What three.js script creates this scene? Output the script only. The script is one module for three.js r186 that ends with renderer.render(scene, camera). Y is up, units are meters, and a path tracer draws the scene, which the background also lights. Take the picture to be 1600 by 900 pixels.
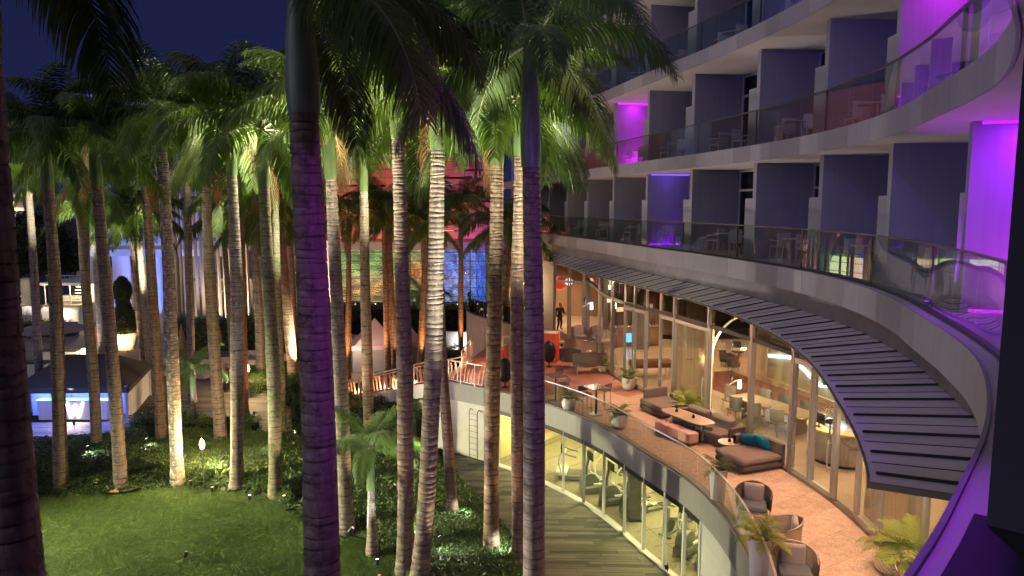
import * as THREE from 'three';
import { RoundedBoxGeometry } from 'three/addons/geometries/RoundedBoxGeometry.js';
import { mergeGeometries, toCreasedNormals } from 'three/addons/utils/BufferGeometryUtils.js';
import { MarchingCubes } from 'three/addons/objects/MarchingCubes.js';
import { RectAreaLightUniformsLib } from 'three/addons/lights/RectAreaLightUniformsLib.js';

// ---------------------------------------------------------------- camera, sky, exposure
const EYE = 11.3, PITCH = 6.62 * Math.PI / 180, FPX = 1120;
const scene = new THREE.Scene();
const camera = new THREE.PerspectiveCamera(2 * Math.atan(450 / FPX) * 180 / Math.PI, 16 / 9, 0.1, 600);
camera.position.set(0, EYE, 0);
camera.rotation.set(-PITCH, 0, 0);
const renderer = new THREE.WebGLRenderer({ antialias: true });
renderer.toneMapping = THREE.LinearToneMapping;
renderer.toneMappingExposure = 1.0;
renderer.shadowMap.enabled = true;
RectAreaLightUniformsLib.init();
{ // clear night sky over a city: deep blue, a little paler towards the horizon
  const W = 64, H = 32, d = new Float32Array(W * H * 4);
  for (let r = 0; r < H; r++) {
    const up = Math.max(0, Math.sin(((r + 0.5) / H - 0.5) * Math.PI)), k = Math.pow(1 - up, 3);
    for (let c = 0; c < W; c++) d.set([0.0082 + 0.005 * k, 0.0115 + 0.006 * k, 0.047 + 0.019 * k, 1], (r * W + c) * 4);
  }
  const t = new THREE.DataTexture(d, W, H, THREE.RGBAFormat, THREE.FloatType);
  t.mapping = THREE.EquirectangularReflectionMapping; t.magFilter = t.minFilter = THREE.LinearFilter; t.needsUpdate = true;
  scene.background = t; scene.environment = t;
}
{ // the broad soft glow of the city across the water, behind and above the garden
  const moon = new THREE.DirectionalLight(0xeadff0, 0.74);
  moon.name = 'city_glow'; moon.position.set(-60, 42, 16); moon.target.position.set(0, 4, -24);
  moon.castShadow = true; moon.shadow.radius = 110; moon.shadow.mapSize.set(2048, 2048);
  Object.assign(moon.shadow.camera, { left: -60, right: 60, top: 60, bottom: -60, far: 220 });
  scene.add(moon, moon.target);
}

// ---------------------------------------------------------------- helpers
let seed = 20240607;
const rnd = () => { seed = (seed + 0x6D2B79F5) | 0; let t = Math.imul(seed ^ (seed >>> 15), 1 | seed); t = (t + Math.imul(t ^ (t >>> 7), 61 | t)) ^ t; return ((t ^ (t >>> 14)) >>> 0) / 4294967296; };
const rr = (a, b) => a + (b - a) * rnd();
const V = (x, y, z) => new THREE.Vector3(x, y, z);
const C = (r, g, b) => new THREE.Color().setRGB(r, g, b);
const PI = Math.PI, cos = Math.cos, sin = Math.sin;
const lerp = THREE.MathUtils.lerp, clamp = THREE.MathUtils.clamp;
// layout: where the sight line of photograph pixel (px, py) meets height h, or the vertical plane z
const sight = (px, py) => { const x = (px - 800) / FPX, y = -(py - 450) / FPX, c = cos(-PITCH), s = sin(-PITCH); return [x, y * c + s, y * s - c]; };
const at = (px, py, h = 0) => { const [x, y, z] = sight(px, py), t = (h - EYE) / y; return [x * t, z * t]; };
const atZ = (px, py, z0) => { const [x, y, z] = sight(px, py), t = z0 / z; return [x * t, EYE + y * t]; };

// tileable value noise
function lattice(n, s) { let q = s; const a = new Float32Array(n * n); for (let i = 0; i < a.length; i++) { q = (q * 1664525 + 1013904223) >>> 0; a[i] = q / 4294967296; } return a; }
function tileNoise(size, fx, fy, s) {
  const n = 64, L = lattice(n, s), o = new Float32Array(size * size);
  for (let y = 0; y < size; y++) for (let x = 0; x < size; x++) {
    const u = x / size * fx, v = y / size * fy, i = Math.floor(u), j = Math.floor(v);
    let a = u - i, b = v - j; a = a * a * (3 - 2 * a); b = b * b * (3 - 2 * b);
    const g = (p, q) => L[((q % fy + fy) % fy % n) * n + ((p % fx + fx) % fx % n)];
    o[y * size + x] = lerp(lerp(g(i, j), g(i + 1, j), a), lerp(g(i, j + 1), g(i + 1, j + 1), a), b);
  }
  return o;
}
function fbm(size, octs, s) { // octs: [fx, fy, weight]
  const o = new Float32Array(size * size); let tot = 0;
  octs.forEach(([fx, fy, w], k) => { const t = tileNoise(size, fx, fy, s + k * 77); tot += w; for (let i = 0; i < o.length; i++) o[i] += t[i] * w; });
  for (let i = 0; i < o.length; i++) o[i] /= tot;
  return o;
}
function tex(size, fn, metres = 1, srgb = true) { // fn(i, x, y) -> [r, g, b] linear-ish 0..1 as sRGB values
  const d = new Uint8Array(size * size * 4);
  for (let y = 0; y < size; y++) for (let x = 0; x < size; x++) { const i = y * size + x, c = fn(i, x, y); for (let k = 0; k < 3; k++) d[i * 4 + k] = clamp(Math.round((Array.isArray(c) ? c[k] : c) * 255), 0, 255); d[i * 4 + 3] = 255; }
  const t = new THREE.DataTexture(d, size, size); t.wrapS = t.wrapT = THREE.RepeatWrapping; t.magFilter = THREE.LinearFilter; t.minFilter = THREE.LinearMipmapLinearFilter; t.generateMipmaps = true;
  if (srgb) t.colorSpace = THREE.SRGBColorSpace;
  t.repeat.set(1 / metres, 1 / metres); t.needsUpdate = true; return t;
}
const toS = v => v <= 0.0031308 ? v * 12.92 : 1.055 * Math.pow(v, 1 / 2.4) - 0.055;
const N_soft = fbm(256, [[3, 3, 1], [7, 7, 0.7], [17, 17, 0.45], [48, 48, 0.3]], 11);
const N_fine = fbm(256, [[12, 12, 0.4], [32, 32, 0.6], [63, 63, 1]], 23);
const N_grain = fbm(256, [[2, 24, 1], [4, 60, 1], [9, 62, 0.5]], 31);   // streaks along x
const N_streak = fbm(256, [[45, 2, 1], [63, 5, 0.7], [14, 2, 1], [5, 3, 0.8]], 71);   // run-off streaks down a face
const N_bark = fbm(256, [[40, 4, 1], [60, 9, 0.8], [9, 9, 0.7], [3, 3, 0.7]], 43);
function tone(base, noise, amount, metres, tintB) { // colour map around a linear base colour
  const b = tintB || base;
  return tex(256, i => { const k = (noise[i] - 0.5) * 2 * amount, m = clamp(noise[i], 0, 1); return [0, 1, 2].map(c => toS(clamp(lerp(base[c], b[c], tintB ? m : 0) * (1 + k), 0, 1))); }, metres);
}
const grey = (noise, metres, lo = 0, hi = 1) => tex(256, i => lerp(lo, hi, noise[i]), metres, false);
const bumpSoft = grey(N_soft, 1.6), bumpFine = grey(N_fine, 0.5), bumpGrain = grey(N_grain, 0.6);
const mat = (color, rough = 0.7, o = {}) => new THREE.MeshStandardMaterial({ color: Array.isArray(color) ? C(...color) : color, roughness: rough, ...o });
const phys = (color, rough, o) => new THREE.MeshPhysicalMaterial({ color: C(...color), roughness: rough, ...o });
const glow = (color, k = 1) => new THREE.MeshStandardMaterial({ color: 0x000000, emissive: C(...color), emissiveIntensity: k, roughness: 0.6 });

// geometry
const strip = g => { g = g.index ? g.toNonIndexed() : g; for (const k of Object.keys(g.attributes)) if (!['position', 'normal', 'uv'].includes(k)) g.deleteAttribute(k); if (!g.attributes.uv) g.setAttribute('uv', new THREE.Float32BufferAttribute(new Float32Array(g.attributes.position.count * 2), 2)); g.clearGroups(); return g; };
const merge = list => mergeGeometries(list.map(strip));
function metric(g) { // uv in metres from the face's main direction
  g = strip(g); const p = g.attributes.position, n = g.attributes.normal, uv = g.attributes.uv;
  for (let i = 0; i < p.count; i += 3) {
    let ax = 0, ay = 0, az = 0; for (let k = 0; k < 3; k++) { ax += Math.abs(n.getX(i + k)); ay += Math.abs(n.getY(i + k)); az += Math.abs(n.getZ(i + k)); }
    for (let k = 0; k < 3; k++) { const x = p.getX(i + k), y = p.getY(i + k), z = p.getZ(i + k); if (ay >= ax && ay >= az) uv.setXY(i + k, x, z); else if (ax >= az) uv.setXY(i + k, z, y); else uv.setXY(i + k, x, y); }
  }
  return g;
}
const box = (w, h, d, x = 0, y = 0, z = 0) => new THREE.BoxGeometry(w, h, d).translate(x, y, z);
const rbox = (w, h, d, x = 0, y = 0, z = 0, r = 0.03, s = 2) => new RoundedBoxGeometry(w, h, d, s, Math.min(r, w / 2.01, h / 2.01, d / 2.01)).translate(x, y, z);
const cyl = (r1, r2, h, x = 0, y = 0, z = 0, seg = 14) => new THREE.CylinderGeometry(r1, r2, h, seg).translate(x, y, z);
const ball = (r, x = 0, y = 0, z = 0, sx = 1, sy = 1, sz = 1, seg = 14) => new THREE.SphereGeometry(r, seg, Math.ceil(seg * 0.7)).scale(sx, sy, sz).translate(x, y, z);
const tube = (pts, r, seg = 6, n = pts.length * 3, closed = false) => new THREE.TubeGeometry(new THREE.CatmullRomCurve3(pts.map(p => V(...p)), closed), n, r, seg, closed);
function bar(a, b, r, seg = 6) { const A = V(...a), B = V(...b), d = B.clone().sub(A), g = new THREE.CylinderGeometry(r, r, d.length(), seg); g.applyQuaternion(new THREE.Quaternion().setFromUnitVectors(V(0, 1, 0), d.normalize())); return g.translate((A.x + B.x) / 2, (A.y + B.y) / 2, (A.z + B.z) / 2); }
function beam(a, b, w, h) { // square bar from a to b, w across, h high
  const A = V(...a), B = V(...b), d = B.clone().sub(A), g = new THREE.BoxGeometry(w, h, d.length()); const m = new THREE.Matrix4().lookAt(A, B, Math.abs(d.y) > 0.99 * d.length() ? V(0, 0, 1) : V(0, 1, 0)); g.applyMatrix4(m); return g.translate((A.x + B.x) / 2, (A.y + B.y) / 2, (A.z + B.z) / 2);
}
const lathe = (pts, seg = 24) => new THREE.LatheGeometry(pts.map(p => new THREE.Vector2(...p)), seg);
function slabShape(pts, y0, y1, bevel = 0) { // plan polygon [x, z] from y0 to y1
  const s = new THREE.Shape(pts.map(p => new THREE.Vector2(p[0], -p[1])));
  const g = new THREE.ExtrudeGeometry(s, { depth: y1 - y0 - 2 * bevel, bevelEnabled: bevel > 0, bevelSize: bevel, bevelThickness: bevel, bevelOffset: -bevel, bevelSegments: 1 });
  return g.rotateX(-PI / 2).translate(0, y0 + bevel, 0);
}
// objects
const taken = {};
const numbered = n => { const k = taken[n] = (taken[n] ?? -1) + 1; return k ? n + '_' + String(k).padStart(3, '0') : n; };
function tag(o, label, category, group, kind) { if (label) o.userData.label = label; if (category) o.userData.category = category; if (group) o.userData.group = group; if (kind) o.userData.kind = kind; return o; }
function thing(name, label, category, pos = [0, 0, 0], turn = 0, group) { const o = new THREE.Group(); o.name = numbered(name); o.position.set(...pos); o.rotation.y = turn; scene.add(o); return tag(o, label, category, group); }
function part(name, g, m, parent, label) { const o = new THREE.Mesh(m.userData.raw ? strip(g) : metric(g), m); o.name = name; o.castShadow = o.receiveShadow = true; (parent || scene).add(o); if (label) o.userData.label = label; return o; }
function share(name, geo, m, parent) { const o = new THREE.Mesh(geo, m); o.name = name; o.castShadow = o.receiveShadow = true; parent.add(o); return o; }
function struct(name, g, m, parent) { const o = part(name, g, m, parent || scene); if (!parent) { o.name = numbered(name); o.userData.kind = 'structure'; } return o; }
function copy(o, label, pos, turn = 0, s = 1) { const c = o.clone(); c.name = numbered(o.name.replace(/_\d{3}$/, '')); c.position.set(...pos); c.rotation.y = turn; c.scale.setScalar(s); scene.add(c); if (label) c.userData.label = label; return c; }
// lamps
function spot(pos, aim, color, cd, angle = 0.5, pen = 0.6, radius = 2) { const l = new THREE.SpotLight(C(...color), cd, 0, angle, pen, 2); l.name = 'lamp'; l.position.set(...pos); l.target.position.set(...aim); l.castShadow = true; l.shadow.radius = radius; scene.add(l, l.target); return l; }
function bulb(pos, color, cd, radius = 3) { const l = new THREE.PointLight(C(...color), cd, 0, 2); l.name = 'lamp'; l.position.set(...pos); l.castShadow = true; l.shadow.radius = radius; scene.add(l); return l; }

// plan curves: points [x, z] from the far end to the near one; n points into the building
function planCurve(pts, step = 0.4) {
  const c = new THREE.CatmullRomCurve3(pts.map(p => V(p[0], 0, p[1])), false, 'centripetal'); c.arcLengthDivisions = 800;
  const len = c.getLength(), n = Math.round(len / step), out = [];
  for (let i = 0; i <= n; i++) { const p = c.getPointAt(i / n), t = c.getTangentAt(i / n); out.push({ s: len * i / n, x: p.x, z: p.z, nx: t.z, nz: -t.x, tx: t.x, tz: t.z }); }
  out.len = len;
  out.pt = s => { const u = clamp(s / len, 0, 1), p = c.getPointAt(u), t = c.getTangentAt(u); return { s, x: p.x, z: p.z, nx: t.z, nz: -t.x, tx: t.x, tz: t.z, a: Math.atan2(-t.x, -t.z) }; };
  out.cut = (a, b) => [out.pt(a), ...out.filter(q => q.s > a + 0.02 && q.s < b - 0.02), out.pt(b)];
  out.col = (px, off = 0, h = EYE - 0.001) => { // arc length at which the line offset by off is seen in pixel column px
    let best = 0, bd = 1e9; for (let s = 0; s < len; s += 0.02) { const q = out.pt(s), X = q.x + q.nx * off, Z = q.z + q.nz * off; if (Z > -1) continue; const Y = h - EYE, c2 = cos(PITCH), s2 = sin(PITCH), zz = Y * s2 * -1 * -1 + Z * c2, p = 800 + FPX * X / -zz, d = Math.abs(p - px); if (d < bd) { bd = d; best = s; } } return best; };
  return out;
}
function sweep(S, prof, caps = true) { // prof: closed polygon of [offset, y]
  const P = [], Nn = [], U = [], pt = (q, o, y) => [q.x + q.nx * o, y, q.z + q.nz * o];
  const area = prof.reduce((a, p, i) => { const q = prof[(i + 1) % prof.length]; return a + p[0] * q[1] - q[0] * p[1]; }, 0), sg = area > 0 ? 1 : -1;
  let run = 0;
  for (let e = 0; e < prof.length; e++) {
    const [o1, y1] = prof[e], [o2, y2] = prof[(e + 1) % prof.length], L = Math.hypot(o2 - o1, y2 - y1) || 1, no = sg * (y2 - y1) / L, ny = -sg * (o2 - o1) / L;
    for (let i = 0; i + 1 < S.length; i++) {
      const a = S[i], b = S[i + 1], A = pt(a, o1, y1), B = pt(a, o2, y2), D = pt(b, o2, y2), E = pt(b, o1, y1);
      const na = [a.nx * no, ny, a.nz * no], nb = [b.nx * no, ny, b.nz * no];
      const quad = sg > 0 ? [[A, na, a.s, run], [B, na, a.s, run + L], [D, nb, b.s, run + L], [A, na, a.s, run], [D, nb, b.s, run + L], [E, nb, b.s, run]] : [[A, na, a.s, run], [D, nb, b.s, run + L], [B, na, a.s, run + L], [A, na, a.s, run], [E, nb, b.s, run], [D, nb, b.s, run + L]];
      for (const [p, n, u, v] of quad) { P.push(...p); Nn.push(...n); U.push(u, v); }
    }
    run += L;
  }
  if (caps) {
    const tris = THREE.ShapeUtils.triangulateShape(prof.map(p => new THREE.Vector2(...p)), []);
    for (const [q, dir] of [[S[0], -1], [S[S.length - 1], 1]]) for (const t of tris) for (const k of t) { P.push(...pt(q, ...prof[k])); Nn.push(q.tx * dir, 0, q.tz * dir); U.push(...prof[k]); }
  }
  const g = new THREE.BufferGeometry(); g.setAttribute('position', new THREE.Float32BufferAttribute(P, 3)); g.setAttribute('normal', new THREE.Float32BufferAttribute(Nn, 3)); g.setAttribute('uv', new THREE.Float32BufferAttribute(U, 2)); return g;
}
const rect = (o1, o2, y1, y2) => [[o1, y1], [o2, y1], [o2, y2], [o1, y2]];
const raw = m => { m.userData.raw = true; return m; };   // geometry brings its own uv
// ---------------------------------------------------------------- materials
const T = 3.3, L = [0, 9.55, 13.05, 16.55, 20.05, 23.55];
const M = {};
M.render = mat([1, 1, 1], 0.85, { map: tone([0.50, 0.48, 0.47], N_soft, 0.16, 2.3), bumpMap: bumpFine, bumpScale: 0.002 });
M.fascia = [0.345, 0.30, 0.265, 0.32].map((v, i) => mat([1, 1, 1], 0.75, { map: tone([v, v * 0.975, v * 0.97], N_streak, 0.09 + i * 0.015, 2.6), bumpMap: bumpFine, bumpScale: 0.0015 }));
M.parapet = [0.25, 0.225, 0.20, 0.24].map(v => mat([1, 1, 1], 0.8, { map: tone([v, v * 0.95, v * 0.92], N_streak, 0.12, 2.6) }));
M.soffit = mat([1, 1, 1], 0.9, { map: tone([0.55, 0.52, 0.48], N_soft, 0.10, 3) });
M.divider = mat([1, 1, 1], 0.8, { map: tone([0.30, 0.30, 0.315], N_streak, 0.12, 3.4), bumpMap: bumpFine, bumpScale: 0.0015 });
M.navy = mat([1, 1, 1], 0.85, { map: tone([0.045, 0.047, 0.075], N_soft, 0.2, 2) });  // divider colour darkened for the nearest wall, shade put into the paint
M.upstand = mat([1, 1, 1], 0.85, { map: tone([0.22, 0.21, 0.21], N_soft, 0.28, 1.9) });
M.dark = mat([0.03, 0.03, 0.035], 0.6);
M.black = mat([0.012, 0.012, 0.014], 0.45);
M.steel = mat([0.55, 0.55, 0.56], 0.32, { metalness: 1 });
M.bronze = mat([0.19, 0.17, 0.15], 0.42, { metalness: 0.7 });
M.alu = mat([0.36, 0.34, 0.31], 0.45, { metalness: 0.6 });
M.frameWhite = mat([0.55, 0.54, 0.53], 0.55);
M.glass = phys([0.93, 0.96, 0.95], 0.02, { transmission: 1, thickness: 0, ior: 1.5 });
M.glassTint = phys([0.42, 0.43, 0.42], 0.03, { transmission: 1, thickness: 0, ior: 1.52 });
M.glassRail = phys([0.86, 0.90, 0.89], 0.02, { transmission: 1, thickness: 0, ior: 1.5 });
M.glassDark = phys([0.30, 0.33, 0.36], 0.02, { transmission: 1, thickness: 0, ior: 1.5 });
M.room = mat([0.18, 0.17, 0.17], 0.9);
M.granite = [0, 1, 2].map(k => mat([1, 1, 1], 0.62, { map: tex(256, i => { const g = N_fine[i], s = N_soft[(i * 3) % 65536], v = 0.84 + (g - 0.5) * 0.85 + (s - 0.5) * 0.3 + k * 0.05; return [toS(clamp(0.46 * v, 0, 1)), toS(clamp(0.335 * v, 0, 1)), toS(clamp(0.255 * v, 0, 1))]; }, 1.1), bumpMap: bumpFine, bumpScale: 0.002 }));
M.redTile = [0.9, 1, 1.14].map(k => mat([1, 1, 1], 0.5, { map: tone([0.26 * k, 0.12 * k, 0.095 * k], N_soft, 0.3, 1.4), bumpMap: bumpFine, bumpScale: 0.002 }));
const woodTone = (r, g, b, a = 0.35) => mat([1, 1, 1], 0.68, { map: tone([r, g, b], N_grain, a, 1.3), bumpMap: bumpGrain, bumpScale: 0.002 });
M.plank = [[0.118, 0.10, 0.082], [0.135, 0.116, 0.097], [0.098, 0.083, 0.069], [0.055, 0.047, 0.040], [0.15, 0.13, 0.108]].map(c => woodTone(...c));
M.veneer = mat([1, 1, 1], 0.5, { map: (() => { const t = tone([0.40, 0.29, 0.18], N_grain, 0.3, 1.2); t.rotation = PI / 2; return t; })() });
M.greyTimber = mat([1, 1, 1], 0.7, { map: (() => { const t = tone([0.33, 0.29, 0.26], N_grain, 0.4, 1.6); t.rotation = PI / 2; return t; })() });
M.concrete = mat([1, 1, 1], 0.9, { map: tone([0.34, 0.32, 0.29], N_soft, 0.25, 2.4), bumpMap: bumpSoft, bumpScale: 0.004 });

// ---------------------------------------------------------------- ground
{
  const earth = mat([1, 1, 1], 0.95, { map: tone([0.045, 0.040, 0.030], N_soft, 0.5, 3.3) });
  struct('ground', new THREE.PlaneGeometry(900, 900).rotateX(-PI / 2).translate(0, -0.4, -150), earth);
}
// ---------------------------------------------------------------- plan curves of the hotel
const E0 = planCurve([[-0.9, -60], [0.6, -50], [2.36, -42.07], [4.15, -35.3], [5.62, -29], [6.65, -25], [7.42, -20.8], [7.66, -18], [7.5, -15.4], [7.05, -13.1], [6.5, -11.35], [5.9, -9.5], [5.2, -7.8], [3.95, -5.75], [2.75, -4.2], [1.9, -3.2], [0.7, -2.0], [-1.2, -0.7]]);
const TE = planCurve([[-3.05, -31.9], [-1.12, -30.5], [1.29, -28.1], [3.17, -25.2], [4.34, -22.1], [5.1, -20.05], [5.42, -18.1], [5.42, -16], [5.2, -14], [4.75, -12], [4.1, -10]]);
const GL = planCurve([[4.41, -42.3], [4.47, -38.5], [4.58, -34.4], [5.0, -32], [5.65, -30.2], [6.2, -28.9], [7.3, -25.3], [8.31, -20.95], [8.70, -18.5], [8.69, -15.8], [8.35, -13], [7.6, -10.5], [6.6, -8.6]]);
const sE = z => { let lo = 0, hi = E0.len; for (let i = 0; i < 40; i++) { const m = (lo + hi) / 2; if (E0.pt(m).z < z) lo = m; else hi = m; } return lo; };

// ---------------------------------------------------------------- hotel
const hotel = thing('hotel_building', 'curved white hotel with stacked glass balconies and violet lit bays', 'hotel');
const EC = E0.cut(0, E0.len);
for (let k = 1; k <= 5; k++) {
  const th = k === 1 ? 0.55 : 0.43;
  part('floor_slab', sweep(EC, rect(0, 6, L[k] - th, L[k])), raw(M.soffit), hotel);
  for (let s = 0, i = 0; s < E0.len - 0.3; i++) { // fascia panels, each its own tone
    const e = Math.min(E0.len, s + rr(1.0, 2.6)); part('fascia_panel', sweep(E0.cut(s + 0.004, e - 0.004), rect(-0.035, -0.002, L[k] - th - 0.015, L[k] + 0.03)), raw(M.fascia[Math.floor(rnd() * 4)]), hotel); s = e;
  }
}
// bays: divider walls, windows, low screens
const divPx = [801, 822, 840, 858, 886, 918, 958, 1010, 1079, 1178, 1281, 1388, 1509];
const divS = divPx.map(p => E0.col(p, 0.7)); divS.push(E0.len - 3.6);
divS[13] = (() => { let b = 0, bd = 9; for (let s = E0.len - 8; s < E0.len; s += 0.02) { const q = E0.pt(s), d = Math.hypot(q.x + q.nx * 0.22 - 2.62, q.z + q.nz * 0.22 + 3.72); if (d < bd) { bd = d; b = s; } } return b; })();
divS.unshift(1.2);
const pq = (q, o, y) => [q.x + q.nx * o, y, q.z + q.nz * o];
const bays = [];
for (let k = 1; k <= 4; k++) {
  const y0 = L[k] + 0.01, y1 = L[k + 1] - 0.43;
  divS.forEach((s, i) => {
    const q = E0.pt(s), near = i === divS.length - 1;
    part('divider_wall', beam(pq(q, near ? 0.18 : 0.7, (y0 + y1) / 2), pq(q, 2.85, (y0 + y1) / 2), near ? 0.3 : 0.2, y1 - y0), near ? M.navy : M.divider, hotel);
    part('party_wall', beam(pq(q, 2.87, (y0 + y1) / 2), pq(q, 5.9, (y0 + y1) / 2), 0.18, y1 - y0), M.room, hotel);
    if (i > 2) { const a = E0.pt(s - 0.12), b = E0.pt(s - 0.72); part('low_screen', beam(pq(a, 0.85, L[k] + 0.98), pq(b, 0.85, L[k] + 0.98), 0.12, 1.95), M.divider, hotel); }
    if (i === 0) return;
    const s0 = divS[i - 1], a = s0 + 0.12, b = s - 0.12; bays.push({ k, i, a, b });
    const win = new THREE.Group(); win.name = 'balcony_window'; hotel.add(win);
    const A = E0.pt(a), B = E0.pt(b), n = b - a > 2 ? 4 : 2, F = [], yt = L[k] + 2.3, mid = (u, o, y) => [lerp(A.x + A.nx * o, B.x + B.nx * o, u), y, lerp(A.z + A.nz * o, B.z + B.nz * o, u)];
    const O = 2.72;
    for (let j = 0; j <= n; j++) F.push(beam(mid(j / n, O, y0), mid(j / n, O, y1), 0.07, 0.09));
    for (const y of [y0 + 0.05, yt, y1 - 0.05]) F.push(beam(mid(0, O, y), mid(1, O, y), 0.10, 0.085));
    part('frame', merge(F), M.frameWhite, win);
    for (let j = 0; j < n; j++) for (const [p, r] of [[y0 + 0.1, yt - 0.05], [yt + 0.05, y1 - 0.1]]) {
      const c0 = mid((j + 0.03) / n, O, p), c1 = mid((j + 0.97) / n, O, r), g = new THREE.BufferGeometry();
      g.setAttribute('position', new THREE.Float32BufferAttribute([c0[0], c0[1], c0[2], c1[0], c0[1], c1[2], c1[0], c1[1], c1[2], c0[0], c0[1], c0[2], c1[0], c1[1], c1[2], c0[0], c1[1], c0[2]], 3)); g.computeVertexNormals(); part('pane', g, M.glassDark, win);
    }
    if (b - a > 1.5) { // drawn curtain behind half the glass
      const pts = []; const from = rnd() < 0.5 ? 0.04 : 0.5; for (let j = 0; j <= 40; j++) { const u = from + 0.44 * j / 40; pts.push(mid(u, O + 0.2 + 0.04 * sin(j * 1.9), 0)); }
      const P = []; for (let j = 0; j < 40; j++) { const p = pts[j], r = pts[j + 1], h = y1 - 0.12, l = y0 + 0.04; P.push(p[0], l, p[2], r[0], l, r[2], r[0], h, r[2], p[0], l, p[2], r[0], h, r[2], p[0], h, p[2]); }
      const g = new THREE.BufferGeometry(); g.setAttribute('position', new THREE.Float32BufferAttribute(P, 3)); g.computeVertexNormals(); part('curtain', g, mat([0.42, 0.40, 0.38], 0.9), win);
    }
  });
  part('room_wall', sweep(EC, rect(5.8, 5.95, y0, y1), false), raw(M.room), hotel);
  // glass balustrade
  const rail = new THREE.Group(); rail.name = 'balcony_railing'; hotel.add(rail);
  const rl = [E0.col(800, 0), k === 1 ? divS[divS.length - 1] - 0.1 : E0.len - 0.2], H = 1.12, step = 1.28; let j = 0;
  for (let s = rl[1] - 0.02; s > rl[0] + 0.3; s -= step, j++) {
    part('glass_panel', sweep(E0.cut(s - step + 0.012, s - 0.012), rect(0.235, 0.2352, L[k] + 0.06, L[k] + H - 0.03), false), raw(M.glassRail), rail);
    if (j % 3 === 1) part('post', beam(pq(E0.pt(s), 0.27, L[k]), pq(E0.pt(s), 0.27, L[k] + H - 0.02), 0.045, 0.06), M.bronze, rail);
  }
  part('handrail', sweep(E0.cut(rl[0], rl[1]), rect(0.21, 0.265, L[k] + H - 0.035, L[k] + H)), raw(M.bronze), rail);
  if (k === 1) part('added_dark_slab', sweep(E0.cut(divS[divS.length - 1] + 0.02, E0.len), rect(0.11, 2.8, L[1] + 0.002, L[1] + 0.07)), raw(M.dark), hotel);  // dark slab added over the near floor so it stays unlit
  part('base_channel', sweep(E0.cut(rl[0], rl[1]), rect(0.20, 0.27, L[k] + 0.002, L[k] + 0.06)), raw(M.bronze), rail);
}
// below the first balcony floor: dark upstand wall and the soffit behind it
const WS = E0.cut(sE(-45), sE(-5.8));
part('upstand_wall', sweep(WS, rect(0.35, 0.5, 8.36, 8.99)), raw(M.upstand), hotel);
part('soffit', sweep(WS, rect(0.5, 2.6, 8.28, 8.4)), raw(M.soffit), hotel);

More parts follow.
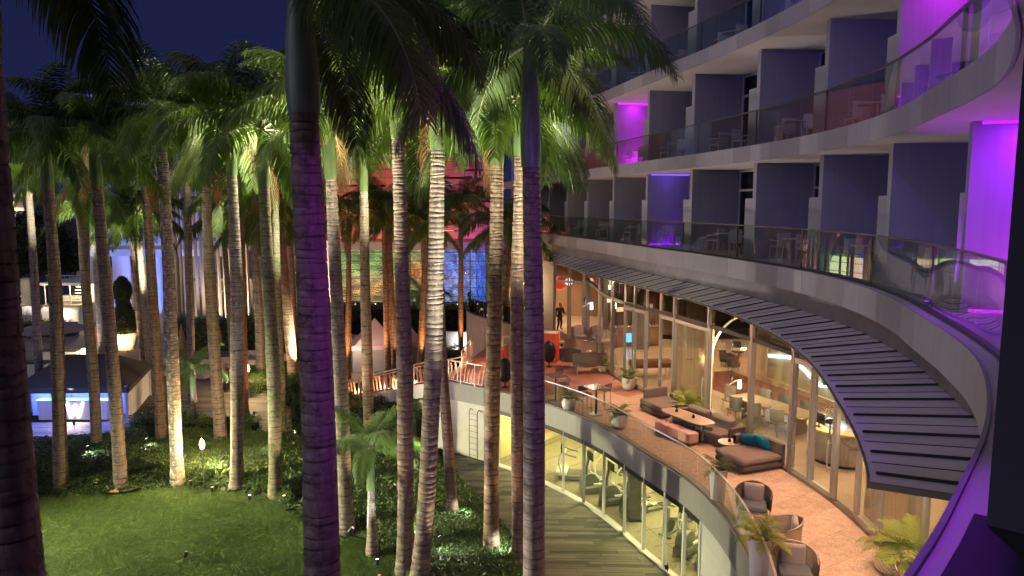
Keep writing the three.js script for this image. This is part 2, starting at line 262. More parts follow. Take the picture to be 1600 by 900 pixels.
// canopy over the terrace: overlapping sheet panels with dark battens
const canopy = thing('entrance_canopy', 'long curved canopy of overlapping metal sheets above the terrace glass', 'canopy');
{
  const tab = [[-46, 0.0], [-42, 0.1], [-39, 0.25], [-35, 0.7], [-31, 0.5], [-27, 0.38], [-22, 0.58], [-20, 0.8], [-17.5, 1.0], [-15, 1.1], [-13, 1.14], [-11, 1.06], [-5, 1.0]];
  const over = z => { for (let i = 0; i + 1 < tab.length; i++) if (z <= tab[i + 1][0]) return lerp(tab[i][1], tab[i + 1][1], clamp((z - tab[i][0]) / (tab[i + 1][0] - tab[i][0]), 0, 1)); return 1.1; };
  const sheet = [mat([0.74, 0.67, 0.65], 0.36, { metalness: 0.1, bumpMap: bumpSoft, bumpScale: 0.004 }), mat([0.65, 0.59, 0.57], 0.4, { metalness: 0.1, bumpMap: bumpSoft, bumpScale: 0.004 })];
  const s0 = sE(-44.6), s1 = sE(-7.7), n = Math.round((s1 - s0) / 0.46);
  const inn = (s, dy = 0) => pq(E0.pt(s + 1.2), 0.42, 8.44 + dy), out = (s, dy = 0) => { const q = E0.pt(s); return pq(q, -over(q.z), 8.0 + dy); };
  const pan = [], edge = [];
  for (let i = 0; i < n; i++) {
    const a = lerp(s0, s1, i / n), b = lerp(s0, s1, (i + 1) / n), up = 0.007; // each sheet laps over the next
    const c = [inn(a), out(a), inn(b, up), out(b, up)], P = [], tri = (...t) => t.forEach(v => P.push(...v)), d = v => [v[0], v[1] - 0.03, v[2]];
    tri(c[0], c[1], c[3], c[0], c[3], c[2]); tri(d(c[0]), d(c[3]), d(c[1]), d(c[0]), d(c[2]), d(c[3])); tri(c[2], c[3], d(c[3]), c[2], d(c[3]), d(c[2])); tri(c[1], d(c[1]), d(c[3]), c[1], d(c[3]), c[3]); tri(c[0], d(c[1]), c[1], c[0], d(c[0]), d(c[1]));
    const g = new THREE.BufferGeometry(); g.setAttribute('position', new THREE.Float32BufferAttribute(P, 3)); g.computeVertexNormals(); part('roof_sheet', g, sheet[i % 3 ? 0 : 1], canopy);
    if (!(i % 2)) { const p = V(...out(b, 0.014)), q = V(...inn(b, 0.012)); part('seam', beam(p.clone().lerp(q, 0.04).toArray(), p.clone().lerp(q, 0.97).toArray(), 0.011, 0.012), M.dark, canopy); }
    if (i % 2) { const p = V(...out(b, 0.02)), q = V(...inn(b, 0.02)), e = p.clone().lerp(q, 0.06), f = p.clone().lerp(q, 0.97); part('batten', beam(e.toArray(), f.toArray(), 0.035, 0.035), M.black, canopy); }
  }
  for (let s = s0; s < s1; s += 0.4) edge.push(V(...out(s, -0.02))); edge.push(V(...out(s1, -0.02)));
  part('edge_trim', new THREE.TubeGeometry(new THREE.CatmullRomCurve3(edge), edge.length * 2, 0.028, 6), M.bronze, canopy);
  part('end_trim', beam(out(s1, 0), inn(s1, 0.02), 0.05, 0.07), M.bronze, canopy);
  // underside beams and the small downlights that light the terrace
  for (let i = 0; i < 14; i++) {
    const s = lerp(sE(-41), s1 - 0.6, i / 13), q = E0.pt(s), o = V(...out(s)), p = V(...inn(s)), m = o.clone().lerp(p, 0.6); m.y -= 0.12;
    part('rib', beam(o.clone().setY(o.y - 0.08).toArray(), p.clone().setY(p.y - 0.08).toArray(), 0.06, 0.1), M.bronze, canopy);
  }
  for (let i = 0; i < 15; i++) { const s = lerp(sE(-38), s1 - 1, i / 14), o = V(...out(s)), p = V(...inn(s)), m = o.lerp(p, 0.62); part('downlight', cyl(0.06, 0.06, 0.06, m.x, m.y - 0.1, m.z), glow([1, 0.62, 0.34], 1.5), canopy); const l = spot([m.x, m.y - 0.15, m.z], [m.x - 0.9, 3, m.z], [1, 0.51, 0.30], 44, 1.05, 0.8, 3); }
}
// ---------------------------------------------------------------- terrace and gym storey
const endA = [0.6, -44.6], endB = [4.41, -42.3];
const terrPoly = [...TE.cut(0, TE.len).map(q => [q.x + q.nx * 0.02, q.z + q.nz * 0.02]), ...GL.cut(0, GL.len).reverse().map(q => [q.x, q.z]), endA, [-1.2, -41], [-2.2, -36.5]];
function clipRect(poly, x0, x1, y0, y1) { // polygon inside an axis-parallel rectangle
  const cut = (P, f, g) => { const o = []; P.forEach((a, i) => { const b = P[(i + 1) % P.length], fa = f(a), fb = f(b); if (fa >= 0) o.push(a); if (fa * fb < 0) { const t = fa / (fa - fb); o.push([lerp(a[0], b[0], t), lerp(a[1], b[1], t)]); } }); return o; };
  return cut(cut(cut(cut(poly, p => p[0] - x0), p => x1 - p[0]), p => p[1] - y0), p => y1 - p[1]);
}
const areaOf = P => Math.abs(P.reduce((a, p, i) => { const q = P[(i + 1) % P.length]; return a + p[0] * q[1] - q[0] * p[1]; }, 0)) / 2;
function paved(poly, turn, w, h, each, jitterRow = true) { // cells of a turned grid clipped to the polygon
  const c = cos(turn), s = sin(turn), R = poly.map(([x, z]) => [x * c - z * s, x * s + z * c]), xs = R.map(p => p[0]), ys = R.map(p => p[1]); let row = 0;
  for (let y = Math.min(...ys); y < Math.max(...ys); y += h, row++) {
    const hh = h; for (let x = Math.min(...xs) - (jitterRow ? rnd() * w : (row % 2) * w / 2); x < Math.max(...xs);) {
      const ww = typeof each.w === 'function' ? each.w() : w, P = clipRect(R, x + 0.003, x + ww - 0.003, y + 0.003, y + hh - 0.003); x += ww;
      if (P.length > 2 && areaOf(P) > 0.006) each(P.map(([a, b]) => [a * c + b * s, -a * s + b * c]), row);
    }
  }
}
const terrace = thing('terrace', null, null); terrace.userData.kind = 'structure';
part('floor_bed', slabShape(terrPoly, T - 0.3, T - 0.03), M.concrete, terrace);
paved(terrPoly, 0.55, 1.25, 0.95, Object.assign((P) => { const cz = P.reduce((a, p) => a + p[1], 0) / P.length, cx = P.reduce((a, p) => a + p[0], 0) / P.length, red = cz < -29.5 && cx < 5.4; part('paving_tile', slabShape(P, T - 0.029, T + rr(-0.001, 0.0015)), (red ? M.redTile : M.granite)[Math.floor(rnd() * 3)], terrace); }, { w: () => 1.25 }), false);
const TEs = px => TE.col(px, 0, 0.001);
for (let s = 0; s < TE.len - 0.2;) { const e = Math.min(TE.len, s + rr(1.3, 2.6)); part('edge_panel', sweep(TE.cut(s + 0.003, e - 0.003), rect(-0.06, 0.25, 2.55, T + 0.06)), raw(M.parapet[Math.floor(rnd() * 4)]), terrace); s = e; }
{ // railing along the terrace edge
  const rail = thing('glass_railing', 'curved clear glass railing along the outer edge of the terrace', 'railing');
  const a = TE.col(846, 0, T), b = TE.len - 0.1, n = Math.round((b - a) / 0.98);
  for (let i = 0; i < n; i++) part('glass_panel', sweep(TE.cut(lerp(a, b, i / n) + 0.008, lerp(a, b, (i + 1) / n) - 0.008), rect(0.03, 0.0302, T + 0.07, T + 1.0), false), raw(M.glassRail), rail);
  part('handrail', sweep(TE.cut(a, b), rect(0.005, 0.055, T + 0.99, T + 1.015)), raw(M.steel), rail);
  part('base_channel', sweep(TE.cut(a, b), rect(0.0, 0.06, T + 0.061, T + 0.1)), raw(M.bronze), rail);
}
const gym = thing('gym_front', 'curved row of tall glass panes lighting the gym under the terrace', 'glass front');
{
  const cols = [776, 800, 825, 850, 880, 912, 943, 975, 1005, 1037, 1067, 1092], S = cols.map(c => TE.col(c, 0.02, 0.2));
  S.forEach((s, i) => {
    const q = E => pq(TE.pt(s), 0.02, E);
    part('mullion', beam(q(0.12), q(2.5), 0.085, 0.16), M.frameWhite, gym);
    if (i + 1 < S.length) {
      const a = s + 0.05, b = S[i + 1] - 0.05;
      part('glass_pane', sweep(TE.cut(a, b), rect(0.02, 0.0202, 0.17, 2.36), false), raw(M.glass), gym);
      part('head_rail', sweep(TE.cut(a, b), rect(-0.03, 0.09, 2.36, 2.54)), raw(M.black), gym);
      part('sill', sweep(TE.cut(s - 0.05, b + 0.05), rect(-0.1, 0.12, 0.0, 0.12)), raw(M.render), gym);
    }
  });
  const s0 = S[0], s1 = S[S.length - 1] + 0.06;
  part('service_wall', sweep(TE.cut(0, s0 - 0.06), rect(0.12, 0.35, 0, 2.55)), raw(M.render), gym);
  part('end_wall', sweep(TE.cut(s1, TE.len), rect(0.0, 0.3, 0, 2.55)), raw(M.render), gym);
  const room = mat([1, 1, 1], 0.85, { map: tone([0.58, 0.52, 0.30], N_soft, 0.07, 3) }), car = mat([1, 1, 1], 0.92, { map: tone([0.20, 0.17, 0.12], N_fine, 0.5, 0.7) });
  const GC = TE.cut(s0 - 0.5, s1 + 3.5);
  part('room_floor', sweep(GC, rect(0.13, 7.2, -0.05, 0.06)), raw(car), gym);
  part('room_ceiling', sweep(GC, rect(0.3, 7.2, 2.56, 2.7)), raw(room), gym);
  part('back_wall', sweep(GC, rect(5.6, 5.8, 0.06, 2.56)), raw(room), gym);
  for (const s of [s0 - 0.45, s1 + 3.4]) part('side_wall', beam(pq(TE.pt(s), 0.36, 1.31), pq(TE.pt(s), 5.6, 1.31), 0.15, 2.5), room, gym);
  for (let i = 0; i < 7; i++) for (const o of [1.6, 4.0]) { const p = pq(TE.pt(lerp(s0 + 0.5, s1 + 1.5, i / 6)), o, 2.5); part('ceiling_light', box(0.5, 0.03, 0.5, p[0], p[1] + 0.02, p[2]), glow([1, 0.88, 0.5], 2.2), gym); const l = new THREE.RectAreaLight(C(1, 0.90, 0.36), 160, 0.5, 0.5); l.position.set(p[0], 2.47, p[2]); l.lookAt(p[0], 0, p[2]); l.name = 'lamp'; scene.add(l); }
  // floor mats seams
  for (let i = 0; i < 12; i++) { const q = TE.pt(lerp(s0, s1, i / 11)); part('floor_seam', beam(pq(q, 0.5, 0.064), pq(q, 4.8, 0.064), 0.03, 0.006), M.black, gym); }
  part('floor_seam', sweep(TE.cut(s0, s1), rect(1.0, 1.03, 0.06, 0.066)), raw(M.black), gym);
}
// ---------------------------------------------------------------- restaurant glass front and room behind it
const rest = thing('restaurant_front', 'tall curved restaurant glass front with door frames facing the terrace', 'glass front');
const room = thing('restaurant_room', null, null); room.userData.kind = 'structure';
{
  const cols = [922, 936, 956, 975, 990, 1009, 1030, 1052, 1105, 1171, 1235, 1266, 1303, 1338, 1374, 1440, 1500], S = cols.map(c => GL.col(c, 0, T + 0.3));
  S[0] = 0.15;
  const wide = new Set([1105, 1171, 1235, 1052, 936, 956]);
  S.forEach((s, i) => {
    const q = GL.pt(s), P = (o, y, w, d, y0 = T, m = M.alu, nm = 'mullion') => part(nm, beam(pq(q, o, y0), pq(q, o, y), w, d), m, rest);
    P(0.0, 8.25, wide.has(cols[i]) ? 0.16 : 0.10, wide.has(cols[i]) ? 0.22 : 0.14);
    if (i + 1 >= S.length) return;
    const a = s + 0.07, b = S[i + 1] - 0.07, cut = GL.cut(a, b), door = [3, 4, 6, 7, 10, 11, 13].includes(i);
    part('glass_pane', sweep(cut, rect(0.0, 0.0002, T + 0.1, 6.86), false), raw(M.glass), rest);
    part('upper_pane', sweep(cut, rect(0.0, 0.0002, 7.02, 8.2), false), raw(M.glassTint), rest);
    part('transom', sweep(GL.cut(s - 0.05, S[i + 1] + 0.05), rect(-0.07, 0.07, 6.87, 7.0)), raw(M.black), rest);
    part('sill', sweep(GL.cut(s - 0.05, S[i + 1] + 0.05), rect(-0.08, 0.08, T + 0.002, T + 0.1)), raw(M.bronze), rest);
    if (door) {
      const F = []; for (const u of [a + 0.03, b - 0.03]) F.push(beam(pq(GL.pt(u), -0.02, T + 0.1), pq(GL.pt(u), -0.02, 6.8), 0.07, 0.09));
      F.push(beam(pq(GL.pt(a), -0.02, 6.76), pq(GL.pt(b), -0.02, 6.76), 0.09, 0.14), beam(pq(GL.pt(a), -0.02, T + 0.16), pq(GL.pt(b), -0.02, T + 0.16), 0.09, 0.14));
      const d = part('door_frame', merge(F), M.alu, rest), u = i % 2 ? b - 0.12 : a + 0.12;
      part('handle', merge([tube([pq(GL.pt(u), -0.12, T + 0.8), pq(GL.pt(u), -0.15, T + 1.2), pq(GL.pt(u), -0.12, T + 1.7)], 0.018, 6, 8), bar(pq(GL.pt(u), -0.12, T + 0.9), pq(GL.pt(u), -0.02, T + 0.9), 0.012), bar(pq(GL.pt(u), -0.12, T + 1.6), pq(GL.pt(u), -0.02, T + 1.6), 0.012)]), M.steel, d);
    }
  });
  // end wall with a pair of glass doors, facing the garden
  const cream = mat([1, 1, 1], 0.75, { map: tone([0.50, 0.43, 0.36], N_soft, 0.08, 2) });
  const ew = (u, o, y) => [lerp(endA[0], endB[0], u) , y, lerp(endA[1], endB[1], u) + o];
  const D0 = 0.52, D1 = 0.965;
  part('end_wall', merge([beam(ew(0, 0, 6.1), ew(D0, 0, 6.1), 0.25, 5.7), beam(ew(D1, 0, 6.1), ew(1.02, 0, 6.1), 0.25, 5.7), beam(ew(D0, 0, 8.4), ew(D1, 0, 8.4), 0.25, 1.1)]), cream, rest);
  for (const [u, v] of [[D0, 0.745], [0.755, D1]]) {
    const F = []; for (const w of [u + 0.012, v - 0.012]) F.push(beam(ew(w, 0.02, T), ew(w, 0.02, 7.8), 0.1, 0.12)); for (const y of [T + 0.1, 6.7, 7.75]) F.push(beam(ew(u, 0.02, y), ew(v, 0.02, y), 0.12, 0.14));
    part('door_frame', merge(F), M.alu, rest);
    for (const [y0, y1, m] of [[T + 0.17, 6.62, M.glass], [6.78, 7.68, M.glassTint]]) { const a = ew(u + 0.02, 0.02, 0), b = ew(v - 0.02, 0.02, 0), g = new THREE.BufferGeometry(); g.setAttribute('position', new THREE.Float32BufferAttribute([a[0], y0, a[2], b[0], y0, b[2], b[0], y1, b[2], a[0], y0, a[2], b[0], y1, b[2], a[0], y1, a[2]], 3)); g.computeVertexNormals(); part('glass_pane', g, m, rest); }
  }
  // the room
  const marble = mat([1, 1, 1], 0.22, { map: tone([0.50, 0.41, 0.31], N_soft, 0.16, 4), }), brown = mat([1, 1, 1], 0.16, { map: tone([0.20, 0.085, 0.05], N_soft, 0.2, 3) });
  const sOf = z => { let b = 0, d = 9; for (let q = 0; q < GL.len; q += 0.05) { const e = Math.abs(GL.pt(q).z - z); if (e < d) { d = e; b = q; } } return b; }, sR = sOf(-29.4), sW = sOf(-30.6);
  part('room_floor', sweep(GL.cut(0, GL.len), rect(0.09, 12, T - 0.25, T - 0.005)), raw(marble), room);
  part('floor_inlay', sweep(GL.cut(sOf(-33), sOf(-24)), rect(3.0, 6.0, T - 0.005, T + 0.002)), raw(brown), room);
  part('room_ceiling', sweep(GL.cut(0, GL.len), rect(0.12, 12, 8.2, 8.35)), raw(mat([0.10, 0.09, 0.085], 0.9)), room);
  const warmWall = mat([1, 1, 1], 0.6, { map: tone([0.50, 0.33, 0.22], N_soft, 0.12, 3) });
  const chevron = mat([1, 1, 1], 0.4, { map: tex(512, (i, x, y) => { const u = x / 512, v = y / 512, fold = Math.abs(((u * 2) % 1) - 0.5), q = v * 1.0 + fold * 2.2, n = N_grain[(Math.floor((q * 7) % 1 * 256) * 256 + Math.floor(u * 37)) & 65535], w = N_fine[((y >> 1) * 256 + (x >> 1)) & 65535]; const k = 0.72 + 0.5 * n + 0.12 * (w - 0.5); return [toS(clamp(0.36 * k, 0, 1)), toS(clamp(0.28 * k, 0, 1)), toS(clamp(0.165 * k, 0, 1))]; }, 3) });
  part('back_wall', sweep(GL.cut(sR, GL.len), rect(6.1, 6.3, T, 8.2)), raw(chevron), room);
  part('veneer_wall', sweep(GL.cut(sW, sR - 0.01), rect(6.0, 6.3, T, 8.2)), raw(M.veneer), room);
  part('far_wall', sweep(GL.cut(0, sR + 0.5), rect(11.2, 11.4, T, 8.2)), raw(warmWall), room);
  part('cross_wall', beam([endB[0] + 0.3, 5.7, -43.2], [endB[0] + 11, 5.7, -46], 0.2, 5), warmWall, room);
  part('lobby_wall', beam([-0.5, 5.7, -51.5], [7, 5.7, -51.5], 0.2, 5), warmWall, room);
  part('lobby_floor', slabShape([[0.6, -44.7], [4.41, -42.4], [7.5, -43.8], [7.5, -51.5], [-0.5, -51.5]], T - 0.2, T - 0.005), marble, room);
  part('lobby_ceiling', slabShape([[0.6, -44.7], [4.41, -42.4], [7.5, -43.8], [7.5, -51.5], [-0.5, -51.5]], 7.9, 8.1), M.soffit, room);
  // veneer piers and low partitions inside the glass
  const pier = (px, py, w, d, m = M.veneer) => { const [x, z] = at(px, py, T); part('pier', rbox(w, 4.9, d, x, T + 2.45, z, 0.05), m, room); };
  pier(1088, 636, 1.15, 0.5); pier(1068, 612, 0.7, 0.3, mat([0.42, 0.29, 0.24], 0.6)); pier(1390, 815, 0.9, 0.9); pier(1182, 590, 0.8, 0.4); pier(1432, 830, 0.35, 0.35, M.alu); pier(1000, 545, 0.9, 0.5, M.room);
  part('skirting_panel', sweep(GL.cut(sR, sR + 7), rect(5.95, 6.09, T, T + 0.22)), raw(M.veneer), room);
  // ceiling lamps
  for (let i = 0; i < 10; i++) for (const o of [1.8, 4.6, 8.6]) {
    const s = lerp(1.5, GL.len - 4, i / 9); if (o > 6 && s > sR) continue; const p = pq(GL.pt(s), o, 7.3);
    part('ceiling_light', cyl(0.09, 0.09, 0.1, p[0], p[1] + 0.05, p[2]), glow([1, 0.72, 0.42], 3), room);
    part('light_stem', bar([p[0], 7.4, p[2]], [p[0], 8.2, p[2]], 0.012), M.black, room);
    const far = GL.pt(s).z < -27; spot([p[0], 7.26, p[2]], [p[0], 3, p[2]], far ? [1, 0.58, 0.29] : [1, 0.58, 0.29], 30, 1.12, 0.85, 4);
  }
  for (const [x, z] of [[2.2, -46.5], [4.6, -46.5], [3.2, -49.5]]) { part('ceiling_light', cyl(0.09, 0.09, 0.1, x, 7.8, z), glow([1, 0.7, 0.4], 3), room); spot([x, 7.7, z], [x, 3, z], [1, 0.6, 0.32], 60, 1.1, 0.8, 4); }
}
// ---------------------------------------------------------------- palms
const bumpBark = grey(N_bark, 0.7);
const bark = (r, g, b, a = 0.5) => mat([1, 1, 1], 0.88, { map: tex(256, (i, x, y) => { // fibres, dark scars and pale lichen blotches
  const f = 1 + (N_bark[i] - 0.5) * 2 * a, j = ((y * 3) % 256) * 256 + (x * 2) % 256, l = clamp((N_soft[j] + (N_fine[i] - 0.5) * 0.5 - 0.56) * 7, 0, 1) * 0.55, d = clamp((0.40 - N_soft[(j + 9000) & 65535]) * 8, 0, 1) * 0.45;
  return [r, g, b].map((c, q) => toS(clamp(lerp(c * f * (1 - d), [0.30, 0.29, 0.27][q], l), 0, 1))); }, 1.9), bumpMap: bumpBark, bumpScale: 0.008 });
M.bark = [bark(0.165, 0.128, 0.112), bark(0.185, 0.15, 0.13), bark(0.24, 0.20, 0.175), bark(0.18, 0.12, 0.085)];
M.lichen = mat([1, 1, 1], 0.9, { map: tex(256, i => { const k = N_soft[i] + (N_fine[i] - 0.5) * 0.5; return k > 0.55 ? [toS(0.55), toS(0.53), toS(0.50)] : [toS(0.25), toS(0.21), toS(0.17)]; }, 0.9), bumpMap: bumpFine, bumpScale: 0.006 });
M.moss = mat([1, 1, 1], 0.95, { map: tex(256, i => { const k = clamp(((N_soft[i] - 0.5) * 1.6 + (N_fine[i] - 0.5) * 1.7) * 2.2 + 0.5, 0, 1), g = 0.8 + 0.5 * N_bark[i]; return [toS(lerp(0.19, 0.085, k) * g), toS(lerp(0.16, 0.115, k) * g), toS(lerp(0.12, 0.035, k) * g)]; }, 2.3), bumpMap: bumpFine, bumpScale: 0.01 });
M.shaft = [mat([1, 1, 1], 0.45, { map: (() => { const t = tone([0.085, 0.125, 0.05], N_streak, 0.5, 0.9); return t; })(), bumpMap: bumpGrain, bumpScale: 0.001 }), mat([0.11, 0.165, 0.065], 0.45), mat([0.16, 0.17, 0.09], 0.5), mat([1, 1, 1], 0.4, { map: tone([0.15, 0.20, 0.155], N_streak, 0.45, 0.9) })];
const leafMat = (r, g, b, t = 0.35) => phys([r * 1.3, g * 1.3, b * 1.2], 0.95, { transmission: 0.30, thickness: 0, clearcoat: 0.15, clearcoatRoughness: 0.4, side: THREE.DoubleSide });
M.leaf = [leafMat(0.064, 0.108, 0.013), leafMat(0.050, 0.094, 0.013), leafMat(0.086, 0.118, 0.015), leafMat(0.045, 0.075, 0.018)];
M.dryLeaf = leafMat(0.17, 0.085, 0.03);
M.stalk = mat([0.15, 0.17, 0.065], 0.5);
M.youngLeaf = leafMat(0.085, 0.15, 0.032);

function trunkGeo(path, h, r0, seg = 14, ringGap = 0.15, flare = 1.35, deep = 1) { // path(y) -> [x, z]; ring scars all the way up
  const rows = [[0, flare * 1.02]], rings = []; let y = 0.05;
  while (y < h) {
    const t = y / h, gap = ringGap * lerp(1.25, 0.62, t) * rr(0.5, 1.65), prof = t < 0.5 ? lerp(1, 1.06, sin(t * 2 * PI) * 0.5 + 0.5) : lerp(1.03, 0.80, (t - 0.5) * 2), fl = 1 + (flare - 1) * Math.exp(-y * 1.9), tilt = rr(-0.035, 0.035), ph = rr(0, 6.28), dp = rr(0.005, 0.015) * deep;
    const ink = rr(0.22, 0.6); for (const [dy, d, c] of [[0, -dp, ink], [0.13, 0.004, 1], [0.55, 0.0, 1], [0.87, 0.002, 1]]) rows.push([Math.min(y + gap * dy, h), prof * fl, d, tilt, ph, c]); y += gap;
  }
  const P = [], U = [], I = [], K = [], lump = Array.from({ length: 5 }, () => [rr(0, 6.28), rr(1, 3) | 0, rr(0, 6.28), rr(0.3, 1.3)]);
  rows.forEach(([yy, k, d = 0, tilt = 0, ph = 0, c = 1]) => {
    const [cx, cz] = path(yy);
    for (let j = 0; j <= seg; j++) { const a = j / seg * 2 * PI; let r = r0 * k + d; for (const [p, m, q, f] of lump) r += 0.006 * sin(a * m + p) * sin(yy * f + q); P.push(cx + r * cos(a), yy + tilt * sin(a + ph) * (yy > 0.2 && yy < h - 0.3 ? 1 : 0), cz + r * sin(a)); U.push(a * r0, yy); const v = c < 1 ? clamp(c + 0.35 * sin(a * 2 + ph * 3), 0.15, 1) : 1; K.push(v, v * 0.97, v * 0.94); }
  });
  for (let i = 0; i + 1 < rows.length; i++) for (let j = 0; j < seg; j++) { const a = i * (seg + 1) + j, b = a + seg + 1; I.push(a, b, a + 1, a + 1, b, b + 1); }
  const g = new THREE.BufferGeometry(); g.setAttribute('position', new THREE.Float32BufferAttribute(P, 3)); g.setAttribute('uv', new THREE.Float32BufferAttribute(U, 2)); g.setAttribute('color', new THREE.Float32BufferAttribute(K, 3)); g.setIndex(I); g.computeVertexNormals(); return g;
}
const ringed = new Map(), scarred = m => { if (!ringed.has(m)) { const c = m.clone(); c.vertexColors = true; ringed.set(m, c); } return ringed.get(m); };   // bark with dark leaf scars
function frondGeo(o) { // local: grows along +x from the origin; returns [leaflets, stalk]
  const { len = 3.6, a0 = 0.9, droop = 1.7, n = 58, leaf = 0.78, w = 0.042, seg = 4, bare = 0.1, ranks = 0.4, hang = 0.9, twist = 0 } = o;
  const K = 22, R = [[0, 0, a0]]; let x = 0, y = 0;
  for (let i = 1; i <= K; i++) { const t = i / K, a = a0 - droop * Math.pow(t, 1.35); x += len / K * cos(a); y += len / K * sin(a); R.push([x, y, a]); }
  const at = t => { const u = clamp(t, 0, 1) * K, i = Math.min(K - 1, Math.floor(u)), f = u - i; return [lerp(R[i][0], R[i + 1][0], f), lerp(R[i][1], R[i + 1][1], f), lerp(R[i][2], R[i + 1][2], f)]; };
  const P = [], q = V(0, 0, 0);
  for (let i = 0; i < n; i++) for (const sd of [-1, 1]) {
    const t = bare + (1 - bare) * (i + rr(0.1, 0.9)) / n, [px, py, a] = at(t), L = leaf * rr(0.85, 1.1) * (t < 0.3 ? lerp(0.62, 1, t / 0.3) : t > 0.62 ? lerp(1, 0.34, (t - 0.62) / 0.38) : 1);
    const fwd = lerp(0.45, 1.15, t) + rr(-0.1, 0.1), up = (i % 3 - 1) * ranks + rr(-0.12, 0.12), tx = cos(a), ty = sin(a), ux = -sin(a), uy = cos(a);
    const d = V(tx * fwd + ux * up, ty * fwd + uy * up, sd * (1 + 0.12 * rr(-1, 1))).normalize();
    let c = V(px, py, 0), prev = null; const side = V(tx, ty, 0).addScaledVector(d, -(d.x * tx + d.y * ty)).normalize();
    for (let k = 0; k <= seg; k++) {
      const v = k / seg, ww = w * (k === seg ? 0.06 : k === 0 ? 0.55 : sin((0.25 + 0.75 * v) * PI) * 0.75 + 0.35) * (t > 0.85 ? 0.6 : 1), s = side.clone().applyAxisAngle(d, twist + 0.35 * sd * v);
      const cur = [c.clone().addScaledVector(s, -ww / 2), c.clone().addScaledVector(s, ww / 2)];
      if (prev) { const [A, B] = prev, [D, E] = cur; P.push(...A, ...B, ...E); if (k < seg) P.push(...A, ...E, ...D); }
      prev = cur; d.y -= hang * L / seg * (0.6 + v * 1.7); d.normalize(); c = c.clone().addScaledVector(d, L / seg);
    }
  }
  const g = new THREE.BufferGeometry(); g.setAttribute('position', new THREE.Float32BufferAttribute(P, 3)); g.computeVertexNormals(); g.setAttribute('uv', new THREE.Float32BufferAttribute(new Float32Array(P.length / 3 * 2), 2));
  const S = [], I = [], m = 5; R.forEach(([rx, ry, a], i) => { const r = lerp(0.045, 0.006, i / K) * (len / 3.6), flat = i < 3 ? 1.5 : 1; for (let j = 0; j < m; j++) { const b = j / m * 2 * PI; S.push(rx - sin(a) * r * cos(b), ry + cos(a) * r * cos(b), r * flat * sin(b)); } });
  for (let i = 0; i < K; i++) for (let j = 0; j < m; j++) { const p = i * m + j, r = i * m + (j + 1) % m; I.push(p, r, p + m, r, r + m, p + m); }
  const s = new THREE.BufferGeometry(); s.setAttribute('position', new THREE.Float32BufferAttribute(S, 3)); s.setIndex(I); s.computeVertexNormals(); s.setAttribute('uv', new THREE.Float32BufferAttribute(new Float32Array(S.length / 3 * 2), 2));
  return [strip(g), strip(s)];
}
const asFrond = o => { const [leaf, stalk] = frondGeo(o); return { leaf, stalk }; };
const kinds = { // a few shapes of each age, shared by all palms
  far: [1.3, 1.05, 0.75, 0.45, 0.1, -0.25].map((a0, i) => [0, 1].map(() => asFrond({ a0: a0 + rr(-0.06, 0.06), droop: [1.45, 1.7, 1.75, 1.6, 1.35, 1.05][i] + rr(-0.12, 0.12), n: 74, w: 0.05, seg: 4, leaf: 1.0, hang: 1.5 }))),
  near: [1.3, 1.05, 0.75, 0.45, 0.1, -0.25].map((a0, i) => [0, 1].map(() => asFrond({ a0: a0 + rr(-0.06, 0.06), droop: [1.4, 1.7, 1.8, 1.65, 1.4, 1.1][i] + rr(-0.12, 0.12), n: 120, w: 0.04, seg: 5, len: 3.8, leaf: 1.05, hang: 1.45 }))),
};
const deadFrond = asFrond({ a0: -0.95, droop: 0.5, n: 50, w: 0.035, seg: 4, leaf: 0.7, hang: 2.2, len: 2.9 });
const spearGeo = strip(lathe([[0.03, -0.2], [0.04, 0.4], [0.03, 1.2], [0.0, 1.9]], 6));
const shaftGeo = (r, h) => lathe([[r * 1.06, 0], [r * 1.13, 0.10 * h], [r * 1.14, 0.3 * h], [r * 0.98, 0.6 * h], [r * 0.72, 0.88 * h], [r * 0.45, h], [0, h + 0.02]], 16);
function crown(p, top, o) { // fronds round the point top
  const { k = 'far', n = 17, s = 1, leaf = 0, turn = rr(0, 6.28), dry = 0, skip = null } = o;
  for (let i = 0; i < n; i++) {
    const age = i / (n - 1), kind = Math.min(5, Math.floor(age * 5.99)), dead = i >= n - dry, f = dead ? deadFrond : kinds[k][kind][i % 2], az = turn + i * 2.39996 + rr(-0.25, 0.25);
    if (skip && skip(az, kind)) continue;
    const m = share('frond', f.leaf, dead ? M.dryLeaf : M.leaf[(leaf + (i % 5 === 0 ? 1 : 0)) % 4], p); m.position.set(top[0] + 0.07 * cos(az), top[1] - 0.1 * age, top[2] - 0.07 * sin(az)); m.rotation.set(0, az, rr(-0.12, 0.12)); m.scale.setScalar(s * rr(0.9, 1.06));
    share('stalk', f.stalk, M.stalk, m);
  }
  const sp = share('spear', spearGeo, M.leaf[2], p); sp.position.set(...top); sp.rotation.z = rr(-0.1, 0.1); sp.scale.setScalar(s);
}

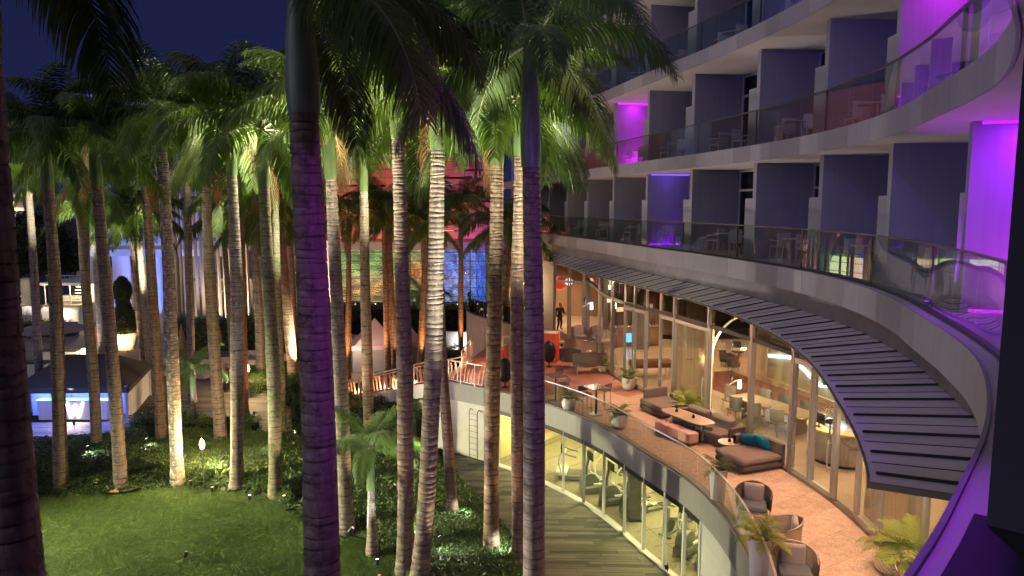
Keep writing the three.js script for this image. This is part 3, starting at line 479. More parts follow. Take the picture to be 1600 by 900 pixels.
const lampFixture = (() => { const o = new THREE.Group(); o.name = 'ground_spotlight'; part('body', merge([cyl(0.055, 0.065, 0.16, 0, 0.02, 0, 12), cyl(0.068, 0.068, 0.03, 0, 0.1, 0, 12), cyl(0.012, 0.012, 0.16, 0, -0.14, 0, 6)]), M.black, o); return o; })();
const fixLens = strip(cyl(0.05, 0.05, 0.012, 0, 0.112, 0, 12));
function uplight(pos, aim, color, cd, o = {}) {
  const g = lampFixture.clone(); g.name = numbered('ground_spotlight'); g.position.set(...pos); scene.add(g);
  const d = V(aim[0] - pos[0], aim[1] - pos[1], aim[2] - pos[2]).normalize(); g.quaternion.setFromUnitVectors(V(0, 1, 0), d);
  share('lens', fixLens, glow(color, o.glow ?? 0.8), g); tag(g, o.label, 'spotlight');
  const p = V(...pos).addScaledVector(d, 0.14); spot(p.toArray(), aim, color, cd, o.angle ?? 0.42, o.pen ?? 0.9, 2.5); return g;
}
const GREEN = [1, 0.96, 0.68], LIME = [1, 0.92, 0.58], WARM = [1, 0.60, 0.26], SOFT = [1, 0.74, 0.45], ORANGE = [1, 0.42, 0.13], RED = [1, 0.30, 0.12], COOL = [0.9, 0.95, 0.85];
// palm(description, { z or base pixel, pixel columns up the trunk, crownshaft foot })
function palm(label, o) {
  const pts = o.pts, h0 = o.h ?? 0, z = o.z ?? at(pts[0][0], pts[0][1], h0)[1], W = pts.map(p => atZ(p[0], p[1], z)).sort((a, b) => a[1] - b[1]), r = o.d / 2;
  const xAt = y => { let i = 0; while (i + 2 < W.length && y > W[i + 1][1]) i++; const [x0, y0] = W[i], [x1, y1] = W[i + 1]; return x0 + (x1 - x0) * (y - y0) / (y1 - y0); };
  // smooth the bends of the trunk
  const top = W[W.length - 1][1], xs = y => { let a = 0; for (let k = -3; k <= 3; k++) a += xAt(clamp(y + k * 0.35, h0, top)); return a / 7; };
  const bx = xs(h0), p = thing('palm_tree', label, 'palm tree', [bx, h0, z], 0, null), H = top - h0;
  const trunk = new THREE.Mesh(trunkGeo(y => [xs(y + h0) - bx, 0], H, r, o.seg ?? 14, o.ring ?? 0.15, o.flare ?? 1.35, o.deep ?? 1), scarred(o.bark ?? M.bark[o.b ?? 0])); trunk.name = 'trunk'; trunk.castShadow = trunk.receiveShadow = true; p.add(trunk);
  const cs = o.cs ?? 1.7, tx = xs(top) - bx, lean = (xs(top) - xs(top - 1));
  const sh = part('crownshaft', shaftGeo(r * 0.82, cs), M.shaft[o.sh ?? 0], p); sh.position.set(tx, H - 0.06, 0); sh.rotation.z = -Math.atan(lean) * 0.8;
  const ct = [tx + lean * cs * 0.7, H + cs * 0.97, 0];
  crown(p, ct, { k: o.k, n: o.n, s: o.s ?? 1, leaf: o.leaf ?? 0, turn: o.turn, dry: o.dry ?? 0, skip: o.skip });
  const w = [bx + ct[0], h0 + ct[1], z];
  (o.lights ?? []).forEach(([dx, dz, color, cd, ang, gl], i) => { dx *= 0.95; dz *= 0.95; cd *= 0.5; uplight([bx + dx, h0 + 0.22, z + dz], [w[0] - dx * 0.15, w[1] + 0.5, z - dz * 0.15], color, cd, { angle: ang ?? 0.30, glow: gl, label: (o.side ? 'ground spotlight ' + o.side[i] + ' of ' : 'ground spotlight of ') + label.split(' ').slice(0, 9).join(' ') }); });
  (o.crown ?? []).forEach(([dx, dz, color, cd, ang], i) => uplight([bx + dx * 1.9, h0 + 0.3, z + dz * 1.9], [w[0] - dx * 0.3, w[1] + 2.3, w[2]], color, cd * (z < -25 ? 4.8 : 1.7), { angle: ang ?? 0.21, pen: 1, glow: 0.3, label: 'added spotlight ' + (i ? 'on the other side ' : '') + 'of ' + label.split(' ').slice(0, 9).join(' ') }));  // extra lamps added only to brighten the crowns
  return { p, w, x: bx, z };
}

// front row, large in the picture
palm('nearest dark palm trunk at the left edge of the view', { deep: 2.0, ring: 0.18, z: -6, d: 0.47, pts: [[25, 900], [-33, 200], [-44, 60]], k: 'near', seg: 28, b: 1, n: 16, turn: 0.5, leaf: 3, skip: az => cos(az) > 0.3 });
palm('large violet lit palm trunk with smooth blue green top', { deep: 2.0, ring: 0.18, z: -11, d: 0.54, pts: [[503, 900], [497, 600], [487, 400], [474, 172]], k: 'near', seg: 28, b: 1, cs: 1.85, sh: 3, turn: 0.2, leaf: 3, s: 1.0, n: 14, skip: az => cos(az) < -0.3 });
palm('violet lit palm in front of the hotel with arching fronds', { deep: 2.0, ring: 0.18, z: -17, d: 0.51, pts: [[834, 900], [835, 600], [833, 420], [829, 258]], k: 'near', seg: 24, b: 1, cs: 2.9, sh: 3, turn: 1.9, leaf: 1, s: 1.02, n: 12, crown: [[2.2, -2.0, GREEN, 420]] });
palm('slim amber lit palm just behind the violet trunk', { crown: [[2.2, 1.2, GREEN, 2600]], z: -21.5, d: 0.40, pts: [[811, 890], [808, 600], [809, 420], [812, 240]], k: 'near', b: 3, turn: 2.7, lights: [[-0.5, 0.75, WARM, 520]], leaf: 0 });
palm('amber lit palm beside the gym doors with rusty base', { dry: 1, deep: 1.5, crown: [[-0.6, 2.6, GREEN, 3000], [-0.9, -1.7, GREEN, 2200]], pts: [[767, 868], [768, 750], [772, 500], [775, 380], [777, 255]], d: 0.46, k: 'near', b: 3, turn: 0.9, lights: [[0.75, 0.45, WARM, 560, 0.3], [-0.6, 0.6, ORANGE, 200]], side: ['right', 'left'], leaf: 0 });
palm('thick leaning palm with pale ringed foot in ground cover', { cs: 2.2, dry: 1, deep: 1.7, crown: [[2.4, 0.8, GREEN, 1300, 0.17], [-2.2, 1.6, LIME, 1000, 0.17]], z: -20.3, d: 0.49, pts: [[655, 900], [665, 800], [676, 600], [682, 400], [684, 232]], k: 'near', b: 1, turn: 1.4, lights: [[0.7, 0.5, SOFT, 260], [-0.75, 0.5, WARM, 130]], side: ['right', 'left'], leaf: 0 });
palm('upright palm left of the leaning one with bright edge', { cs: 2.3, deep: 1.7, crown: [[-2.6, 1.4, LIME, 3200]], z: -20.9, d: 0.46, pts: [[632, 900], [634, 780], [633, 600], [628, 400], [621, 213]], k: 'near', b: 0, turn: 2.2, lights: [[0.9, -0.4, SOFT, 260], [-0.7, 0.7, WARM, 190]], side: ['right', 'left'], leaf: 2 });
palm('slender palm leaning right beside the lower wooden deck', { crown: [[-1.6, -1.6, GREEN, 1500]], pts: [[708, 813], [700, 700], [690, 560], [686, 400], [683, 255]], d: 0.36, b: 3, turn: 0.1, lights: [[0.7, 0.35, WARM, 380]] });
palm('palm behind the young palm, rising from the hedge', { cs: 2.2, crown: [[-2.5, 1.8, LIME, 1500], [2.4, 2.4, LIME, 1300]], z: -33.4, d: 0.48, pts: [[580, 740], [574, 600], [571, 450], [568, 297]], b: 2, turn: 2.0, lights: [[-0.9, 0.9, SOFT, 620, 0.34]], leaf: 2 });
palm('dark palm with fenced foot behind the young palm', { cs: 2.3, dry: 1, crown: [[2.2, 1.5, LIME, 2300, 0.18], [-2.4, 1.2, GREEN, 2000, 0.18]], pts: [[541, 830], [535, 650], [528, 500], [522, 380], [517, 277]], d: 0.45, flare: 1.55, b: 1, turn: 0.8, lights: [[0.9, 0.3, SOFT, 420]] });
// left grove on the lawn edge
palm('mossy palm with white lichen foot beside the bright spotlight', { cs: 2.2, s: 1.1, dry: 1, crown: [[-2.4, -1.2, GREEN, 2000], [1.8, -1.8, LIME, 1500]], pts: [[430, 778], [430, 690], [428, 593], [420, 450], [412, 290]], d: 0.46, bark: M.moss, turn: 1.0, lights: [[-0.85, 0.55, COOL, 620, 0.34, 8], [0.55, 0.6, SOFT, 300, 0.3, 5]], side: ['left', 'right'] });
palm('palm with red lit edge beside the lawn torch', { cs: 2.5, s: 1.12, crown: [[-2.2, -1.5, GREEN, 1900], [2.2, -1.2, GREEN, 1200]], pts: [[370, 765], [370, 600], [370, 450], [366, 340], [362, 272]], d: 0.46, b: 1, turn: 0.3, lights: [[0.8, -0.6, RED, 420], [-0.8, 0.6, SOFT, 420]], side: ['right', 'left'], dry: 1 });
palm('white footed palm left of the lawn torch', { crown: [[2.2, -1.2, GREEN, 1300], [-2, -1.5, GREEN, 900]], pts: [[278, 757], [271, 600], [262, 400], [255, 270], [253, 236]], d: 0.46, bark: M.lichen, turn: 2.4, lights: [[0.75, 0.45, WARM, 320]] });
palm('slightly leaning palm with a fallen stalk at its foot', { dry: 1, cs: 2.0, crown: [[-2, -1.2, GREEN, 1100], [2, -1.6, GREEN, 800]], pts: [[190, 762], [182, 650], [169, 480], [155, 335], [151, 290]], d: 0.47, b: 0, turn: 1.7, lights: [[-0.9, 0.3, WARM, 260]] });
palm('leftmost palm at the lawn edge with scarred foot', { cs: 2.1, crown: [[2, -1.4, GREEN, 1100]], pts: [[95, 768], [92, 620], [87, 450], [78, 335], [75, 292]], d: 0.47, b: 0, turn: 0.9, lights: [[0.8, -0.5, WARM, 260]] });
palm('palm rising from ground cover in front of the blue cabana', { dry: 1, crown: [[-1.8, 1.2, GREEN, 900]], pts: [[152, 708], [147, 600], [138, 500], [127, 345], [124, 325]], d: 0.42, b: 1, turn: 2.9, lights: [[-0.9, 0.2, WARM, 230]] });
palm('palm standing beside the cabana corner on low ground cover', { dry: 2, crown: [[1.9, 1.2, GREEN, 1000]], pts: [[253, 700], [248, 600], [240, 480], [230, 320], [227, 290]], d: 0.44, b: 3, turn: 1.2, lights: [[-0.85, 0.25, WARM, 260]] });
palm('wide footed pale palm behind the torch by the boardwalk', { cs: 2.1, s: 1.05, dry: 1, crown: [[-2, 1.4, GREEN, 1500], [2.2, 1, LIME, 1200]], pts: [[346, 700], [336, 560], [326, 400], [321, 290]], d: 0.5, b: 2, turn: 0.6, lights: [[0.8, 0.4, WARM, 300]] });
palm('red barked palm on the boardwalk behind the torch', { z: -37.5, d: 0.36, pts: [[383, 670], [380, 500], [377, 345]], b: 3, turn: 0.2, lights: [[0.6, 0.2, RED, 260]] });
palm('thin mossy palm close behind the lichen footed one', { crown: [[1.5, 1.5, GREEN, 1300]], z: -33.5, d: 0.36, pts: [[441, 650], [438, 560], [433, 430], [430, 320]], bark: M.moss, turn: 1.9, lights: [[0.8, 0.5, SOFT, 300]] });
palm('tall dark palm whose crown stands above the others at left', { crown: [[2.4, 2.4, GREEN, 500]], z: -40, d: 0.4, pts: [[300, 610], [296, 450], [290, 215]], b: 1, turn: 2.2, leaf: 3 });
palm('dark palm at far left behind the grove', { crown: [[2.2, 2.0, GREEN, 1500]], z: -39, d: 0.4, pts: [[62, 600], [52, 400], [44, 290]], b: 1, turn: 1.1, lights: [[1.2, 0.6, SOFT, 420]] });
palm('palm with a slim stem in front of the white pavilion', { z: -44, d: 0.3, pts: [[140, 590], [136, 400], [133, 230]], b: 1, turn: 0.5, s: 0.85, cs: 1.3 });
// behind the boardwalk and the cabana
palm('dark brown palm behind the cabana roof', { crown: [[1.4, 2.2, GREEN, 900]], z: -47, d: 0.62, pts: [[229, 585], [219, 480], [210, 378]], b: 3, turn: 2.5, lights: [[-1, 0.8, SOFT, 500]] });
palm('pale smooth palm touching the brown one behind the cabana', { z: -46, d: 0.42, pts: [[236, 590], [226, 480], [217, 372]], b: 2, turn: 0.7 });
palm('white lit palm behind the cabana beside the red flowers', { crown: [[-1.5, 2.2, GREEN, 1100]], z: -46, d: 0.5, pts: [[164, 590], [156, 480], [147, 360]], b: 2, turn: 1.6, lights: [[-0.5, 0.9, COOL, 600]] });
palm('yellow lit palm in the small round grass bed', { crown: [[2, 1.5, LIME, 900]], z: -46, d: 0.55, pts: [[408, 591], [404, 480], [397, 382]], b: 2, turn: 0.9, lights: [[0.3, 0.85, [1, 0.66, 0.25], 620, 0.34]] });
palm('thin palm in front of the white fins', { crown: [[2, 2, GREEN, 900]], z: -51, d: 0.42, pts: [[363, 550], [357, 460], [350, 370]], b: 1, turn: 2.8, lights: [[0.8, 0.7, SOFT, 400]] });
palm('leaning red lit palm behind the hedge', { pts: [[460, 599], [448, 480], [439, 365]], h: 0.2, d: 0.62, b: 3, turn: 0.4, lights: [[0.85, 0.45, RED, 420]] });
palm('slim red lit palm at the hedge end', { z: -52, d: 0.4, pts: [[464, 575], [459, 480], [455, 385]], b: 3, turn: 1.3, lights: [[-0.7, 0.6, ORANGE, 608]] });
palm('orange lit palm left of the garden tent', { z: -45.5, d: 0.36, pts: [[543, 605], [545, 450], [545, 362]], b: 3, turn: 1.1, dry: 2, lights: [[0.1, 0.7, ORANGE, 896]], cs: 1.1, s: 0.9 });
palm('orange lit palm right of the garden tent, left of its twin', { z: -46.5, d: 0.4, pts: [[606, 590], [603, 450], [600, 355]], b: 3, turn: 2.3, lights: [[-0.3, 0.75, ORANGE, 896]], cs: 1.2, s: 0.9 });
palm('orange lit palm right of the garden tent, right of its twin', { z: -47.2, d: 0.42, pts: [[616, 585], [611, 450], [608, 352]], b: 3, turn: 0.9, lights: [[0.5, 0.6, ORANGE, 672]], cs: 1.2, s: 0.9 });
palm('slanting orange lit palm behind the ramp railing', { z: -47, d: 0.46, pts: [[656, 592], [662, 460], [667, 375]], b: 3, turn: 1.8, lights: [[0.2, 0.75, ORANGE, 992]], cs: 1.2, s: 0.9 });
palm('orange lit palm in front of the blue media wall', { z: -52, d: 0.36, pts: [[720, 570], [720, 440], [720, 340]], b: 3, turn: 0.3, lights: [[0.2, 0.7, ORANGE, 832]], cs: 1.2, s: 0.9, leaf: 3 });
palm('orange lit palm standing by the curved timber wall', { z: -43, d: 0.52, pts: [[786, 610], [789, 500], [794, 380]], h: 0.2, b: 3, turn: 1.2, lights: [[0.1, 0.8, ORANGE, 736]], cs: 1.3, leaf: 3 });
palm('white stemmed palm before the media wall', { z: -57, d: 0.5, pts: [[667, 540], [664, 440], [661, 340]], b: 2, turn: 2.0, lights: [[0.4, 0.7, COOL, 300]], cs: 1.4 });

for (const [px, py, dx, dz, n] of [[684, 858, 0.5, 0.4, 'beside the pale ringed foot of the leaning palm'], [738, 800, -0.6, 0.3, 'between the two amber palms and the deck'], [800, 862, -0.5, -0.3, 'at the deck edge by the slim amber palm'], [228, 700, 0.5, 0.3, 'before the cabana corner palm'], [136, 712, 0.5, 0.2, 'left of the palm before the cabana'], [640, 838, 0.3, -0.6, 'behind the upright palm'], [350, 735, -0.6, -0.3, 'behind the lawn torch'], [440, 706, -0.6, 0.4, 'behind the mossy palm']]) { const [x, z] = at(px, py, 0.4); uplight([x, 0.95, z], [x + dx, 0.2, z + dz], COOL, 10, { angle: 1.15, pen: 1, glow: 2.5, label: 'low spotlight shining onto ground cover ' + n }); }
// young palms
function youngPalm(label, base, top, n, s, m, trunkR) {
  const p = thing('young_palm', label, 'palm tree', base), H = top - base[1];
  const t = new THREE.Mesh(trunkGeo(() => [0, 0], H * 0.62, trunkR, 12, 0.09, 1.7), scarred(M.bark[2])); t.name = 'trunk'; p.add(t);
  part('crownshaft', shaftGeo(trunkR * 0.9, H * 0.4), M.shaft[1], p).position.y = H * 0.61;
  for (let i = 0; i < n; i++) { const az = i * 2.39996 + 0.5, kind = Math.min(4, Math.floor(i / n * 5)), f = kinds.near[kind][i % 2], q = share('frond', f.leaf, m, p); q.position.set(0, H, 0); q.rotation.y = az; q.scale.setScalar(s * rr(0.85, 1.1)); share('stalk', f.stalk, M.stalk, q); }
  return p;
}
{
  const [x, z] = at(582, 865); youngPalm('bright green young palm with white foot on the lawn', [x, 0, z], 3.55, 9, 0.62, M.youngLeaf, 0.13);
  uplight([x + 0.35, 0.2, z + 1.0], [x, 4.2, z], COOL, 60, { angle: 0.55, glow: 6, label: 'small ground spotlight in front of the bright young palm' });
  const [x2, z2] = at(303, 662); youngPalm('pale young palm beside the boardwalk', [x2, 0, z2], 2.9, 8, 0.55, M.youngLeaf, 0.12);
  uplight([x2 + 0.5, 0.2, z2 + 0.9], [x2, 3.5, z2], COOL, 60, { angle: 0.5, glow: 2, label: 'small ground spotlight in front of the pale young palm' });
  youngPalm('leafy young palm lit green before the media wall', [-6.9, 0.3, -55], 4.3, 10, 0.7, M.youngLeaf, 0.2);
  uplight([-6.3, 0.4, -54.0], [-6.9, 5, -55], COOL, 150, { angle: 0.6, glow: 2, label: 'small ground spotlight below the green lit young palm' });
}

// ---------------------------------------------------------------- lawn, ground cover, hedges, decks
const hill = (x, z) => 0.10 * sin(x * 0.6 + 1) * cos(z * 0.5) + 0.04 * sin(x * 1.7) * sin(z * 1.3);
const lawnEdge = [[-20, -27.0], [-17.9, -26.8], [-15.2, -27.4], [-13.2, -27.9], [-11.2, -27.3], [-9.6, -26.7], [-8.2, -25.4], [-6.4, -24.4], [-4.9, -23.3], [-3.8, -22.2], [-3.3, -20.6], [-3.0, -17]];
const lawnPoly = [...lawnEdge, [-2.6, -12], [-24, -12], [-24, -26.5]];
const deckPoly = [[-3.15, -31.7], [-2.6, -29.4], [-1.9, -28.0], [-1.1, -26.4], [-0.3, -24.4], [0.2, -22.5], [0.9, -19.5], [1.6, -14], [4.6, -11], ...TE.cut(TE.col(1160, 0, 0), TE.len).reverse().map(q => [q.x, q.z]), ...TE.cut(0, TE.col(1160, 0, 0)).reverse().map(q => [q.x + q.nx * -0.12, q.z + q.nz * -0.12])];
const inside = (P, x, z) => { let c = false; for (let i = 0, j = P.length - 1; i < P.length; j = i++) if ((P[i][1] > z) !== (P[j][1] > z) && x < (P[j][0] - P[i][0]) * (z - P[i][1]) / (P[j][1] - P[i][1]) + P[i][0]) c = !c; return c; };
const sprinkle = (poly, n, f) => { const xs = poly.map(p => p[0]), zs = poly.map(p => p[1]); for (let i = 0; i < n;) { const x = rr(Math.min(...xs), Math.max(...xs)), z = rr(Math.min(...zs), Math.max(...zs)); i++; if (inside(poly, x, z)) f(x, z); } };
function instances(name, geo, m, list, parent, tints) { // list of [x, y, z, scale, tilt]
  const I = new THREE.InstancedMesh(geo, m, list.length), o = new THREE.Object3D();
  list.forEach(([x, y, z, s, tilt = 0.3], i) => { o.position.set(x, y, z); o.rotation.set(rr(-tilt, tilt), rr(0, 6.28), rr(-tilt, tilt)); o.scale.setScalar(s); o.updateMatrix(); I.setMatrixAt(i, o.matrix); if (tints) I.setColorAt(i, C(...tints(x, z))); });
  I.name = name; I.userData.kind = 'stuff'; I.castShadow = I.receiveShadow = true; parent.add(I); return I;
}
function bladeGeo(n, h, spread, w) { const P = []; for (let i = 0; i < n; i++) { const a = rr(0, 6.28), r = rr(0, spread), x = r * cos(a), z = r * sin(a), b = rr(0, 6.28), l = rr(0.3, 0.8) * h, hh = h * rr(0.6, 1); P.push(x - w * sin(b), 0, z + w * cos(b), x + w * sin(b), 0, z - w * cos(b), x + l * cos(b), hh, z + l * sin(b)); } const g = new THREE.BufferGeometry(); g.setAttribute('position', new THREE.Float32BufferAttribute(P, 3)); g.computeVertexNormals(); return g; }
function leafCluster(n, R, size) { const P = []; for (let i = 0; i < n; i++) { const c = V(rr(-1, 1), rr(-0.6, 1), rr(-1, 1)).multiplyScalar(R), u = V(rr(-1, 1), rr(-0.5, 1), rr(-1, 1)).normalize(), v = V(rr(-1, 1), rr(-1, 1), rr(-1, 1)).cross(u).normalize(), s = size * rr(0.7, 1.3); const a = c.clone(), b = c.clone().addScaledVector(u, s * 0.5).addScaledVector(v, s * 0.28), d = c.clone().addScaledVector(u, s), e = c.clone().addScaledVector(u, s * 0.5).addScaledVector(v, -s * 0.28); P.push(...a, ...b, ...d, ...a, ...d, ...e); } const g = new THREE.BufferGeometry(); g.setAttribute('position', new THREE.Float32BufferAttribute(P, 3)); g.computeVertexNormals(); return g; }
M.grassTint = mat([1, 1, 1], 0.8, { side: THREE.DoubleSide });
M.hedgeLeaf = mat([1, 1, 1], 0.6, { side: THREE.DoubleSide });
const soil = mat([1, 1, 1], 0.95, { map: tone([0.05, 0.043, 0.025], N_soft, 0.5, 2) });
const sod = mat([1, 1, 1], 0.9, { map: tone([0.045, 0.075, 0.020], N_soft, 0.45, 2.7) });
{
  const g = new THREE.PlaneGeometry(30, 30, 60, 60).rotateX(-PI / 2).translate(-11, 0, -25); // rolling turf bed
  const p = g.attributes.position; for (let i = 0; i < p.count; i++) p.setY(i, hill(p.getX(i), p.getZ(i)) - 0.02); g.computeVertexNormals();
  const idx = []; const q = g.index.array; for (let i = 0; i < q.length; i += 3) { const cx = (p.getX(q[i]) + p.getX(q[i + 1]) + p.getX(q[i + 2])) / 3, cz = (p.getZ(q[i]) + p.getZ(q[i + 1]) + p.getZ(q[i + 2])) / 3; if (inside(lawnPoly, cx, cz)) idx.push(q[i], q[i + 1], q[i + 2]); } g.setIndex(idx);
  struct('lawn', g, sod);
  const list = []; sprinkle(lawnPoly.map(([x, z]) => [x, Math.min(z, -15.5)]), 175000, (x, z) => list.push([x, hill(x, z) - 0.02, z, rr(0.7, 1.25), 0.35]));
  tag(instances('lawn_grass', bladeGeo(7, 0.055, 0.07, 0.0045), M.grassTint, list, scene, (x, z) => { const k = rr(0.75, 1.3) * (0.62 + 0.8 * N_soft[((Math.floor(z * 14) & 255) << 8) + (Math.floor(x * 14) & 255)]); return [0.072 * k, 0.125 * k, 0.018 * k]; }), 'short trimmed green grass of the lawn below the palms', 'grass', null, 'stuff');
}
const coverPolys = {
  left: [[-24, -26.4], ...lawnEdge.slice(0, 7), [-8.0, -27.2], [-8.6, -31.4], [-10.2, -33.4], [-12.5, -33.8], [-17.5, -34.6], [-19.5, -33.4], [-24, -32.5]],
  right: [[-8.0, -27.0], [-8.2, -25.4], ...lawnEdge.slice(7), [-2.6, -12], [1.5, -14], [0.85, -19.5], [0.15, -22.5], [-0.35, -24.4], [-1.15, -26.4], [-1.95, -28], [-2.7, -29.4], [-3.3, -31.3], [-4.5, -32], [-8.2, -31.2]],
};
const coverH = (poly, x, z) => { let d = 9; for (let i = 0; i < poly.length; i++) { const a = poly[i], b = poly[(i + 1) % poly.length], t = clamp(((x - a[0]) * (b[0] - a[0]) + (z - a[1]) * (b[1] - a[1])) / ((b[0] - a[0]) ** 2 + (b[1] - a[1]) ** 2), 0, 1); d = Math.min(d, Math.hypot(x - a[0] - t * (b[0] - a[0]), z - a[1] - t * (b[1] - a[1]))); } return clamp(d * 2.4, 0.06, 1); };
const coverTint = () => { const k = rr(0.55, 1.45); return [0.062 * k, 0.105 * k, 0.022 * k]; };
const clump = leafCluster(14, 0.11, 0.075);
for (const [n, poly] of Object.entries(coverPolys)) {
  const top = n === 'left' ? 0.52 : 0.40, g = new THREE.PlaneGeometry(30, 24, 100, 80).rotateX(-PI / 2).translate(-11, 0, -24), p = g.attributes.position, q = g.index.array, idx = [];
  for (let i = 0; i < p.count; i++) p.setY(i, coverH(poly, p.getX(i), p.getZ(i)) * top - 0.09);
  for (let i = 0; i < q.length; i += 3) { const cx = (p.getX(q[i]) + p.getX(q[i + 1]) + p.getX(q[i + 2])) / 3, cz = (p.getZ(q[i]) + p.getZ(q[i + 1]) + p.getZ(q[i + 2])) / 3; if (inside(poly, cx, cz)) idx.push(q[i], q[i + 1], q[i + 2]); } g.setIndex(idx); g.computeVertexNormals();
  struct('planting_bed', g, mat([1, 1, 1], 0.95, { map: tone([0.028, 0.042, 0.014], N_soft, 0.5, 1) }));
  const list = []; sprinkle(poly, n === 'left' ? 34000 : 30000, (x, z) => { if (z > -16) return; list.push([x, coverH(poly, x, z) * top - 0.06 + rr(-0.05, 0.05), z, rr(0.7, 1.3), 0.8]); });
  tag(instances('ground_cover', clump, M.hedgeLeaf, list, scene, coverTint), n === 'left' ? 'leafy ground cover banked between the lawn and the boardwalk' : 'leafy ground cover between the lawn and the lower deck', 'ground cover', null, 'stuff');
}
function hedge(label, pts, w, y0, y1, dens = 260, tint = coverTint) { // pts: plan polyline
  const o = thing('hedge', label, 'hedge', [0, 0, 0]); const list = [], core = [];
  for (let i = 0; i + 1 < pts.length; i++) {
    const [ax, az] = pts[i], [bx, bz] = pts[i + 1], l = Math.hypot(bx - ax, bz - az), nx = (bz - az) / l, nz = -(bx - ax) / l;
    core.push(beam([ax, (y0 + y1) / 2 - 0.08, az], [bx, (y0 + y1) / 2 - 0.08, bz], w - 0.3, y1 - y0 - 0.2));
    const n = Math.round(l * ((y1 - y0) * 2 + w) * dens / 6);
    for (let k = 0; k < n; k++) { const t = rnd(), f = rnd() * ((y1 - y0) * 2 + w); let off, y; if (f < y1 - y0) { off = -w / 2; y = y0 + f; } else if (f < 2 * (y1 - y0)) { off = w / 2; y = y0 + f - (y1 - y0); } else { off = rr(-w / 2, w / 2); y = y1; } const wob = 0.12 * sin(t * l * 2.1 + y * 3) + rr(-0.12, 0.08); off += Math.sign(off) * wob; list.push([ax + (bx - ax) * t + nx * off, y + (y === y1 ? wob : 0), az + (bz - az) * t + nz * off, rr(0.9, 1.5), 1.5]); }
  }
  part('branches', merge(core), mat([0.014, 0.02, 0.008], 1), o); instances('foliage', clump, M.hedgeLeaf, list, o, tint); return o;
}
hedge('long clipped hedge below the white ramp wall', [[-10.8, -36.0], [-6.6, -34.6], [-4.0, -33.2]], 2.2, 0, 1.55, 260);
hedge('hedge beside the boardwalk, left of the ramp', [[-13.2, -40.6], [-10.2, -39.6]], 2.2, 0, 1.35, 240);
hedge('low box hedge at the boardwalk corner, under the young palm', [[-18.9, -34.9], [-12.6, -34.3]], 0.9, 0, 0.75, 260);
hedge('low hedge under the torch at the grass bed', [[-15.8, -42.7], [-12.4, -42.4]], 1.3, 0, 0.85, 260);
hedge('dark rounded hedge below the white fins', [[-26.5, -55], [-16.5, -54]], 2.2, 0.2, 2.6, 90);
hedge('dark hedge in front of the lobby glass', [[-15.5, -58.5], [-3.2, -58.2]], 2.4, 0, 3.1, 90, () => { const k = rr(0.5, 1.1); return [0.03 * k, 0.045 * k, 0.02 * k]; });
hedge('low hedge beside the dark glass terrace', [[-6.3, -50.5], [-3.4, -49.5]], 2.0, 0, 1.1, 120);
{
  const bed = [[-17.3, -43.5], [-14.3, -43.2], [-12.2, -44.5], [-12.6, -47.5], [-15, -48.5], [-17.6, -47]];
  struct('grass_bed', slabShape(bed, 0, 0.6), sod); const list = []; sprinkle(bed, 9000, (x, z) => list.push([x, 0.6, z, rr(1.6, 2.6), 0.3]));
  tag(instances('bed_grass', bladeGeo(6, 0.06, 0.06, 0.006), M.grassTint, list, scene, () => { const k = rr(0.8, 1.3); return [0.06 * k, 0.11 * k, 0.02 * k]; }), 'grass of the raised bed under the yellow lit palm', 'grass', null, 'stuff');
}
// wooden decks
function deck(name, poly, y, turn, w, len, single) {
  const o = thing(name, null, null); o.userData.kind = 'structure'; const lots = M.plank.map(() => []); let n = 0;
  part('joists', slabShape(poly, y - 0.14, y - 0.035), M.dark, o);
  paved(poly, turn, len, w, Object.assign(P => { const k = rnd() < 0.2 ? 3 : [0, 0, 1, 2, 4][Math.floor(rnd() * 5)], g = slabShape(P, y - 0.034, y + rr(-0.002, 0.002)); if (single(P) && n++ < 298) part('plank', g, M.plank[k], o); else lots[k].push(metric(g)); }, { w: () => len * rr(0.55, 1.25) }));
  lots.forEach((l, k) => { if (l.length) { const m = part('planks', merge(l), raw(M.plank[k].clone()), o); m.userData.kind = 'stuff'; } });
}
deck('lower_deck', deckPoly, 0.06, -0.03, 0.17, 2.1, P => P[0][1] > -28.6 && P[0][1] < -19.3);
deck('boardwalk', [[-21.6, -41.8], [-21.9, -36.8], [-20, -35.3], [-17.5, -35.1], [-12.4, -34.6], [-10.4, -33.5], [-8.4, -33.0], [-8.5, -36.6], [-11.5, -37.6], [-12.6, -41.4], [-17, -42.4]], 0.04, 0.02, 0.2, 2.6, P => P[0][0] > -16 && P[0][1] > -39);
deck('cabana_deck', [[-27, -36], [-20.0, -36.2], [-19.6, -34.8], [-19.7, -33.2], [-27, -32.4]], 0.10, 0.02, 0.2, 2.6, P => P[0][1] > -35.5);
struct('stone_paving', slabShape([[-60, -75], [-3, -75], [-3, -50], [-11, -44], [-12.5, -42], [-22, -42.3], [-30, -38], [-60, -40]], -0.05, 0.0), mat([1, 1, 1], 0.8, { map: tone([0.17, 0.145, 0.12], N_soft, 0.35, 2.2) }));
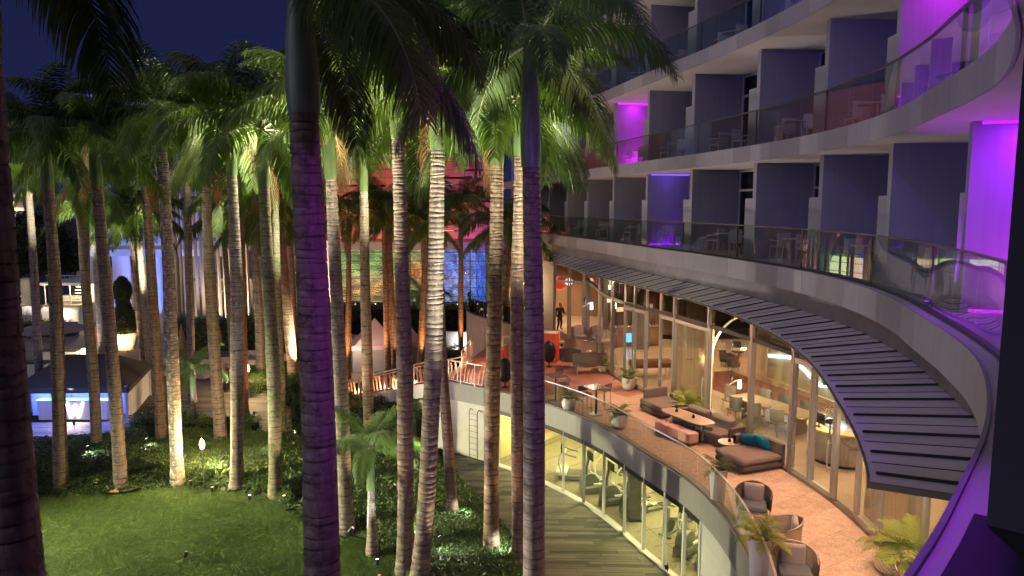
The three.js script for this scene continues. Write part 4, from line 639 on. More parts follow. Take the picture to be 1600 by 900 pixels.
// ---------------------------------------------------------------- terrace furniture
const bumpFab = grey(N_fine, 0.22);
const fabric = (r, g, b, a = 0.14) => mat([1, 1, 1], 0.95, { map: tone([r, g, b], N_fine, a, 0.35), bumpMap: bumpFab, bumpScale: 0.002 });
M.taupe = fabric(0.155, 0.125, 0.115); M.taupeDark = fabric(0.092, 0.072, 0.068); M.pink = fabric(0.50, 0.29, 0.25); M.blueCloth = fabric(0.0, 0.16, 0.27);
M.greyCushion = fabric(0.34, 0.30, 0.29); M.slate = fabric(0.11, 0.12, 0.15); M.rope = fabric(0.36, 0.26, 0.19, 0.3); M.ropeDark = fabric(0.12, 0.095, 0.085, 0.3); M.cream = fabric(0.62, 0.55, 0.48);
M.pot = mat([1, 1, 1], 0.6, { map: tone([0.62, 0.55, 0.52], N_soft, 0.08, 0.9) }); M.soilDark = mat([0.05, 0.03, 0.02], 1); M.tableTop = mat([1, 1, 1], 0.35, { map: tone([0.36, 0.27, 0.20], N_soft, 0.14, 1.2) });
M.metalLeg = mat([0.30, 0.26, 0.23], 0.4, { metalness: 0.8 });
const Tp = (px, py, h = T) => { const [x, z] = at(px, py, h); return [x, h, z]; };
// potted palms
const potFronds = [0, 1, 2, 3].map(i => asFrond({ len: 0.85, a0: [1.35, 1.1, 0.8, 0.45][i], droop: [1.3, 1.6, 1.7, 1.5][i], n: 22, leaf: 0.26, w: 0.022, seg: 3, bare: 0.22, ranks: 0.2, hang: 1.4 }));
function potted(label, pos, potPts, o = {}) {
  const p = thing('potted_palm', label, 'potted plant', pos, 0, null), top = potPts[potPts.length - 1], h = top[1], r = top[0];
  const wall = part('pot', lathe([[0.001, 0], ...potPts, [r - 0.035, h], [r - 0.05, h - 0.06], [0.001, h - 0.061]], 28), o.potMat ?? M.pot, p);
  part('soil', cyl(r - 0.045, r - 0.045, 0.02, 0, h - 0.05, 0, 18), M.soilDark, p);
  const n = o.n ?? 16, s = o.s ?? 1;
  if (o.canes) part('cane', merge(Array.from({ length: o.canes }, () => { const a = rr(0, 6.28), q = rr(0, r * 0.6); return bar([q * cos(a), h - 0.06, q * sin(a)], [q * 1.5 * cos(a), h + 0.35 * s, q * 1.5 * sin(a)], 0.014); })), M.soilDark, p);
  for (let i = 0; i < n; i++) { const f = potFronds[Math.min(3, Math.floor(i / n * 4))], az = i * 2.4 + rr(-0.3, 0.3), m = share('frond', f.leaf, o.leaf ?? M.potLeaf, p); m.position.set(0.04 * cos(az), h - 0.04 + (o.canes ? 0.25 * s : 0), -0.04 * sin(az)); m.rotation.y = az; m.scale.setScalar(s * rr(0.8, 1.15)); share('stalk', f.stalk, M.stalk, m); }
  return p;
}
M.potLeaf = leafMat(0.17, 0.22, 0.028); M.potLeafDark = leafMat(0.075, 0.105, 0.022);
const tall = [[0.19, 0], [0.205, 0.4], [0.25, 0.95]], round = [[0.2, 0], [0.27, 0.12], [0.3, 0.3], [0.29, 0.52]], low = [[0.2, 0], [0.28, 0.1], [0.31, 0.3]];
potted('potted palm in a tall white pot behind the railing, beside the nearest armchairs', Tp(1185, 905).map((v, i) => i === 1 ? T : v), tall, { s: 0.72, leaf: M.potLeaf, n: 20 });
potted('dark leaved palm in a tall white pot by the railing near the blue cushioned daybed', Tp(1121, 784), tall, { s: 0.6, leaf: M.potLeafDark, n: 14 });
potted('palm in a rounded white pot at the railing beside the high table', Tp(967, 668), round, { s: 0.62, leaf: M.potLeafDark, n: 14 });
potted('leafy plant in a white pot behind the railing, left of the high table', Tp(889, 641), round, { s: 0.62, leaf: M.potLeafDark, n: 14 });
potted('palm in a ribbed white pot against the restaurant glass', Tp(982, 608), round, { s: 0.8, leaf: M.potLeafDark, n: 18 });
potted('pale green palm in a low white bowl beside the armchair circle', Tp(943, 580), low, { s: 0.85, n: 16 });
potted('yellow green palm in a low white bowl behind the long sofa', Tp(1073, 648), low, { s: 1.05, n: 18 });
potted('small palm in a low white bowl between sofa and daybed', Tp(1163, 697), low, { s: 0.85, n: 16 });
M.ribPot = mat([1, 1, 1], 0.6, { map: tex(128, (i, x, y) => { const v = Math.abs(((x + y * 0.7) / 128 * 6) % 1 - 0.5) > 0.28 ? 0.92 : 0.74; return [v, v * 0.9, v * 0.82]; }, 0.5) });
potted('bushy areca palm in a wide striped bowl by the glass doors', Tp(1390, 893), [[0.22, 0], [0.31, 0.1], [0.33, 0.34]], { s: 0.85, n: 18, canes: 10, potMat: M.ribPot });
potted('bushy areca palm in a taller striped pot by the glass doors', Tp(1426, 925).map((v, i) => i === 1 ? T : v), [[0.24, 0], [0.33, 0.2], [0.33, 0.5]], { s: 1.05, n: 24, canes: 14, potMat: M.ribPot });

// sofas and daybeds
{ // long sofa along the glass
  const [x, , z] = Tp(1112, 690), t = thing('sofa', 'long brown grey sofa with loose back pillows facing the oval table', 'sofa', [x - 0.1, T, z - 0.55], 0.50);
  part('base', rbox(1.0, 0.22, 2.6, 0, 0.17, 0, 0.03), M.taupeDark, t);
  for (const s of [-1, 1]) { part('seat_cushion', rbox(0.98, 0.2, 1.2, -0.02, 0.36, s * 0.62, 0.05, 3), M.taupe, t); part('back_pillow', rbox(0.3, 0.48, 1.06, 0.32, 0.62, s * 0.58, 0.14, 3), M.taupe, t); part('armrest', rbox(0.62, 0.62, 0.2, 0.18, 0.36, s * 1.3, 0.04), M.taupeDark, t); }
  part('backrest', rbox(0.16, 0.6, 2.6, 0.5, 0.36, 0, 0.05), M.taupeDark, t);
}
{ const [x, , z] = Tp(1035, 650), t = thing('daybed', 'brown square daybed with low back beside the first glass doors', 'daybed', [x + 0.15, T, z - 0.5], 0.42);
  part('base', rbox(1.25, 0.2, 1.5, 0, 0.15, 0, 0.06), M.taupeDark, t); part('mattress', rbox(1.25, 0.2, 1.5, 0, 0.35, 0, 0.07, 3), M.taupe, t); part('backrest', rbox(1.1, 0.42, 0.16, 0.1, 0.6, -0.7, 0.06), M.taupe, t); part('side_block', rbox(0.3, 0.6, 0.5, 0.72, 0.3, -0.2, 0.05), M.taupeDark, t); }
{ const [x, , z] = Tp(1183, 738), t = thing('daybed', 'large rounded daybed with two blue pillows near the glass', 'daybed', [x - 0.05, T, z - 0.62], 0.38);
  part('base', rbox(1.5, 0.2, 1.35, -0.05, 0.15, 0, 0.14, 3), M.taupeDark, t); part('mattress', rbox(1.5, 0.2, 1.35, -0.05, 0.35, 0, 0.14, 3), M.taupe, t);
  const back = new THREE.Shape(); const arc = new THREE.CylinderGeometry(0.80, 0.80, 0.72, 28, 1, true, PI * 0.02, PI * 0.62); const inner = new THREE.CylinderGeometry(0.70, 0.70, 0.72, 28, 1, true, PI * 0.02, PI * 0.62); const ring = new THREE.RingGeometry(0.70, 0.80, 28, 1, -PI * 0.14 + PI * 0.0, PI * 0.62);
  const q = [[0.0, 0.70], [0.35, 0.68], [0.62, 0.5], [0.74, 0.2], [0.77, -0.15], [0.78, -0.62]].map(p => V(p[0], 0, -p[1])), cv = new THREE.CatmullRomCurve3(q), P = []; for (let i = 0; i <= 18; i++) { const p = cv.getPoint(i / 18), g = cv.getTangent(i / 18); P.push({ s: i * 0.12, x: p.x, z: p.z, nx: g.z, nz: -g.x, tx: g.x, tz: g.z }); }
  part('backrest', sweep(P, rect(-0.06, 0.06, 0.06, 0.74)), raw(M.taupeDark), t);
  for (const [dx, dz, ry, rz] of [[0.30, -0.38, 0.5, 0.5], [0.52, 0.0, 0.1, 0.6]]) { const p = part('pillow', ball(0.26, 0, 0, 0, 1, 0.42, 1, 18), M.blueCloth, t); const pp = p.geometry.attributes.position; for (let i = 0; i < pp.count; i++) { const a = pp.getX(i), b = pp.getZ(i), m = Math.max(Math.abs(a), Math.abs(b)) || 1e-6, l = Math.hypot(a, b); const f = lerp(1, l / m, 0.75); pp.setX(i, a * f); pp.setZ(i, b * f); } p.geometry.computeVertexNormals(); p.position.set(dx, 0.66, dz); p.rotation.set(0, ry, -rz - 0.4); }
}
{ const [x, , z] = Tp(1064, 690), t = thing('bench', 'pale pink upholstered bench along the oval table', 'bench', [x - 0.1, T, z - 0.3], 0.5);
  for (let i = -1; i <= 1; i++) part('seat_block', rbox(0.46, 0.34, 0.58, 0, 0.27, i * 0.59, 0.05, 3), M.pink, t); part('plinth', box(0.4, 0.1, 1.7, 0, 0.05, 0), M.taupeDark, t); }
{ const [x, , z] = Tp(1087, 690), t = thing('dining_table', 'long oval table between pink bench and sofa', 'table', [x - 0.15, T, z - 0.62], 0.5);
  const top = new THREE.Shape(); top.absellipse(0, 0, 0.38, 1.12, 0, 2 * PI); const P = []; for (let i = 0; i < 40; i++) { const a = i / 40 * 2 * PI, e = 0.55; P.push([Math.sign(cos(a)) * Math.abs(cos(a)) ** e * 0.4, Math.sign(sin(a)) * Math.abs(sin(a)) ** e * 1.12]); }
  part('tabletop', slabShape(P, 0.68, 0.72, 0.008), M.tableTop, t);
  for (const s of [-1, 1]) { part('column', cyl(0.06, 0.06, 0.62, 0, 0.36, s * 0.75, 14), M.metalLeg, t); part('foot_plate', cyl(0.24, 0.25, 0.03, 0, 0.018, s * 0.75, 22), M.metalLeg, t); }
  for (const [dz, n] of [[-0.55, 'left end'], [0.3, 'middle']]) { const c = V(0, 0.72, dz).applyAxisAngle(V(0, 1, 0), 0.5); const l = thing('candle_jar', `small dark candle jar at the ${n === 'middle' ? 'near half' : 'far end'} of the oval table`, 'candle jar', [x - 0.15 + c.x, T + 0.72, z - 0.62 + c.z]); part('jar', lathe([[0.001, 0], [0.05, 0.004], [0.055, 0.05], [0.04, 0.09], [0.03, 0.11]], 14), M.black, l); part('lid', cyl(0.03, 0.032, 0.02, 0, 0.12, 0, 12), M.dark, l); }
}
function roundTable(label, pos, r, h, topM = M.tableTop) { const t = thing('side_table', label, 'table', pos); part('tabletop', cyl(r, r - 0.01, 0.03, 0, h, 0, 26), topM, t); part('column', cyl(0.03, 0.035, h - 0.03, 0, h / 2, 0, 10), M.metalLeg, t); part('foot_plate', cyl(r * 0.6, r * 0.62, 0.02, 0, 0.012, 0, 20), M.metalLeg, t); return t; }
{ const p = Tp(1139, 712); roundTable('small round side table with a jar beside the blue pillow daybed', p, 0.36, 0.45); const l = thing('candle_jar', 'small dark candle jar on the round side table', 'candle jar', [p[0], T + 0.465, p[2]]); part('jar', lathe([[0.001, 0], [0.05, 0.004], [0.055, 0.05], [0.04, 0.09], [0.03, 0.11]], 14), M.black, l); part('lid', cyl(0.03, 0.032, 0.02, 0, 0.12, 0, 12), M.dark, l);
  const p2 = Tp(1056, 664); roundTable('dark round side table at the corner of the square daybed', p2, 0.34, 0.42, M.dark); const l2 = thing('table_lantern', 'dark lantern on the side table by the square daybed', 'lantern', [p2[0], T + 0.435, p2[2]]); part('body', lathe([[0.001, 0], [0.1, 0.01], [0.12, 0.12], [0.08, 0.25], [0.001, 0.27]], 14), M.black, l2); part('ring', new THREE.TorusGeometry(0.04, 0.008, 6, 14).translate(0, 0.3, 0), M.black, l2); }
// woven armchairs
function armchair(label, pos, turn, shell = M.rope, cushion = M.slate, pillow = M.greyCushion, s = 1) {
  const t = thing('armchair', label, 'armchair', pos, turn); t.scale.setScalar(s);
  const q = []; for (let i = 0; i <= 26; i++) { const a = lerp(-0.62 * PI, 0.62 * PI, i / 26), x = 0.37 * sin(a), z = -0.33 * cos(a) + (Math.abs(a) > 1.57 ? (Math.abs(a) - 1.57) * 0.28 : 0); const da = 0.01, x2 = 0.37 * sin(a + da), z2 = -0.33 * cos(a + da), l = Math.hypot(x2 - x, z2 - z) || 1; q.push({ s: i * 0.06, x, z, tx: (x2 - x) / l, tz: (z2 - z) / l, nx: (z2 - z) / l, nz: -(x2 - x) / l, a }); }
  const hgt = a => 0.80 - 0.17 * Math.pow(Math.abs(a) / 1.95, 1.4);
  const P = [], U = [], add = (...v) => v.forEach(([p, u]) => { P.push(...p); U.push(...u); });
  for (let i = 0; i < 26; i++) for (const [o, f] of [[0, 1], [-0.03, -1]]) { const a = q[i], b = q[i + 1], A = [[a.x + a.nx * o, 0.26, a.z + a.nz * o], [a.s, 0.26]], B = [[b.x + b.nx * o, 0.26, b.z + b.nz * o], [b.s, 0.26]], D = [[b.x * 1.07 + b.nx * o, hgt(b.a), b.z * 1.07 + b.nz * o], [b.s, 0.8]], E = [[a.x * 1.07 + a.nx * o, hgt(a.a), a.z * 1.07 + a.nz * o], [a.s, 0.8]]; f > 0 ? add(A, D, B, A, E, D) : add(A, B, D, A, D, E); }
  const g = new THREE.BufferGeometry(); g.setAttribute('position', new THREE.Float32BufferAttribute(P, 3)); g.setAttribute('uv', new THREE.Float32BufferAttribute(U, 2)); g.computeVertexNormals(); part('woven_shell', g, shell, t);
  part('rim', tube(q.filter((_, i) => i % 2 === 0).map(c => [c.x * 1.07, hgt(c.a), c.z * 1.07]), 0.02, 6, 40), shell === M.ropeDark ? M.taupeDark : M.metalLeg, t);
  part('seat_cushion', rbox(0.6, 0.13, 0.58, 0, 0.36, 0.0, 0.05, 3), cushion, t);
  if (pillow) { const p = part('pillow', rbox(0.46, 0.42, 0.13, 0, 0.6, -0.2, 0.06, 3), pillow, t); p.rotation.x = -0.0; }
  for (const sx of [-1, 1]) part('leg_frame', merge([bar([sx * 0.3, 0.28, 0.24], [sx * 0.32, 0.012, 0.28], 0.012), bar([sx * 0.3, 0.28, -0.24], [sx * 0.32, 0.012, -0.28], 0.012), bar([sx * 0.32, 0.012, -0.28], [sx * 0.32, 0.012, 0.28], 0.012)]), M.metalLeg, t);
  part('seat_frame', rbox(0.62, 0.04, 0.6, 0, 0.27, 0, 0.02), M.metalLeg, t);
  return t;
}
armchair('woven armchair with grey pillow and blue seat, second from the near corner', Tp(1176, 812), -0.35, M.ropeDark, M.slate, M.greyCushion, 1.1);
armchair('woven armchair seen from behind its back, beside the tall white pot', Tp(1224, 866), -1.9, M.rope, M.slate, M.greyCushion, 1.1);
armchair('woven armchair with beige pillow at the lower picture edge', Tp(1240, 920).map((v, i) => i === 1 ? T : v), -0.2, M.rope, M.slate, M.greyCushion, 1.1);
armchair('armchair whose curved rim shows below the striped pots', Tp(1432, 950).map((v, i) => i === 1 ? T : v), 0.3, M.rope, M.slate, null, 1.1);
armchair('pale woven armchair with white pillow near the end wall', Tp(872, 546), 0.6, M.rope, M.greyCushion, M.cream, 1.25);
armchair('pale woven armchair with white pillow close to the glass doors', Tp(905, 537), 0.1, M.rope, M.greyCushion, M.cream, 1.25);
armchair('dark woven armchair with its back to the railing side', Tp(891, 574), 2.9, M.ropeDark, M.slate, null, 1.3);
{ const t = armchair('wide dark woven armchair with its back to the viewer', Tp(919, 582), 3.2, M.ropeDark, M.slate, null, 1.45); t.scale.x = 2.0; t.scale.multiplyScalar(0.92); }
{ const t = armchair('pale woven loveseat with cream cushion at the low table', Tp(908, 560), 2.6, M.rope, M.cream, null, 1.35); t.scale.x = 2.4; }
armchair('armchair with white cushion standing inside the glass', Tp(946, 545), 0.2, M.cream, M.cream, M.cream, 1.25);
{ const [x, , z] = Tp(924, 556), t = thing('lounge_sofa', 'dark lounge sofa with heaped pillows against the glass', 'sofa', [x, T, z], 0.15); part('base', rbox(1.0, 0.36, 2.6, 0, 0.2, 0, 0.06), M.taupeDark, t); for (let i = 0; i < 3; i++) { const p = part('pillow', rbox(0.26, 0.6, 0.85, 0.3, 0.62, -0.85 + i * 0.85, 0.12, 3), i === 1 ? M.taupe : M.slate, t); p.rotation.z = rr(-0.15, 0.1); } part('seat_cushion', rbox(0.9, 0.14, 2.5, -0.05, 0.43, 0, 0.05, 3), M.taupe, t); }
{ const [x, , z] = Tp(884, 560), t = thing('coffee_table', 'low tan coffee table with jars amid the armchairs', 'table', [x, T, z], 0.3); part('tabletop', rbox(1.0, 0.06, 1.3, 0.15, 0.5, -0.3, 0.02), M.tableTop, t); part('pedestal', rbox(0.8, 0.46, 1.1, 0.15, 0.24, -0.3, 0.03), M.pink, t); for (const [dx, dz] of [[0.1, -0.5], [0.3, 0.0]]) part('jar', lathe([[0.001, 0.53], [0.06, 0.535], [0.065, 0.6], [0.03, 0.66], [0.001, 0.67]], 12), M.black, t); t.children.slice(2).forEach((c, i) => c.position.set([0.0, 0.3][i], 0, [-0.6, -0.1][i])); }
// egg shaped lanterns and the red screens
for (const [px, py, lab] of [[858, 573, 'black egg shaped lantern on a short foot before the red box'], [789, 605, 'black egg shaped lantern near the ramp railing']]) { const p = Tp(px, py), t = thing('egg_lantern', lab, 'lantern', p); part('shell', ball(0.34, 0, 0.76, 0, 1, 1.65, 1, 22), mat([0.015, 0.017, 0.016], 0.3), t); part('foot', lathe([[0.001, 0], [0.16, 0.005], [0.16, 0.02], [0.035, 0.05], [0.03, 0.22], [0.001, 0.23]], 16), M.black, t); }
{ const redM = mat([0.55, 0.06, 0.02], 0.6); const mk = (lab, px, py, w, h, d, ry) => { const p = Tp(px, py), t = thing('red_screen', lab, 'screen', p, ry); part('panel', rbox(w, h, d, 0, h / 2 + 0.03, 0, 0.02), redM, t); part('cap', box(w + 0.04, 0.05, d + 0.04, 0, h + 0.055, 0), M.cream, t); part('skid', box(w * 0.9, 0.03, d * 0.8, 0, 0.015, 0), M.dark, t); };
  mk('red box screen behind the egg lantern by the violet trunk', 850, 563, 1.5, 1.45, 0.5, -0.5); mk('narrow red screen at the ramp head', 779, 586, 0.7, 1.4, 0.3, -0.4); }
// high tables with stools at the railing
function stool(label, pos, turn) { const t = thing('bar_stool', label, 'bar stool', pos, turn); part('seat', rbox(0.42, 0.06, 0.4, 0, 0.76, 0, 0.02), M.ropeDark, t); for (const [x, z] of [[1, 1], [1, -1], [-1, 1], [-1, -1]]) part('leg', bar([x * 0.17, 0.74, z * 0.16], [x * 0.2, 0.0, z * 0.19], 0.014), M.metalLeg, t); part('footrest', merge([bar([-0.19, 0.25, 0.18], [0.19, 0.25, 0.18], 0.011), bar([-0.19, 0.25, -0.18], [0.19, 0.25, -0.18], 0.011)]), M.metalLeg, t); part('backrest', rbox(0.42, 0.2, 0.03, 0, 0.93, -0.2, 0.012), M.ropeDark, t); return t; }
function highTable(label, pos, turn) { const t = thing('high_table', label, 'table', pos, turn); part('tabletop', rbox(0.75, 0.04, 0.75, 0, 1.06, 0, 0.015), mat([0.30, 0.25, 0.24], 0.25, { metalness: 0.5 }), t); part('column', cyl(0.04, 0.04, 1.02, 0, 0.53, 0, 12), M.black, t); part('foot_plate', cyl(0.26, 0.27, 0.025, 0, 0.0125, 0, 22), M.steel, t); return t; }
highTable('square high table with shiny top at the railing', Tp(931, 647), 0.5);
highTable('square high table partly behind the violet trunk', Tp(868, 626), 0.4);
stool('bar stool on the near left of the shiny high table', Tp(914, 645), 0.4); stool('bar stool on the far right of the shiny high table', Tp(944, 638), -2.4);
stool('bar stool left of the high table by the violet trunk', Tp(880, 628), -1.2); stool('bar stool behind the high table by the violet trunk', Tp(870, 612), -2.6);

// ---------------------------------------------------------------- inside the restaurant
{ const [x, , z] = Tp(1190, 690), mar = mat([1, 1, 1], 0.3, { map: tone([0.34, 0.29, 0.20], N_grain, 0.35, 1.6) }); const c = at(1196, 672, T);
  const t = thing('marble_table', 'long veined stone dining table inside the glass', 'table', [c[0] + 0.45, T, c[1] - 0.5], 0.5); part('tabletop', rbox(1.0, 0.06, 3.4, 0, 0.76, 0, 0.02), mar, t); for (const s of [-1, 1]) part('leg', rbox(0.7, 0.72, 0.1, 0, 0.37, s * 1.15, 0.02), M.bronze, t);
  const gc = fabric(0.23, 0.235, 0.21); const spotsC = [[-0.75, -1.1, 'far end on the glass side'], [-0.75, -0.2, 'glass side, second from far end'], [-0.75, 0.8, 'glass side, near end'], [0.75, -1.1, 'wall side, far end'], [0.75, -0.2, 'wall side, middle'], [0.75, 0.8, 'wall side, near end'], [0, -2.1, 'head of the table']];
  spotsC.forEach(([dx, dz, n]) => { const p = V(dx, 0, dz).applyAxisAngle(V(0, 1, 0), 0.5), k = thing('dining_chair', `grey shell dining chair at the stone table, ${n}`, 'chair', [t.position.x + p.x, T, t.position.z + p.z], 0.5 + (dx < 0 ? PI / 2 : dx > 0 ? -PI / 2 : 0));
    part('seat', rbox(0.5, 0.09, 0.5, 0, 0.46, 0, 0.04, 3), gc, k); const b = part('backrest', new THREE.CylinderGeometry(0.29, 0.25, 0.5, 18, 1, true, PI * 0.5, PI).scale(1, 1, 0.9).translate(0, 0.72, 0.02), gc, k); b.material = gc; for (const [lx, lz] of [[1, 1], [1, -1], [-1, 1], [-1, -1]]) part('leg', bar([lx * 0.18, 0.43, lz * 0.18], [lx * 0.23, 0, lz * 0.23], 0.016), M.metalLeg, k); });
}
const sc = sR => GL.pt(GL.col(sR, 0, T));
camera.updateMatrixWorld(true); camera.updateProjectionMatrix();
{ // zigzag light line on the veneered wall
  const z = thing('zigzag_light', 'white zigzag light line on the veneered back wall', 'wall light'); let s0 = 0; for (let q = 0; q < GL.len; q += 0.05) if (GL.pt(q).z < -29.0) s0 = q; const pts = [[-0.4, 4.55], [0.7, 4.75], [1.5, 4.35], [2.3, 3.95], [2.9, 4.05], [3.6, 3.85], [4.4, 4.1]].map(([d, y]) => pq(GL.pt(s0 + d * 0.9), 6.04, y));
  for (let i = 0; i + 1 < pts.length; i++) { part('light_tube', beam(pts[i], pts[i + 1], 0.07, 0.13), glow([0.62, 0.92, 1.0], 5), z); const m = V(...pts[i]).lerp(V(...pts[i + 1]), 0.5); const q = GL.pt(s0 + i); m.x -= q.nx * 0.15; m.z -= q.nz * 0.15; bulb(m.toArray(), [0.6, 0.9, 1.0], 0.5, 6); }
}
{ // arch of light
  const a = thing('light_arch', 'large arch outlined by a warm light strip inside the restaurant', 'arch'); const P = [], base = [7.75, 0, -27.4]; for (let i = 0; i <= 14; i++) { const f = i / 14 * PI * 0.5; P.push([base[0] + 1.6 * (1 - cos(f)), 5.3 + 1.6 * sin(f), base[2] - 1.0 * (1 - cos(f))]); }
  part('light_strip', tube([[base[0], T + 0.05, base[2]], [base[0], T + 1.2, base[2]], ...P], 0.045, 6, 60), glow([1, 0.72, 0.38], 5), a); bulb([base[0] + 0.3, 5.9, base[2] + 0.3], [1, 0.7, 0.4], 16, 8);
  part('jamb', box(0.16, 4.8, 0.3, base[0] - 0.16, T + 2.4, base[2]), M.veneer, a);
}
{ // welcome desk
  const p = Tp(1275, 728), t = thing('reception_desk', 'curved reception desk with glowing top inside the glass', 'desk', [p[0] + 0.6, T, p[2] - 0.5], 0.35); const q = []; for (let i = 0; i <= 20; i++) { const a = lerp(-1.5, 1.5, i / 20); q.push({ s: i * 0.12, x: -0.75 * cos(a) + 0.3, z: 0.95 * sin(a), nx: cos(a), nz: -sin(a), tx: sin(a), tz: cos(a) }); }
  part('front', sweep(q, rect(0, 0.08, 0, 1.0)), raw(M.greyTimber), t); part('counter', sweep(q, rect(-0.06, 0.36, 1.0, 1.06)), raw(mat([0.62, 0.45, 0.22], 0.3)), t); part('plinth', sweep(q, rect(-0.02, 0.02, 0, 0.08)), raw(M.black), t);
  const c = t.position; bulb([c.x - 0.1, T + 1.6, c.z], [1, 0.74, 0.36], 9, 8);
  const l = thing('desk_lamp', 'small mushroom lamp with dark dome on the reception desk', 'lamp', [c.x - 0.25, T + 1.06, c.z + 0.55]); part('stem', cyl(0.025, 0.03, 0.34, 0, 0.17, 0, 10), M.bronze, l); part('shade', lathe([[0.16, 0.32], [0.15, 0.38], [0.09, 0.45], [0.001, 0.47]], 20), M.black, l); part('glowing_bulb', ball(0.05, 0, 0.33, 0), glow([1, 0.8, 0.5], 8), l);
  const s = thing('desk_screen', 'dark computer screen on the reception desk', 'screen', [c.x - 0.3, T + 1.06, c.z - 0.15], -1.2); part('panel', rbox(0.5, 0.34, 0.03, 0, 0.27, 0, 0.01), M.black, s); part('stand', merge([box(0.04, 0.14, 0.03, 0, 0.07, -0.02), box(0.2, 0.012, 0.14, 0, 0.006, 0)]), M.black, s);
}
function pendant(label, px, py, base, drop) { const [x, z] = at(px, py, base), t = thing('pendant_lamp', label, 'pendant lamp', [x, base, z]); part('cord', cyl(0.008, 0.008, 8.2 - base, 0, (8.2 - base) / 2, 0, 6), M.black, t); part('glass_tube', cyl(0.06, 0.07, 0.34, 0.32, 0, 0, 14), glow([1, 0.82, 0.55], 7), t); part('wing', tube([[-0.45, 0.12, 0], [-0.2, 0.0, 0.04], [0, 0.02, 0], [0.15, 0.12, 0], [0.32, 0.18, 0]], 0.022, 6, 20), M.bronze, t); part('wing', tube([[-0.4, 0.02, 0.2], [-0.1, -0.02, 0.1], [0, 0.02, 0]], 0.018, 6, 12), M.bronze, t); part('body', ball(0.08, 0, 0.3, 0, 0.8, 2, 0.8), M.black, t); bulb([x + 0.32, base, z + 0.12], [1, 0.75, 0.45], 5, 6); return t; }
pendant('winged pendant lamp with lit tube in front of the veneer pier', 1086, 560, 5.3); pendant('winged pendant lamp hanging beside the end doors', 914, 478, 6.4); pendant('pendant lamp hanging low over the near restaurant floor', 1345, 700, 5.2); pendant('small pendant lamp hanging before the light arch', 1142, 600, 4.6);
// far lounge seats seen through the arch, the ottoman sofa and the bar
{ const tub = (lab, px, py, m) => { const p = Tp(px, py), t = thing('tub_chair', lab, 'chair', p, rr(0, 6)); part('shell', new THREE.CylinderGeometry(0.36, 0.3, 0.5, 18, 1, true, 0, PI * 1.25).translate(0, 0.5, 0), m, t); part('seat', cyl(0.32, 0.3, 0.2, 0, 0.34, 0, 18), m, t); for (let i = 0; i < 4; i++) part('leg', bar([0.2 * cos(i * PI / 2), 0.26, 0.2 * sin(i * PI / 2)], [0.26 * cos(i * PI / 2), 0, 0.26 * sin(i * PI / 2)], 0.014), M.black, t); };
  const navy = fabric(0.035, 0.05, 0.075); tub('dark blue tub chair behind the arch, left of the round table', 1134, 572, navy); tub('dark blue tub chair behind the arch, nearest the glass', 1146, 580, navy); tub('dark blue tub chair behind the arch, beyond the round table', 1152, 557, navy);
  const p = Tp(1154, 568); roundTable('round wooden table among dark blue tub chairs', p, 0.42, 0.72, M.veneer);
  const o = Tp(1017, 588), t = thing('bench_sofa', 'brown round ended bench sofa on slim legs inside the glass', 'sofa', [o[0], T, o[2]], 0.1); part('seat', rbox(2.1, 0.34, 0.8, 0, 0.62, 0, 0.16, 4), fabric(0.12, 0.055, 0.035), t); for (const s of [-0.8, 0.8]) part('leg', merge([bar([s, 0.46, 0.25], [s, 0, 0.3], 0.018), bar([s, 0.46, -0.25], [s, 0, -0.3], 0.018)]), M.steel, t);
  const b = Tp(968, 545), bar_ = thing('bar_counter', 'bar counter with lit blue edge and bottles inside the restaurant', 'bar counter', [b[0] + 0.5, T, b[2] - 1.0], 0.15); part('front', rbox(2.8, 1.05, 0.6, 0.6, 0.53, 0, 0.03), M.veneer, bar_); part('counter', rbox(3.0, 0.06, 0.8, 0.6, 1.09, 0, 0.02), M.tableTop, bar_); part('light_edge', box(0.06, 2.0, 0.05, -0.95, 1.2, 0.35), glow([0.15, 0.45, 1.0], 5), bar_); part('display_screen', box(0.8, 0.5, 0.04, 0.2, 0.5, 0.34), glow([0.12, 0.5, 1.0], 2.2), bar_);
  for (let i = 0; i < 12; i++) part('bottle', lathe([[0.001, 1.12], [0.05, 1.12], [0.05, 1.36], [0.018, 1.42], [0.016, 1.52], [0.001, 1.52]], 10).translate(-0.5 + i * 0.2, 0, rr(-0.15, 0.15)), [M.bronze, mat([0.4, 0.3, 0.08], 0.15), mat([0.1, 0.25, 0.06], 0.15), mat([0.5, 0.1, 0.04], 0.2)][i % 4], bar_);
  for (let i = 0; i < 5; i++) { const h = [2.05, 1.5, 1.8, 1.3, 1.65][i]; part('shelf_glow', box(0.4, 0.25, 0.03, -0.6 + i * 0.6, h + 0.4, -1.2), glow([1, [0.75, 0.5, 0.25, 0.6, 0.8][i], [0.4, 0.2, 0.12, 0.3, 0.6][i]], 2.0), bar_); } part('back_shelf', rbox(3.2, 2.6, 0.3, 0.6, 1.5, -1.4, 0.03), M.bronze, bar_);
}
